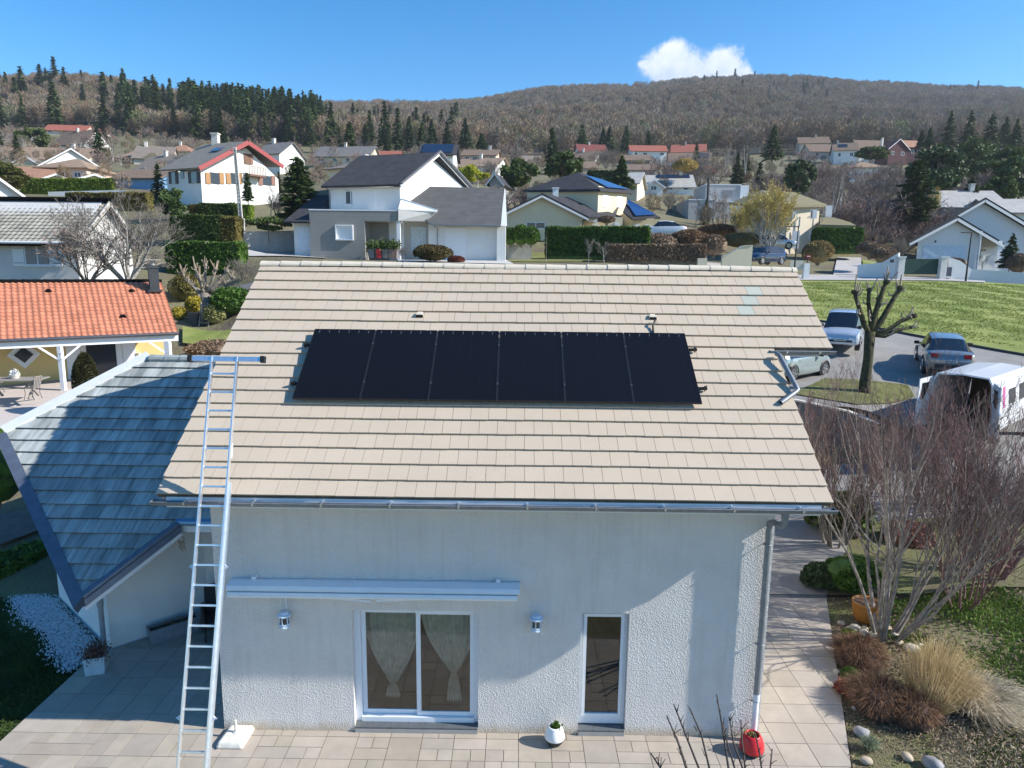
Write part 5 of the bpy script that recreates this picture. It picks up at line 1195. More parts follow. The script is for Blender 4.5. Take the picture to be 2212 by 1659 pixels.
# ---------------------------------------------------------------- house with red trim and its surroundings
def basque():
    e = thing('red_trimmed_house', 'large white house with grey-brown roof, red barge boards and wooden balcony', 'house', P_(480, 440, 86))
    MR = roofmat('roof_greybrown', (.24, .22, .185)); MW = wm('white'); RED = mat('red_trim', (.30, .06, .06), rough=.6); z0 = P_(480, 450, 86)[2]-3
    rB, rF, eB, eF, eR = P_(445, 311, 96), P_(536, 305, 87.5), P_(341, 367, 88.5), P_(430, 361.5, 82), P_(612, 358, 92.5)
    b = MB(); slab(b, [eB, eF, rF, rB], .2); r = b.build('roof', MR, e)
    b = MB(); slab(b, [eR, rF, rB, tuple(Vector(eR)+Vector(rB)-Vector(rF))], .2); b.build('roof', MR, e)
    for p in (eF, eR): b = MB(); b.bar(Vector(p)-Vector((0, 0, .15)), Vector(rF)-Vector((0, 0, .15)), .12, .5); b.build('barge_board', RED, e)
    A, B_, C = Vector(P_(359, 367, 88.6)), Vector(P_(433, 365, 83.2)), Vector(P_(600, 362, 92.5)); Dd = A+C-B_
    b = MB(); b.hexa([(p.x, p.y, z0) for p in (A, B_, C, Dd)], [(p.x, p.y, B_.z) for p in (A, B_, C, Dd)]); ap = B_.lerp(C, .58); ap.z = rF[2]-.6; b.prism([(B_.x, B_.y, B_.z), (C.x, C.y, B_.z), tuple(ap)], tuple((Dd-C)*.9)); b.build('wall', MW, e)
    def onw(P, Q, t0, t1, v0, v1, m, name, pr=.08, par=None):
        p, q = P.lerp(Q, t0), P.lerp(Q, t1); n = Vector(((Q-P).y, -(Q-P).x, 0)).normalized(); uc = 1106; Dm = (p.y+q.y)/2-CY
        # heights from frame rows at this distance
        um = IW/2+((p+q)/2-CP).dot(CR)/((p+q)/2-CP).dot(CF)*FP
        z1, z2 = atD(um, v1, Dm).z, atD(um, v0, Dm).z; b = MB(); b.prism([(p.x, p.y, z1), (q.x, q.y, z1), (q.x, q.y, z2), (p.x, p.y, z2)], tuple(n*pr)); return b.build(name, m, par or e)
    DS = mat('dark_shutter', (.08, .07, .075)); WS = mat('wood_shutter', (.36, .20, .09)); W2 = mat('old_shutter', (.24, .13, .10))
    for t0, t1, v0, v1 in ((.08, .36, 372, 397), (.66, .98, 371, 396)):
        w = onw(A, B_, t0+.08, t1-.08, v0, v1, M_WIN, 'window'); onw(A, B_, t0, t0+.08, v0, v1, DS, 'shutter', .1, w); onw(A, B_, t1-.08, t1, v0, v1, DS, 'shutter', .1, w); onw(A, B_, t0, t1, v0-2, v0, DS, 'lintel', .1, w)
    onw(A, B_, .43, .53, 370, 386, M_WIN, 'window')
    for t0, t1, v0, v1, m in ((.05, .27, 373, 397, WS), (.30, .50, 374, 397, WS), (.72, .95, 380, 400, W2)):
        w = onw(B_, C, t0+.055, t1-.055, v0, v1, M_WIN, 'window'); onw(B_, C, t0, t0+.055, v0, v1, m, 'shutter', .12, w); onw(B_, C, t1-.055, t1, v0, v1, m, 'shutter', .12, w)
    onw(B_, C, .54, .62, 332, 355, BRN, 'door'); onw(B_, C, .62, .655, 333, 355, W2, 'shutter', .12)
    p, q = B_.lerp(C, .53), B_.lerp(C, .74); n = Vector(((C-B_).y, -(C-B_).x, 0)).normalized(); zz = atD(533, 372, 86).z; zt = atD(533, 354, 86).z
    b = MB(); b.prism([(p.x, p.y, zz-.2), (q.x, q.y, zz-.2), (q.x, q.y, zz), (p.x, p.y, zz)], tuple(n*1.2)); bal = b.build('balcony', BRN, e)
    b = MB(); b.bar((p+n*1.15).to_tuple()[:2]+(zt,), (q+n*1.15).to_tuple()[:2]+(zt,), .08)
    for i in range(11): s = (p+n*1.15).lerp(q+n*1.15, i/10); b.bar((s.x, s.y, zz), (s.x, s.y, zt), .07)
    o = b.build('railing', mat('rail_wood', (.42, .34, .28)), bal)
    b = MB(); k = Vector(rB).lerp(Vector(rF), .25); b.bb(k.x-.4, k.x+.4, k.y-.4, k.y+.4, k.z-.6, k.z+1.1); b.bb(k.x-.5, k.x+.5, k.y-.5, k.y+.5, k.z+1.1, k.z+1.25); b.build('chimney', M_CHIM, e)
    b = MB(); E1, E2, E3 = Vector(eB), Vector(eF), Vector(rF); E4 = Vector(rB)
    P0 = E2.lerp(E3, .62).lerp(E1.lerp(E4, .62), .25); P1 = E2.lerp(E3, .62).lerp(E1.lerp(E4, .62), .45); P2 = E2.lerp(E3, .74).lerp(E1.lerp(E4, .74), .45); P3 = E2.lerp(E3, .74).lerp(E1.lerp(E4, .74), .25)
    b.prism([tuple(x+Vector((0, 0, .12))) for x in (P0, P1, P2, P3)], (0, 0, .06)); b.build('skylight', M_BLUEPV, r)
basque()
def pole():
    p = atD(521, 475, 70); q = atD(508, 318, 70); e = thing('utility_pole', 'tall slotted concrete utility pole in front of the red trimmed house', 'pole', tuple(p)); c = mat('pole_concrete', (.50, .47, .42), var=.1); b = MB(); q = Vector((p.x-.25, p.y, q.z))
    for s in (-1, 1): b.bar(p+Vector((s*.16, 0, -1)), q+Vector((s*.09, 0, 0)), .09, .2, up=(0, 1, 0))
    b.bar(p+Vector((0, .06, -1)), q+Vector((0, .06, 0)), .06, .04)
    n = 20
    for i in range(n): m = p.lerp(q, (i+.5)/n); w = .16-.07*(i/n); b.box(m, (2*w, .14, .16))
    b.build('shaft', c, e); b = MB(); b.box(q+Vector((0, 0, -.3)), (.9, .08, .08)); b.build('crossarm', M_ZINC, e)
pole()
def fence_rail():
    a, c = atD(489, 473, 66), atD(526, 473, 63); e = thing('rail_fence', 'low white post-and-rail fence at the foot of the concrete pole', 'fence', tuple(atD(510, 490, 64)))
    for i in range(4): 
        p = a.lerp(c, i/3); b = MB(); b.bar(p+Vector((0, 0, .05)), p-Vector((0, 0, 1.0)), .12); b.build('post', M_SHUT, e)
    for dz in (0, .35, .7):
        b = MB(); b.bar(a-Vector((0, 0, dz)), c-Vector((0, 0, dz)), .06, .12); b.build('rail', M_SHUT, e)
fence_rail()
def wall_thing(name, label, P, h, th, m, cat='wall', cap=None, down=1.5, parent=None):
    P = [Vector(p) for p in P]; e = thing(name, label, cat, tuple(P[0])) if parent is None else parent
    for i in range(len(P)-1):
        a, c = P[i], P[i+1]; d = (c-a); n = Vector((-d.y, d.x, 0)).normalized()*th/2; ha, hc = (h if isinstance(h, (int, float)) else h[i]), (h if isinstance(h, (int, float)) else h[i+1])
        b = MB(); dn = Vector((0, 0, down)); b.hexa([a-n-dn, c-n-dn, c+n-dn, a+n-dn], [a-n+Vector((0, 0, ha)), c-n+Vector((0, 0, hc)), c+n+Vector((0, 0, hc)), a+n+Vector((0, 0, ha))]); b.build('panel', m, e)
        if cap:
            b = MB(); n2 = n*1.35; b.hexa([a-n2+Vector((0, 0, ha+.003)), c-n2+Vector((0, 0, hc+.003)), c+n2+Vector((0, 0, hc+.003)), a+n2+Vector((0, 0, ha+.003))], [a-n2+Vector((0, 0, ha+.06)), c-n2+Vector((0, 0, hc+.06)), c+n2+Vector((0, 0, hc+.06)), a+n2+Vector((0, 0, ha+.06))]); b.build('coping', cap, e)
    return e
wall_thing('garden_wall', 'concrete retaining wall left of the modern house garage', [atD(515, 545, 61), atD(640, 541, 63.5)], 1.75, .25, M_GRAYC)
wall_thing('garden_wall', 'low concrete block wall right of the modern house', [atD(1078, 552, 65), atD(1148, 549, 65)], .9, .3, M_GRAYC)
wall_thing('garden_wall', 'low white wall with pillars below the lime green hedge', [atD(106, 424, 92), atD(270, 420, 92)], .55, .3, M_SHUT)
RW_ = [atD(1480, 850, 24.85), atD(1719, 866, 24.85), atD(1832, 890, 24.75), atD(1900, 918, 24.3)]
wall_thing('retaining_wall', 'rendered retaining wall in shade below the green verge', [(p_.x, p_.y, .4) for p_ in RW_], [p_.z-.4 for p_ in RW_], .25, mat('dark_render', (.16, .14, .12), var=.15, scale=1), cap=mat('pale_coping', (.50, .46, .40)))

# ---------------------------------------------------------------- grey roofed house on the left
def greyhouse():
    e = thing('grey_roofed_house', 'single storey house with weathered grey tile roof and white shutters', 'house', P_(90, 610, 42)); z0 = 4.5
    zE = atD(90, 513, 41.4).z; y0 = 42+CY; xr = atD(168, 560, 42).x; xl = xr-15; dep = 6; zR = atD(90, 430, 42+dep/2).z
    b = MB(); b.prism([(xl, y0, z0), (xl, y0+dep, z0), (xl, y0+dep, zE), (xl, y0+dep/2, zR-.15), (xl, y0, zE)], (xr-xl, 0, 0)); b.build('wall', mat('offwhite_wall', (.56, .55, .53), var=.05, scale=1, bump=.3, bscale=60), e)
    s = math.hypot(dep/2+.6, zR-zE); us = Vector((0, dep/2+.6, zR-zE+.02)).normalized(); nn = Vector((0, -us.z, us.y)); W_ = xr-xl+1.1
    mt = mat('weathered_tile', (.30, .28, .235), rough=.9, var=.2, scale=1.2, attr='tint', spec=.15)
    b = MB(); tiles(b, (xl-.5, y0-.6, zE-.28), UX, us, nn, [(0, 0), (W_, 0), (W_, s), (0, s)], .36, .33, rnd=random.Random(2), vt=.12, lift=.04, wave=.032, off=0, th=.02)
    r = b.build('roof', mt, e)
    b = MB(); b.hexa([(xl-.45, y0-.55, zE-.50), (xr+.55, y0-.55, zE-.50), (xr+.55, y0+dep/2, zR-.50), (xl-.45, y0+dep/2, zR-.50)], [(xl-.45, y0-.55, zE-.42), (xr+.55, y0-.55, zE-.42), (xr+.55, y0+dep/2, zR-.42), (xl-.45, y0+dep/2, zR-.42)])
    b.hexa([(xl-.45, y0+dep/2, zR-.12), (xr+.55, y0+dep/2, zR-.12), (xr+.55, y0+dep+.5, zE-.33), (xl-.45, y0+dep+.5, zE-.33)], [(xl-.45, y0+dep/2, zR-.04), (xr+.55, y0+dep/2, zR-.04), (xr+.55, y0+dep+.5, zE-.25), (xl-.45, y0+dep+.5, zE-.25)]); b.build('roof_deck', mt, r)
    b = MB(); b.tube([(xl-.5, y0+dep/2, zR), (xr+.6, y0+dep/2, zR)], .14, 8); b.build('ridge_tiles', mt, r)
    b = MB(); b.tube([(xl-.5, y0-.68, zE-.3), (xr+.6, y0-.68, zE-.3)], .08, 8); b.build('gutter', M_SHUT, e)
    for (p, q) in (((xr+.52, y0-.6, zE-.4), (xr+.52, y0+dep/2, zR-.2)), ((xr+.52, y0+dep+.5, zE-.4), (xr+.52, y0+dep/2, zR-.2))): b = MB(); b.bar(p, q, .05, .3); b.build('barge_board', mat('barge_grey', (.42, .40, .38)), e)
    a, c = atD(56, 573, 42), atD(107, 530, 42)
    w = window(e, (a.x+c.x)/2-e.location.x, y0-.02-e.location.y, a.z-e.location.z, c.x-a.x, c.z-a.z, glass=mat('net_curtain', (.22, .21, .22), var=.3, scale=12, rough=.3))
    for sx in (-1, 1):
        b = MB(); x = (a.x+c.x)/2+sx*((c.x-a.x)/2+.36); b.bb(x-.34, x+.34, y0-.07, y0-.03, a.z-.05, c.z+.03); sh = b.build('shutter', M_SHUT, w)
        b = MB(); b.bb(x-.3, x+.3, y0-.078, y0-.071, c.z-.2, c.z-.17); b.build('hinge', M_BLACK, sh)
        b = MB(); b.bb(x-.3, x+.3, y0-.078, y0-.071, a.z+.12, a.z+.15); b.build('hinge', M_BLACK, sh)
greyhouse()

# ---------------------------------------------------------------- orange tiled pergola house
def orange():
    EL, ER = onZ(0, 735, 4.5), onZ(385, 719, 4.5); ux = (ER-EL).normalized(); L = (ER-EL).length; hh = Vector((-ux.y, ux.x, 0))
    RR = onZ(377, 607.5, 4.5); 
    # slope length chosen so that the ridge appears at the photographed row
    best = None
    for i in range(200, 700):
        s = i/100; p = ER+(hh*math.cos(.5)+Vector((0, 0, math.sin(.5))))*s; q = p-CP; v = IH/2-FP*q.dot(CU)/q.dot(CF)
        if v < 608: best = s; break
    s = best or 4.5; us = hh*math.cos(.5)+Vector((0, 0, math.sin(.5))); nn = ux.cross(us)
    e = thing('pergola_house', 'cream house wing with bright orange tiled roof over a white-posted terrace', 'house', (ER.x, ER.y, 2.2)); O = EL-ux*4; W_ = L+4
    mt = mat('orange_tile', (.47, .19, .115), rough=.85, var=.14, scale=1.5, attr='tint', spec=.2)
    b = MB(); tiles(b, O, ux, us, nn, [(0, 0), (W_, 0), (W_, s), (0, s)], s/round(s/.30), .235, rnd=random.Random(6), vt=.09, lift=.03, wave=.03, off=0, th=.015); r = b.build('roof', mt, e)
    b = MB(); b.hexa([O-nn*.10, O+ux*W_-nn*.10, O+ux*W_+us*s-nn*.10, O+us*s-nn*.10], [O-nn*.04, O+ux*W_-nn*.04, O+ux*W_+us*s-nn*.04, O+us*s-nn*.04])
    T_ = O+us*s; bd = hh*math.cos(.5)-Vector((0, 0, math.sin(.5))); b.hexa([T_-Vector((0, 0, .1)), T_+ux*W_-Vector((0, 0, .1)), T_+ux*W_+bd*s-Vector((0, 0, .1)), T_+bd*s-Vector((0, 0, .1))], [T_, T_+ux*W_, T_+ux*W_+bd*s, T_+bd*s]); b.build('roof_deck', mt, r)
    b = MB(); n = int(W_/.4)
    for i in range(n): b.tube([T_+ux*(i*W_/n), T_+ux*((i+1.08)*W_/n)], [.13, .115], 10)
    b.build('ridge_tiles', mt, r)
    for (u, v) in ((105+0, 630-0), (285, 630), (266, 685)):
        d = ray(u, v); t = (O-CP).dot(nn)/d.dot(nn); p = CP+d*t; b = MB()
        b.hexa([p-ux*.14-us*.1+nn*.03, p+ux*.14-us*.1+nn*.03, p+ux*.1+us*.15+nn*.03, p-ux*.1+us*.15+nn*.03], [p-ux*.1-us*.1+nn*.13, p+ux*.1-us*.1+nn*.13, p+ux*.06+us*.15+nn*.06, p-ux*.06+us*.15+nn*.06]); b.build('roof_vent', mt, r)
    # flue
    d = ray(334, 630); t = (O-CP).dot(nn)/d.dot(nn); p = CP+d*t; M = Matrix((ux, hh, Vector((0, 0, 1)))).transposed(); dk = mat('flue_dark', (.05, .055, .06), rough=.5, metal=.3)
    b = MB(); b.box(p+Vector((0, 0, .05)), (.62, .62, .1), M=M); b.box(p+Vector((0, 0, .62)), (.42, .42, 1.15), M=M); b.box(p+Vector((0, 0, 1.2)), (.5, .5, .14), M=M); f = b.build('flue', dk, e)
    b = MB(); b.tube([p+Vector((0, 0, 1.25)), p+Vector((0, 0, 1.5))], .11, 10); b.box(p+Vector((0, 0, 1.53)), (.68, .5, .05), M=M); b.build('flue_cap', mat('flue_cap', (.34, .32, .30), metal=.5, rough=.5), f)
    b = MB(); b.tube([O-hh*.07-Vector((0, 0, .02)), O+ux*W_-hh*.07-Vector((0, 0, .02))], .07, 8); b.build('gutter', mat('gutter_dark', (.10, .10, .11), metal=.5, rough=.4), e)
    b = MB(); b.bar(O+hh*.15-Vector((0, 0, .24)), O+ux*W_+hh*.15-Vector((0, 0, .24)), .10, .26); b.build('beam', M_WHITE, e)
    MY = mat('ochre_render', (.66, .49, .21), rough=.9, var=.05, scale=1, bump=.3, bscale=50); z0 = 2.0
    wd = 2.6; A = O+hh*wd; Bq = O+ux*(W_-.15)+hh*wd
    b = MB(); b.hexa([(q.x, q.y, z0) for q in (A, Bq, Bq+hh*4, A+hh*4)], [(q.x, q.y, 4.9) for q in (A, Bq, Bq+hh*4, A+hh*4)]); b.build('wall', MY, e)
    def onwall(u, off=0):  # position along ux where the sight line at column u meets the back wall
        d = ray(u, 800); n = hh; t = ((A-hh*off)-CP).dot(n)/d.dot(n); return (CP+d*t-O).dot(ux)
    def onv(v, u, off=0): d = ray(u, v); t = ((A-hh*off)-CP).dot(hh)/d.dot(hh); return (CP+d*t).z
    def wp(name, m, u0, u1, v0, v1, t=.06, par=None, off=0):
        xa, xb = onwall(u0, off), onwall(u1, off); za, zb = onv(v1, u0, off), onv(v0, u0, off); b = MB(); p = O+ux*xa+hh*(wd-off-t); q = O+ux*xb+hh*(wd-off-t)
        b.hexa([(p.x, p.y, za), (q.x, q.y, za), (q.x+hh.x*t, q.y+hh.y*t, za), (p.x+hh.x*t, p.y+hh.y*t, za)], [(p.x, p.y, zb), (q.x, q.y, zb), (q.x+hh.x*t, q.y+hh.y*t, zb), (p.x+hh.x*t, p.y+hh.y*t, zb)]); return b.build(name, m, par or e)
    dr = wp('sliding_door', M_WHITE, 178, 267, 722, 838, .05); wp('pane', M_WIN, 190, 254, 735, 830, .02, dr, .051)
    wp('door', M_WHITE, 268, 296, 722, 815, .06); wp('shutter', M_WHITE, 146, 177, 726, 850, .06)
    # diamond window
    cx_, cz_ = onwall(55), onv(766, 55); c = O+ux*cx_+hh*(wd-.04); c.z = cz_
    for (s_, m_, nm, o_) in ((.62, M_WHITE, 'window', 0), (.36, M_WIN, 'pane', .045)):
        b = MB(); q = c-hh*o_; b.prism([tuple(q+ux*s_*dx+Vector((0, 0, s_*dz))) for dx, dz in ((1, 0), (0, 1), (-1, 0), (0, -1))], tuple(hh*.04)); 
        if nm == 'window': wn = b.build(nm, m_, e)
        else: b.build(nm, m_, wn)
    # posts and braces
    for u in (-88, 130, 363):
        d = ray(u, 760); t = ((O+hh*.15)-CP).dot(hh)/d.dot(hh); x = (CP+d*t-O).dot(ux); p = O+ux*x+hh*.15
        b = MB(); b.bar((p.x, p.y, 2.0), (p.x, p.y, 4.14), .17 if u < 300 else .24); po = b.build('post', M_WHITE, e)
        for sx in (-1, 1):
            if u > 300 and sx > 0: continue
            b = MB(); q = p+ux*sx*.75; b.bar((p.x, p.y, 3.5), (q.x, q.y, 4.14), .08); b.build('brace', M_WHITE, po)
    for u, off in ((130, .05), (297, 2.5)):
        d = ray(u+2, 770); t = ((O+hh*off)-CP).dot(hh)/d.dot(hh); p = CP+d*t; l = thing('lantern', 'small white hanging lantern on the pergola post' if u == 130 else 'small white lantern beside the pergola house door', 'lantern', tuple(p))
        b = MB(); b.box((0, 0, -.1), (.14, .14, .03)); b.box((0, 0, .16), (.15, .15, .03)); [b.box((i*.06, j*.06, .03), (.012, .012, .24)) for i in (-1, 1) for j in (-1, 1)]; b.tube([(0, 0, .18), (0, 0, .34)], .01, 4); b.build('frame', M_WHITE, l, local=True)
        b = MB(); b.tube([(0, 0, -.08), (0, 0, .06)], .035, 8); b.build('candle', M_SHUT, l, local=True)
    return e
orange()

# ---------------------------------------------------------------- yellow house on the right
def yellow_right():
    e = thing('hipped_house', 'cream two storey house with mossy brown hipped roof and garage on the right', 'house', P_(1703, 540, 84)); MR = roofmat('roof_mossy', (.27, .215, .13), col2=(.20, .20, .12)); MY = mat('cream_right', (.64, .56, .43), var=.04); MO = mat('ochre_right', (.62, .44, .15), var=.05); z0 = P_(1703, 560, 84)[2]-2
    rl, rr, ec, er = P_(1642.7, 411, 88), P_(1717.5, 415.4, 88), P_(1706, 444, 83), P_(1787, 442, 86)
    el = P_(1575, 439, 88); bk = P_(1690, 440, 98); bkl = P_(1560, 438, 98)
    b = MB(); vs = [rl, rr, ec, er, el, bk]; b.add(vs+[tuple(Vector(p)-Vector((0, 0, .25))) for p in vs[2:5]], [(0, 4, 2, 1), (1, 2, 3), (1, 3, 5), (0, 1, 5), (0, 5, 4), (4, 8, 6, 2), (2, 6, 7, 3), (6, 8, 7)]); b.build('roof', MR, e)
    A, B_, C = Vector(P_(1588, 446, 87.5)), Vector(P_(1703, 446, 84)), Vector(P_(1771, 446, 86)); Dd = A+C-B_+Vector((0, 6, 0))
    b = MB(); b.hexa([(p.x, p.y, z0) for p in (A, B_, C, Dd)], [(p.x, p.y, B_.z) for p in (A, B_, C, Dd)]); b.build('wall', MY, e)
    for (u0, u1, v0, v1, sh) in ((1717, 1723, 458, 474, M_SHUT), (1750, 1756.5, 453, 472, None)):
        w = win2(e, u0, u1, v0, v1, 84.6); b = MB(); a = atD(u0, v1, 84.2); c = atD(u1, v0, 84.2); b.bb(a.x-.4, a.x-.05, a.y-.25, a.y+.05, a.z, c.z) if sh else b.bb(c.x+.02, c.x+.45, a.y-.1, a.y+.05, a.z, c.z); b.build('shutter', M_SHUT, w)
    win2(e, 1747.5, 1752, 498.5, 515, 84.8); front(e, 'garage_door', M_SHUT, 1709, 1728, 499, 537, 84.2); b = MB(); b.bb(atD(1622, 500, 86).x, atD(1630, 500, 86).x, atD(1622, 500, 85.8).y-.3, atD(1622, 500, 86).y, atD(1622, 510, 86).z, atD(1622, 497, 86).z); b.build('window', M_WIN, e)
    q = [P_(1771.5, 485, 84), P_(1850, 487, 84), P_(1836, 480, 87), P_(1772, 461, 90)]; b = MB(); slab(b, q, .25); b.build('roof', MR, e)
    p, c = atD(1775, 487, 84.8), atD(1842, 487, 84.8); b = MB(); b.bb(p.x, c.x, p.y, p.y+5, z0, p.z); b.build('wall', MO, e)
    b = MB(); a = atD(1820, 505, 84.8); pts = [(a.x-.8+1.6*i/10, a.y-.03, a.z+.9*math.sin(math.pi*i/10)+.2) for i in range(11)]; b.prism([(a.x-.8, a.y-.03, a.z-1.5)]+pts+[(a.x+.8, a.y-.03, a.z-1.5)], (0, .02, 0)); b.build('arch_opening', M_BLACK, e)
    b = MB(); k = Vector(P_(1790, 462, 88)); b.bb(k.x-.4, k.x+.4, k.y, k.y+.6, k.z-1, k.z+1.0); b.build('chimney', M_SHUT, e)
    b = MB(); b.tube([P_(1783, 446, 85), P_(1778, 452, 85.5), P_(1776, 480, 85.5)], .06, 6); b.build('downpipe', M_ZINC, e)
yellow_right()
# ---------------------------------------------------------------- white garage gable house, far right
def gable_right():
    e = thing('garage_house', 'white house with twin gables, wide garage door and arched-glass front door', 'house', P_(2060, 575, 75)); MW = mat('bluewhite_wall', (.64, .65, .66), var=.03); MD = roofmat('roof_anthracite', (.05, .05, .055)); z0 = P_(2060, 590, 75)[2]-2
    def gab(A, L, R, D, dep, wl, wr, edge=.3):
        a, l, r = Vector(P_(A[0], A[1], D)), Vector(P_(L[0], L[1], D)), Vector(P_(R[0], R[1], D)); dv = Vector((dep*.62, dep, 0))
        for p in (l, r): b = MB(); slab(b, [p, a, a+dv, p+dv], .22); b.build('roof', MD, e); b = MB(); b.bar(p-Vector((0, .02, .38)), a-Vector((0, .02, .38)), .06, .28); b.build('barge_board', M_SHUT, e)
        wl_, wr_ = atD(wl, 570, D+.6), atD(wr, 570, D+.6)
        zl = l.z+(a.z-l.z)*(wl_.x-l.x)/(a.x-l.x)-.45; zr = r.z+(a.z-r.z)*(r.x-wr_.x)/(r.x-a.x)-.45
        b = MB(); b.prism([(wl_.x, wl_.y, z0), (wr_.x, wr_.y, z0), (wr_.x, wr_.y, zr), (a.x, wl_.y, a.z-.45), (wl_.x, wl_.y, zl)], ((dep-1)*.62, dep-1, 0)); b.build('wall', MW, e)
    gab((2129, 426), (1995, 503), (2300, 528), 79, 9, 2010, 2290)
    gab((2069, 465.5), (1965, 520.5), (2170, 525), 75, 5, 1978, 2112)
    front(e, 'garage_door', mat('door_blue', (.50, .60, .70)), 1992, 2086, 530.5, 560, 75.6)
    b = MB(); p = atD(2107, 575, 75.3); c = atD(2116, 520, 75.3); b.bb(p.x, c.x, p.y-.3, p.y, z0, c.z+1); b.build('pillar', M_SHUT, e)
    b = MB(); p = atD(2147, 575, 75.3); b.bb(p.x, p.x+.4, p.y-.3, p.y, z0, atD(2147, 520, 75.3).z); b.build('pillar', M_SHUT, e)
    d = front(e, 'front_door', M_SHUT, 2117, 2132, 534, 568, 79.5); front(d, 'fanlight', M_WIN, 2120, 2124, 538, 543, 79.5, .02, .16); front(d, 'fanlight', M_WIN, 2126, 2130, 538, 543, 79.5, .02, .16)
    front(e, 'house_lamp', M_BLACK, 2020, 2023, 519, 524, 75.4, .1, .15)
gable_right()
# grey cube house
def cube():
    e = thing('cube_house', 'modern concrete-grey flat-roofed house made of stacked cubes', 'house', P_(1560, 470, 110)); MG = mat('concrete_cube', (.40, .39, .38), var=.08, scale=.5); z0 = P_(1560, 480, 110)[2]-3
    for (u0, u1, v0, D, dp) in ((1526, 1600, 399, 114, 8), (1488, 1545, 432, 108, 8), (1545, 1612, 436, 111, 8)):
        p, c = atD(u0, v0, D), atD(u1, v0, D); b = MB(); b.bb(p.x, c.x, p.y, p.y+dp, z0, p.z); b.build('wall', MG, e)
        b = MB(); b.bb(p.x-.08, c.x+.08, p.y-.08, p.y+dp, p.z+.002, p.z+.12); b.build('coping', M_SHUT, e)
    b = MB(); p, c = atD(1600.5, 400, 113.8), atD(1618, 400, 113.8); b.bb(p.x, c.x, p.y, p.y+7, z0, p.z); b.build('wall', M_SHUT, e)
    front(e, 'window', M_WIN, 1512, 1538, 449, 474, 108); front(e, 'window', mat('grey_shutter', (.2, .2, .21)), 1560, 1582, 411, 426, 114)
    b = MB(); q = atD(1528, 440, 108); b.tube([q-Vector((0, 0, 1)), (q.x, q.y, atD(1528, 385, 108).z)], .2, 8); b.build('flue', mat('flue_dark', (.05, .05, .06)), e)
cube()
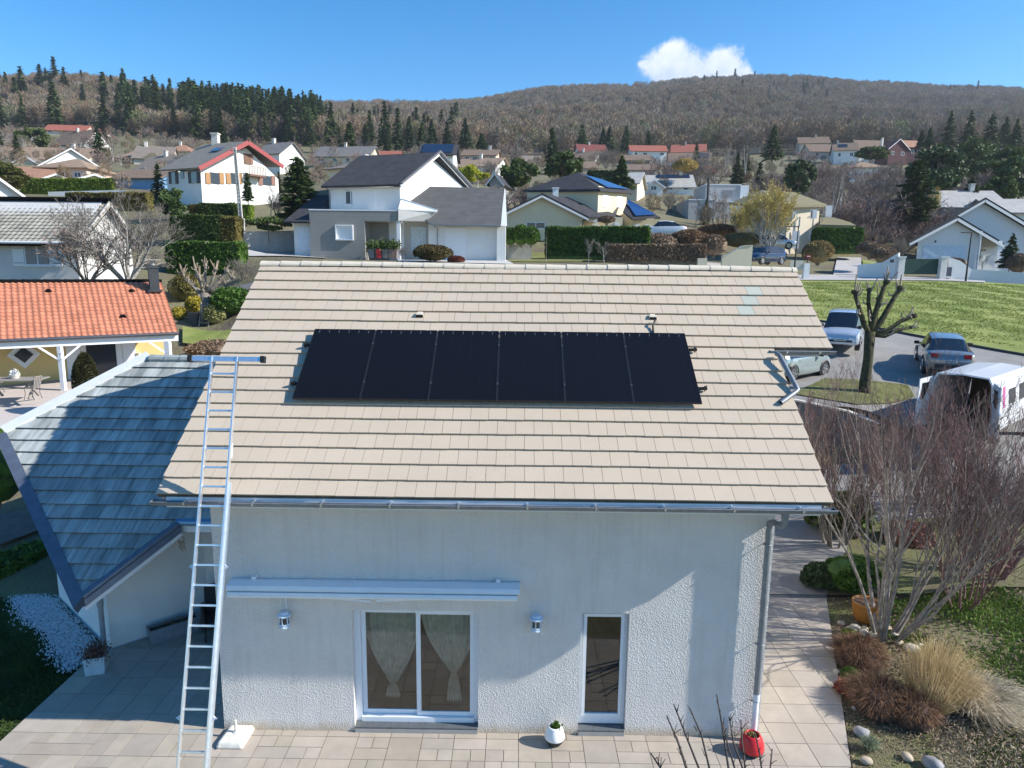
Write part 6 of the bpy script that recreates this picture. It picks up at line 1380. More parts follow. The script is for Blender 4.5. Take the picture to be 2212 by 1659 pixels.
# walls, gate, fences at the street on the right
def street_right():
    MW = mat('bluewhite_wall', (.64, .65, .66))
    wall_thing('garden_wall', 'white garden wall swooping up to the left gate post', [atD(1852, 590, 64.5), atD(1905, 591, 64), atD(1938, 592.5, 63)], [.75, 1.0, 1.9], .25, MW, down=1)
    wall_thing('garden_wall', 'white garden wall swooping down right of the green gate', [atD(2045, 598, 63), atD(2068, 600, 63), atD(2095, 601, 63), atD(2260, 611, 62)], [1.7, 1.5, .8, .75], .25, MW, down=1)
    e = thing('driveway_gate', 'dark green sliding driveway gate between white brick posts', 'gate', tuple(atD(1987, 596, 63))); p, c = atD(1947, 594, 63), atD(2028, 598, 63)
    b = MB(); z1 = atD(1987, 559, 63).z; n = 26
    for i in range(n): x = p.x+(c.x-p.x)*i/n; b.bb(x, x+(c.x-p.x)/n-.012, p.y-.02, p.y+.02, p.z+.12, z1)
    g = b.build('boards', mat('gate_green', (.012, .05, .038), rough=.5), e); 
    b = MB(); b.bb(p.x, c.x, p.y+.021, p.y+.06, p.z+.08, z1-.05); b.build('frame', mat('gate_green', (0, 0, 0)), e)
    for u, lab in ((1942, 'white block gate post left of the green gate'), (2033, 'white block gate post right of the green gate')):
        q = atD(u, 596, 62.8); e = thing('gate_post', lab, 'gate post', tuple(q)); b = MB()
        for k in range(5): b.box((q.x, q.y, q.z-.3+k*.42), (.55-.01*(k % 2), .55-.01*(k % 2), .418))
        b.build('blocks', mat('white_block', (.62, .60, .57), var=.08), e); b = MB(); b.box((q.x, q.y, q.z+1.66), (.68, .68, .09)); b.build('cap', M_SHUT, e)
    e = thing('meter_cabinet', 'flat dark grey panel set in the white wall by the gate', 'cabinet', tuple(atD(2052, 600, 62.7))); front(e, 'door_panel', mat('panel_dark', (.06, .07, .10)), 2040, 2057, 577, 597, 62.8, .1, .05)
    front(e, 'cabinet_base', MW, 2039, 2058, 597.2, 599.5, 62.8, .1, .05)
    # letter box in the left wall
    e = thing('letterbox', 'black letterbox plate on the swooping white wall', 'letterbox', tuple(atD(1927, 563, 62.7))); front(e, 'plate', M_BLACK, 1923, 1931, 560, 567, 63, .05, .25); front(e, 'flap', M_ZINC, 1924, 1930, 561, 562.5, 63, .02, .28)
    for (u, v, vt, D, lab, s) in ((1716, 583, 490, 62, 'tall black street lamp beside the beige roof ridge', -1), (2087, 598, 503, 61, 'black street lamp in front of the white garage house', -1)):
        p = atD(u, v, D); zt = atD(u, vt, D).z; e = thing('street_lamp', lab, 'street lamp', tuple(p)); b = MB(); lx = atD(u+(9 if u < 1800 else 12), vt, D).x
        b.tube([(p.x, p.y, p.z-.5), (p.x, p.y, p.z+.8), (lx, p.y, zt)], [.09, .07, .045], 8); b.build('pole', M_BLACK, e); b = MB(); b.box((lx-.42, p.y, zt+.02), (.95, .2, .07)); b.build('lamp_head', M_BLACK, e, bevel=.02)
    # pale wall by the blue car
    wall_thing('garden_wall', 'tall cream wall panel stepping down beside the dark blue car', [atD(1558, 572, 60), atD(1566, 572, 60), atD(1600, 572, 60), atD(1622, 572, 60)], [.7, .75, 1.55, 1.6], .3, mat('cream_panel', (.66, .58, .44), var=.05), cap=M_CHIM)
    wall_thing('garden_wall', 'low cream wall piece left of the tall cream panel', [atD(1506, 572, 60), atD(1526, 572, 60)], .55, .3, mat('cream_panel', (.66, .58, .44)))
    e = thing('picket_fence', 'low whitewashed picket fence by the kerb behind the roof', 'fence', tuple(atD(1720, 577, 63)))
    for i in range(13): p = atD(1708+i*2.1, 578, 63); b = MB(); b.bb(p.x-.035, p.x+.035, p.y, p.y+.03, p.z-.2, p.z+.62); b.build('picket', M_CHIM, e)
    b = MB(); p, c = atD(1706, 572, 63), atD(1735, 573, 63); b.bar(p+Vector((0, .05, 0)), c+Vector((0, .05, 0)), .03, .06); b.build('rail', M_CHIM, e)
    wall_thing('gate_pillar', 'short white pillar right of the picket fence', [atD(1735, 582, 63), atD(1747, 582, 63)], .55, .4, M_SHUT)
    e = thing('mailbox', 'dark red mailbox on a post by the short white pillar', 'mailbox', tuple(atD(1745, 575, 64))); p = atD(1745, 555, 63.5); b = MB(); b.box(p, (.45, .3, .32)); b.build('box', mat('mail_red', (.20, .02, .02)), e, bevel=.02); b = MB(); b.box(p+Vector((0, -.16, .05)), (.3, .02, .06)); b.build('label_plate', M_SHUT, e); b = MB(); b.bar(p-Vector((0, 0, .16)), p-Vector((0, 0, 1.1)), .06); b.build('post', M_BLACK, e)
street_right()
# ================================================================ VEHICLES
M_TYRE = mat('tyre', (.018, .018, .018), rough=.85); M_RIM = mat('rim', (.45, .46, .48), rough=.3, metal=.8); M_TRIM = mat('car_trim', (.02, .02, .022), rough=.5)
M_GLZ = glassmat('car_glass', (.012, .016, .02), rough=.03, spec=1.0); M_HL = mat('headlight', (.7, .73, .76), rough=.08, spec=.9); M_TL = mat('taillight', (.35, .012, .012), rough=.15); M_PL = mat('plate', (.72, .72, .70)); M_PLT = mat('plate_text', (.03, .03, .03))
def car(name, label, paint, L, Wd, st, glass, loc, rz, wb, wr=.32, hl=True, kind='car', tail_z=.9, bed=None, pitch=0, cat='car', plate=True, ax0=None):
    # st: stations (x, z_low, z_belt, z_top, half width at belt, half width at top); glass: (i, side) faces that are glass
    e = thing(name, label, cat, loc, rz); e.rotation_euler = (0, -pitch, rz)
    b = MB(); g = MB(); n = len(st); rings = []
    for (x, zl, zb, zt, wbt, wtp) in st:
        zm = zl+(zb-zl)*.45
        rings.append([(x, wbt*.90, zl), (x, wbt, zl+.10), (x, wbt*1.0, zm), (x, wbt*.985, zb-.06), (x, wbt*.96, zb), (x, wtp+.012, zt-.05 if zt-zb > .12 else zt-.02), (x, wtp*.88, zt), (x, wtp*.45, zt+.018)])
    def full(r): return r+[(x, -y, z) for x, y, z in reversed(r)]
    F = [full(r) for r in rings]; m = len(F[0])
    for i in range(n-1):
        for j in range(m-1):
            q = [F[i][j], F[i+1][j], F[i+1][j+1], F[i][j+1]]
            side = 'L' if j == 4 else ('R' if j == m-6 else ('T' if 5 <= j <= m-7 else 'B'))
            (g if (i, side) in glass else b).add(q, [(0, 1, 2, 3)])
            if (i, side) in glass: 
                pass
        b.add([F[i][m-1], F[i+1][m-1], F[i+1][0], F[i][0]], [(0, 1, 2, 3)])
    b.add(F[0], [tuple(range(m))]); b.add(F[-1], [tuple(range(m))[::-1]])
    bo = b.build('body', paint, e, local=True)
    bm = bmesh.new(); bm.from_mesh(bo.data); bmesh.ops.remove_doubles(bm, verts=bm.verts, dist=.0005); bmesh.ops.recalc_face_normals(bm, faces=bm.faces); bm.to_mesh(bo.data); bm.free()
    bo.data.polygons.foreach_set('use_smooth', [True]*len(bo.data.polygons)); bo.data.set_sharp_from_angle(angle=math.radians(50))
    go = g.build('windows', M_GLZ, e, local=True)
    bm = bmesh.new(); bm.from_mesh(go.data); bmesh.ops.remove_doubles(bm, verts=bm.verts, dist=.0005); bmesh.ops.recalc_face_normals(bm, faces=bm.faces); bm.to_mesh(go.data); bm.free()
    x0 = ax0 if ax0 is not None else -wb/2
    for xx in (x0, x0+wb):
        for s in (-1, 1):
            yo = Wd/2-.10
            b = MB(); b.tube([(xx, s*(yo-.10), wr), (xx, s*(yo-.09), wr), (xx, s*(yo+.09), wr), (xx, s*(yo+.105), wr)], [wr*.9, wr, wr, wr*.92], 22); w = b.build('wheel', M_TYRE, e, local=True)
            b = MB(); b.tube([(xx, s*(yo+.10), wr), (xx, s*(yo+.112), wr)], [wr*.66, wr*.64], 18)
            b.build('hub', mat('hub_dark', (.06, .06, .065), rough=.4), w, local=True)
            b = MB()
            for k in range(5):
                a = k*1.2566; b.bar((xx, s*(yo+.118), wr), (xx+math.cos(a)*wr*.62, s*(yo+.118), wr+math.sin(a)*wr*.62), wr*.22, .02, up=(0, 1, 0))
            b.tube([(xx+math.cos(a)*wr*.64, s*(yo+.115), wr+math.sin(a)*wr*.64) for a in [6.283*i/18 for i in range(19)]], wr*.06, 5, cap=False)
            b.build('rim', M_RIM, w, local=True)
            # wheel arch
            b = MB(); b.tube([(xx+math.cos(a)*wr*1.16, s*(Wd/2-.012), wr+math.sin(a)*wr*1.16) for a in [math.pi*i/10 for i in range(11)]], .035, 6); b.build('wheel_arch', M_TRIM, e, local=True)
            b = MB(); b.tube([(xx, s*(yo-.12), wr), (xx, s*(Wd/2-.01), wr)], wr*1.13, 20); b.build('wheel_well', M_BLACK, e, local=True)
    xf, xb = st[-1][0], st[0][0]; zl, zb = st[-1][1], st[-1][2]; wf = st[-1][4]
    for s in (-1, 1):
        b = MB(); b.hexa([(xf-.02, s*wf*.55, zb-.22), (xf-.02, s*wf*.93, zb-.22), (xf-.30, s*wf*1.03, zb-.18), (xf-.2, s*wf*.6, zb-.2)], [(xf-.03, s*wf*.58, zb-.06), (xf-.04, s*wf*.93, zb-.05), (xf-.36, s*wf*1.035, zb-.02), (xf-.2, s*wf*.6, zb-.04)]); b.v = [(x+.035, y, z) for x, y, z in b.v]; b.build('headlight', M_HL, e, local=True)
        wt = st[0][4]; b = MB(); b.hexa([(xb-.03, s*wt*.62, tail_z), (xb-.03, s*wt*.97, tail_z), (xb+.2, s*wt*1.03, tail_z), (xb+.1, s*wt*.6, tail_z)], [(xb-.03, s*wt*.62, tail_z+.17), (xb-.03, s*wt*.97, tail_z+.19), (xb+.2, s*wt*1.03, tail_z+.17), (xb+.1, s*wt*.6, tail_z+.17)]); b.build('taillight', M_TL, e, local=True)
        mi = [q for q in st if q[3]-q[2] > .3][-1]; b = MB(); b.box((mi[0]-.05, s*(mi[4]+.12), mi[2]+.08), (.12, .20, .14)); b.box((mi[0]-.05, s*(mi[4]+.02), mi[2]+.04), (.05, .12, .04)); b.build('mirror', M_TRIM, e, local=True, bevel=.03)
    b = MB(); b.box((xf+.012, 0, zl+.14), (.04, wf*1.5, .10)); b.build('grille', M_TRIM, e, local=True)
    b = MB(); b.box((xb-.012, 0, zl+.12), (.04, st[0][4]*1.6, .14)); b.build('rear_bumper', M_TRIM, e, local=True)
    if plate:
        for x, s in ((xf+.036, 1), (xb-.036, -1)):
            zp = zl+.2 if s > 0 else zl+.34
            b = MB(); b.box((x, 0, zp), (.01, .50, .11)); p = b.build('number_plate', M_PL, e, local=True)
            b = MB(); [b.box((x+s*.006, -.18+.06*k, zp), (.004, .036, .07)) for k in range(7)]; pt = b.build('plate_letters', M_PLT, p, local=True); pt['kind'] = 'stuff'
    b = MB()
    for s in (-1, 1):
        for q in (.30, .62):
            xx = xb+(xf-xb)*q; b.box((xx, s*(Wd/2+.002), (st[2][2]-.12)), (.16, .025, .03))
    dh = b.build('door_handle', paint, e, local=True); dh['kind'] = 'stuff'
    return e
def gp3(u, D): return gD(u, D)
def place(u, v, D): p = atD(u, v, D); return (p.x, p.y, p.z)
def onground(x, y, dz=.17): return (x, y, H(x, y)+dz)
# stations: (x, z_low, z_belt, z_top, half belt, half top)
MPV = [(-2.15, .32, 1.0, 1.02, .78, .70), (-2.12, .30, 1.02, 1.70, .80, .66), (-1.9, .26, 1.03, 1.78, .84, .68), (-1.0, .22, 1.03, 1.80, .86, .70), (.1, .22, 1.02, 1.80, .86, .70), (.62, .22, 1.0, 1.72, .86, .66), (1.28, .22, .98, 1.03, .85, .60), (1.7, .24, .90, .93, .83, .62), (2.0, .28, .80, .82, .78, .6), (2.12, .32, .68, .70, .70, .58)]
SV = mat('silver_paint', (.50, .55, .61), rough=.25, var=.02, metal=.35, spec=.6, coat=.6)
p = atD(1822, 740, 33.6)
car('minivan', 'silver-white small van parked by the lawn behind the pollarded tree', SV, 4.3, 1.7, MPV, {(0, 'T'), (5, 'T'), (1, 'L'), (2, 'L'), (3, 'L'), (4, 'L'), (1, 'R'), (2, 'R'), (3, 'R'), (4, 'R'), (5, 'L'), (5, 'R')} - {(1, 'L'), (2, 'L'), (1, 'R'), (2, 'R')}, onground(p.x+.5, p.y+1.2), math.radians(-118), 2.7, .31)
CPE = [(-2.25, .42, .92, .94, .76, .70), (-2.15, .34, 1.0, 1.03, .86, .72), (-1.75, .26, 1.04, 1.08, .92, .66), (-1.0, .24, 1.03, 1.50, .93, .60), (-.2, .24, 1.02, 1.60, .93, .62), (.5, .24, 1.0, 1.56, .93, .62), (1.05, .24, .98, 1.06, .92, .66), (1.7, .26, .92, .95, .90, .7), (2.15, .30, .80, .82, .82, .66), (2.25, .36, .66, .68, .74, .6)]
p = atD(2040, 778, 29.8)
car('suv', 'dark silver sloping-roofed crossover seen from behind on the upper road', mat('graphite_paint', (.22, .245, .26), rough=.22, var=.03, metal=.4, spec=.6, coat=.7), 4.6, 1.86, CPE, {(2, 'T'), (5, 'T'), (3, 'L'), (4, 'L'), (3, 'R'), (4, 'R'), (2, 'L'), (2, 'R'), (5, 'L'), (5, 'R')}, onground(p.x+.9, p.y+1.6), math.radians(66), 2.75, .36, tail_z=.84, pitch=math.radians(3))
HB = [(-2.0, .36, .95, .98, .76, .66), (-1.95, .30, 1.0, 1.10, .82, .66), (-1.55, .24, 1.0, 1.50, .87, .62), (-.8, .22, 1.0, 1.60, .88, .64), (.2, .22, .98, 1.60, .88, .64), (.7, .22, .97, 1.45, .88, .62), (1.2, .22, .95, 1.02, .86, .62), (1.65, .25, .88, .90, .84, .64), (1.95, .3, .76, .78, .76, .6), (2.05, .35, .64, .66, .7, .55)]
p = atD(1748, 838, 29.6)
car('hatchback', 'pale grey-green hatchback half hidden behind the upper roof corner', mat('sage_paint', (.36, .42, .41), rough=.22, var=.02, metal=.35, spec=.6, coat=.7), 4.1, 1.76, HB, {(1, 'T'), (5, 'T'), (2, 'L'), (3, 'L'), (4, 'L'), (2, 'R'), (3, 'R'), (4, 'R'), (5, 'L'), (5, 'R')}, onground(p.x-.45, p.y+1.0), math.radians(38), 2.55, .34, tail_z=.95)
p = atD(1651, 571, 64)
car('parked_car', 'dark blue car parked beside the tall cream wall panel', mat('navy_paint', (.02, .035, .075), rough=.2, metal=.3, coat=.7), 4.1, 1.74, HB, {(1, 'T'), (5, 'T'), (2, 'L'), (3, 'L'), (4, 'L'), (2, 'R'), (3, 'R'), (4, 'R'), (5, 'L'), (5, 'R')}, (p.x, p.y, p.z), math.radians(-150), 2.5, .31)
p = atD(1676, 537.5, 78)
car('parked_car', 'silver car on the drive of the cream hipped house', mat('silver2', (.55, .57, .60), rough=.25, metal=.4, coat=.5), 4.1, 1.74, HB, {(1, 'T'), (5, 'T'), (2, 'L'), (3, 'L'), (4, 'L'), (2, 'R'), (3, 'R'), (4, 'R'), (5, 'L'), (5, 'R')}, (p.x, p.y, p.z), math.radians(-18), 2.5, .33)
p = atD(1432, 512, 72)
car('parked_car', 'white car behind the hedge of the yellow solar house', mat('white_car', (.72, .73, .75), rough=.25, coat=.5), 4.1, 1.74, CPE, {(2, 'T'), (5, 'T'), (3, 'L'), (4, 'L'), (3, 'R'), (4, 'R'), (2, 'L'), (2, 'R'), (5, 'L'), (5, 'R')}, (p.x, p.y, p.z), math.radians(172), 2.6, .34)
# white panel van with open rear doors
def van():
    p = atD(2062, 955, 24.0); gx, gy = p.x+1.95, p.y+1.75; e = thing('panel_van', 'white high panel van with open rear doors behind the bare shrubs', 'van', (gx, gy, H(gx, gy)+.03), math.radians(42)); WP = mat('van_white', (.74, .75, .77), rough=.28, var=.03, coat=.5)
    L0, L1, w, zb, zt = -2.6, 2.0, .98, .45, 2.42
    b = MB()   # hollow body: roof, two sides, floor, bulkhead
    prof = [(-w, zb), (-w-.02, 1.2), (-w*.93, 2.2), (-w*.82, zt), (0, zt+.06), (w*.82, zt), (w*.93, 2.2), (w+.02, 1.2), (w, zb)]
    for i in range(len(prof)-1):
        (y0, z0), (y1, z1) = prof[i], prof[i+1]; iy = lambda y: y*.955; iz = lambda z: z-.05 if z > 2 else z
        b.hexa([(L0, y0, z0), (L0, y1, z1), (L0, iy(y1), iz(z1)), (L0, iy(y0), iz(z0))], [(L1, y0, z0), (L1, y1, z1), (L1, iy(y1), iz(z1)), (L1, iy(y0), iz(z0))])
    body = b.build('body', WP, e, local=True, smooth=False)
    b = MB(); b.bb(L0, L1, -w*.95, w*.95, zb, zb+.08); b.bb(L1-.1, L1-.04, -w*.9, w*.9, zb+.08, 2.3); b.build('load_floor', mat('ply_floor', (.16, .11, .07), var=.3), e, local=True)
    nose = [(L1, w, zb, zt), (L1+.25, w, zb, 2.28), (L1+1.0, w*.97, zb, 1.42), (L1+1.7, w*.93, zb, 1.22), (L1+2.0, w*.82, .5, .95)]
    b = MB(); g = MB()
    for i in range(len(nose)-1):
        xa, wa, za, ta = nose[i]; xb, wb_, zc_, tb = nose[i+1]; ra, rb = wa*(.84 if ta > 1.5 else .9), wb_*(.84 if tb > 1.5 else .9)
        b.quad((xa, wa, za), (xb, wb_, zc_), (xb, rb, tb), (xa, ra, ta)) if i != 1 else (b.quad((xa, wa, za), (xb, wb_, zc_), (xb, wb_, 1.4), (xa, wa, 1.4)), g.quad((xa, wa, 1.4), (xb, wb_, 1.4), (xb, rb, tb), (xa, ra, ta)))
        b.quad((xa, -ra, ta), (xb, -rb, tb), (xb, -wb_, zc_), (xa, -wa, za)) if i != 1 else (b.quad((xa, -wa, 1.4), (xb, -wb_, 1.4), (xb, -wb_, zc_), (xa, -wa, za)), g.quad((xa, -ra, ta), (xb, -rb, tb), (xb, -wb_, 1.4), (xa, -wa, 1.4)))
        (g if i == 1 else b).quad((xa, ra, ta), (xb, rb, tb), (xb, -rb, tb), (xa, -ra, ta))
    b.quad((L1+2, w*.82, .5), (L1+2, -w*.82, .5), (L1+2, -w*.74, .95), (L1+2, w*.74, .95)); b.build('cab', WP, e, local=True); g.build('windows', M_GLZ, e, local=True)
    b = MB(); b.bb(L0-.06, L0+.1, -w, w, .32, .5); b.build('rear_bumper', M_TRIM, e, local=True)
    for s in (-1, 1):
        ang = math.radians(100 if s > 0 else 95); d = Vector((-math.cos(ang-math.pi/2)*1, 0, 0)); 
        # doors hinge on the rear corners and stand open
        hx, hy = L0, s*w; oa = math.radians(25 if s < 0 else 6); dx, dy = -math.cos(oa)*.9, s*math.sin(oa)*.9
        b = MB(); b.prism([(hx, hy, zb+.05), (hx+dx, hy+dy, zb+.05), (hx+dx, (hy+dy)*.97, 2.25), (hx, hy*.93, 2.30)], (.02, s*.04, 0)); dd = b.build('rear_door', WP, e, local=True)
        b = MB(); b.prism([(hx+dx*.25, hy+dy*.25+s*-.02, 1.5), (hx+dx*.8, hy+dy*.8-s*.02, 1.5), (hx+dx*.8, (hy+dy*.8)*.965-s*.01, 2.1), (hx+dx*.25, (hy+dy*.25)*.965-s*.01, 2.1)], (-.01, -s*.012, 0)); b.build('pane', M_GLZ, dd, local=True)
        b = MB(); b.bb(L0-.03, L0+.06, s*w-.06, s*w+.03, 1.0, 1.55); b.build('taillight', mat('van_red', (.62, .02, .04), rough=.25), e, local=True)
        for x in (L0+.9, L1+1.0):
            b = MB(); b.tube([(x, s*.80, .36), (x, s*1.0, .36)], .36, 20); wh = b.build('wheel', M_TYRE, e, local=True); b = MB(); b.tube([(x, s*1.0, .36), (x, s*1.01, .36)], .2, 14); b.build('rim', M_RIM, wh, local=True)
    # livery: blue, magenta and pink patches and a dark side window on the visible side
    for s in (-1,):
        for (xa, xb, za, zb_, c, nm) in ((-1.9, -1.55, 1.0, 1.9, (.15, .38, .62), 'livery_blue'), (-1.35, -1.05, 1.25, 2.0, (.50, .09, .28), 'livery_pink'), (-.6, .3, 1.3, 1.85, (.02, .025, .03), 'side_window'), (.8, 1.6, 1.3, 1.9, (.02, .025, .03), 'side_window')):
            b = MB(); f = lambda z: s*(w+.02-(max(z-1.2, 0))*.09+.006)
            b.add([(xa, f(za), za), (xb, f(za), za), (xb, f(zb_), zb_), (xa, f(zb_), zb_)], [(0, 1, 2, 3)]); b.build(nm, mat(nm, c, rough=.3), e, local=True)
    b = MB(); b.box((L0+1.0, .3, .75), (1.4, .5, .45)); b.box((L0+.9, -.5, .7), (1.2, .4, .35)); 
    c = thing('cargo_box', 'dark crate inside the open white van', 'crate', (gx, gy, H(gx, gy)+.03), math.radians(42)); b.build('crate_shell', mat('crate_dark', (.05, .045, .04)), c, local=True)
    l = thing('van_plank', 'light timber batten lying inside the open van', 'plank', (gx, gy, H(gx, gy)+.03), math.radians(42)); b = MB(); b.bar((L0+.1, .1, .62), (L0+1.8, -.35, 1.4), .08, .05); b.build('batten', mat('raw_timber', (.55, .40, .24)), l, local=True)
van()

# ================================================================ THINGS ROUND THE HOUSE
def pot(name, label, c, prof, m, soil=.8, z=0, n=28, rim=None):
    e = thing(name, label, 'pot', (c[0], c[1], z)); b = MB(); k = max(p_[1] for p_ in prof); b.lathe(prof, (0, 0, 0), n); b.build('pot_body', m, e, local=True, smooth=True); return e
e = pot('plant_pot', 'white rounded pot with dark base, small green plant, on the terrace', (6.10, .27), [(.0, 0), (.10, 0), (.135, .05), (.155, .09), (.165, .12), (.165, .16), (.145, .24), (.115, .31), (.105, .325), (.09, .325), (.09, .27), (0, .27)], mat('pot_white', (.78, .78, .77), rough=.4, var=.02), 0)
b = MB(); b.lathe([(0, -.001), (.102, -.001), (.137, .05), (.157, .09), (.1665, .115), (.1665, .118), (0, .118)], (0, 0, 0), 28); b.build('pot_base', mat('pot_charcoal', (.03, .03, .032), rough=.6), e, local=True)
b = MB(); b.lathe([(0, .275), (.088, .275), (.0881, .28), (0, .285)], (0, 0, 0), 16); b.build('soil', M_SOIL, e, local=True)
rs = np.random.RandomState(3); P = rs.normal(size=(160, 3))*[.035, .035, .02]+[.02, 0, .32]; leaves('plant', P, L_LAUR, e, rs, size=.035, up=.6)
e = pot('plant_pot', 'bright red rounded pot at the foot of the corner downpipe', (9.28, .12), [(.0, 0), (.13, 0), (.185, .06), (.195, .11), (.19, .18), (.16, .27), (.125, .33), (.11, .34), (.10, .335), (.10, .29), (0, .29)], mat('pot_red', (.55, .022, .03), rough=.35, var=.03), 0)
b = MB(); b.lathe([(0, -.001), (.132, -.001), (.187, .06), (.19, .075), (0, .075)], (0, 0, 0), 28); b.build('pot_base', MC['pot_charcoal'], e, local=True)
b = MB(); b.lathe([(0, .295), (.098, .295), (.0981, .30), (0, .302)], (0, 0, 0), 16); b.build('soil', M_SOIL, e, local=True)
P = rs.normal(size=(60, 3))*[.04, .04, .03]+[-.02, 0, .34]; leaves('dry_plant', P, mat('dry_leaf', (.20, .17, .06), var=.3), e, rs, size=.03, up=.6)
e = pot('flower_pot', 'large ochre glazed pot of bark chips beside the multi-stemmed tree', (13.25, 4.45), [(0, 0), (.19, 0), (.235, .08), (.275, .25), (.295, .42), (.305, .44), (.305, .47), (.27, .47), (.265, .40), (0, .40)], mat('pot_ochre', (.40, .17, .035), rough=.35, var=.12, scale=4), 0)
b = MB(); b.lathe([(0, .41), (.263, .41), (.264, .42), (0, .425)], (0, 0, 0), 20); b.build('soil', mat('bark_chips', (.16, .09, .06), var=.5, scale=60, bump=1, bscale=60), e, local=True)
# umbrella stand
def stand():
    e = thing('umbrella_base', 'cream plastic parasol base with short stub pole at the ladder foot', 'umbrella base', (.86, .27, 0), math.radians(0))
    b = MB(); b.hexa([(-.24, -.27, 0), (.22, -.27, 0), (.24, .25, 0), (-.20, .25, 0)], [(-.20, -.23, .11), (.18, -.23, .11), (.20, .21, .11), (-.16, .21, .11)]); b.build('water_base', mat('cream_plastic', (.66, .64, .57), rough=.5), e, local=True, bevel=.035)
    b = MB(); b.tube([(0, .02, .10), (0, .02, .125)], [.05, .045], 14); b.tube([(0, .02, .11), (0, .02, .32)], .022, 12); b.build('tube', MC['cream_plastic'], e, local=True)
    b = MB(); b.tube([(-.17, -.26, .05), (-.17, -.275, .05)], .018, 8); b.build('filler_cap', MC['cream_plastic'], e, local=True)
stand()
# square planter and trough by the annex, armchair, wind chime
def boxpot(name, label, c, lx, ly, h, rz, m, cat='planter', th=.03, soilm=None):
    e = thing(name, label, cat, (c[0], c[1], 0), rz); b = MB(); x, y = lx/2, ly/2; k = .92
    o = [(-x*k, -y*k, 0), (x*k, -y*k, 0), (x*k, y*k, 0), (-x*k, y*k, 0)]; t = [(-x, -y, h), (x, -y, h), (x, y, h), (-x, y, h)]; i = [(-x+th, -y+th, h), (x-th, -y+th, h), (x-th, y-th, h), (-x+th, y-th, h)]; s = [(p[0], p[1], h-.06) for p in i]
    b.add(o+t+i+s, [(3, 2, 1, 0), (0, 1, 5, 4), (1, 2, 6, 5), (2, 3, 7, 6), (3, 0, 4, 7), (4, 5, 9, 8), (5, 6, 10, 9), (6, 7, 11, 10), (7, 4, 8, 11), (8, 9, 13, 12), (9, 10, 14, 13), (10, 11, 15, 14), (11, 8, 12, 15)]); b.build('box', m, e, local=True)
    b = MB(); b.add([(p[0], p[1], h-.059) for p in i], [(0, 1, 2, 3)]); b.build('soil', M_SOIL, e, local=True); return e
e = boxpot('planter', 'pale blue square planter with dry heather on the dark terrace corner', (-2.55, 2.13), .36, .34, .34, math.radians(18), mat('planter_blue', (.40, .50, .55), rough=.5))
rs = np.random.RandomState(5); P = rs.normal(size=(900, 3))*[.11, .10, .07]+[0, 0, .40]; leaves('heather', P, mat('heather', (.12, .07, .05), var=.5, scale=20), e, rs, size=.022, aspect=3, up=1.2, nrm=np.tile([0, 0, 1.0], (900, 1)))
e = boxpot('planter', 'long grey trough planter with bare soil against the annex wall', (-1.72, 3.45), .98, .30, .30, math.radians(42), mat('trough_grey', (.22, .24, .27), rough=.7)); P = rs.normal(size=(40, 3))*[.25, .05, .03]+[0, 0, .30]; leaves('dead_stems', P, MC['dry_leaf'], e, rs, size=.03)
def armchair():
    e = thing('armchair', 'dark woven garden armchair in the shade behind the ladder', 'armchair', (-.75, 3.55, 0), math.radians(25)); m = mat('rattan_dark', (.035, .037, .042), rough=.8, bump=.6, bscale=120)
    b = MB(); b.box((0, 0, .33), (.60, .58, .16)); b.build('seat', m, e, local=True, bevel=.03)
    b = MB(); b.hexa([(-.32, .24, .25), (.32, .24, .25), (.32, .33, .25), (-.32, .33, .25)], [(-.30, .34, .98), (.30, .34, .98), (.28, .42, .98), (-.28, .42, .98)]); b.build('backrest', m, e, local=True, bevel=.03)
    for s in (-1, 1):
        b = MB(); b.box((s*.34, 0, .42), (.08, .62, .42)); b.build('armrest', m, e, local=True, bevel=.03)
        for y in (-.26, .28): b = MB(); b.bar((s*.31, y, .25), (s*.32, y, 0), .045); b.build('leg', m, e, local=True)
armchair()
def chime():
    p = onY(381, 1165, 3.3); p = ntc+Vector((-.02, .10, -.42)); e = thing('wind_chime', 'small brown wind chime hanging under the annex eave corner', 'wind chime', tuple(p)); m = mat('chime_wood', (.30, .20, .12)); b = MB(); b.tube([(0.06*math.cos(a), .02*math.sin(a), -.02+.05*math.sin(a)) for a in [i*.6283 for i in range(11)]], .008, 5); b.tube([(0, 0, .03), (0, 0, .3)], .004, 4); b.build('ring', m, e, local=True)
    for i in range(5): b = MB(); b.tube([(-.05+.025*i, 0, -.06), (-.05+.03*i, .01, -.22-.03*(i % 3))], .007, 5); b.build('tube', m, e, local=True)
chime()
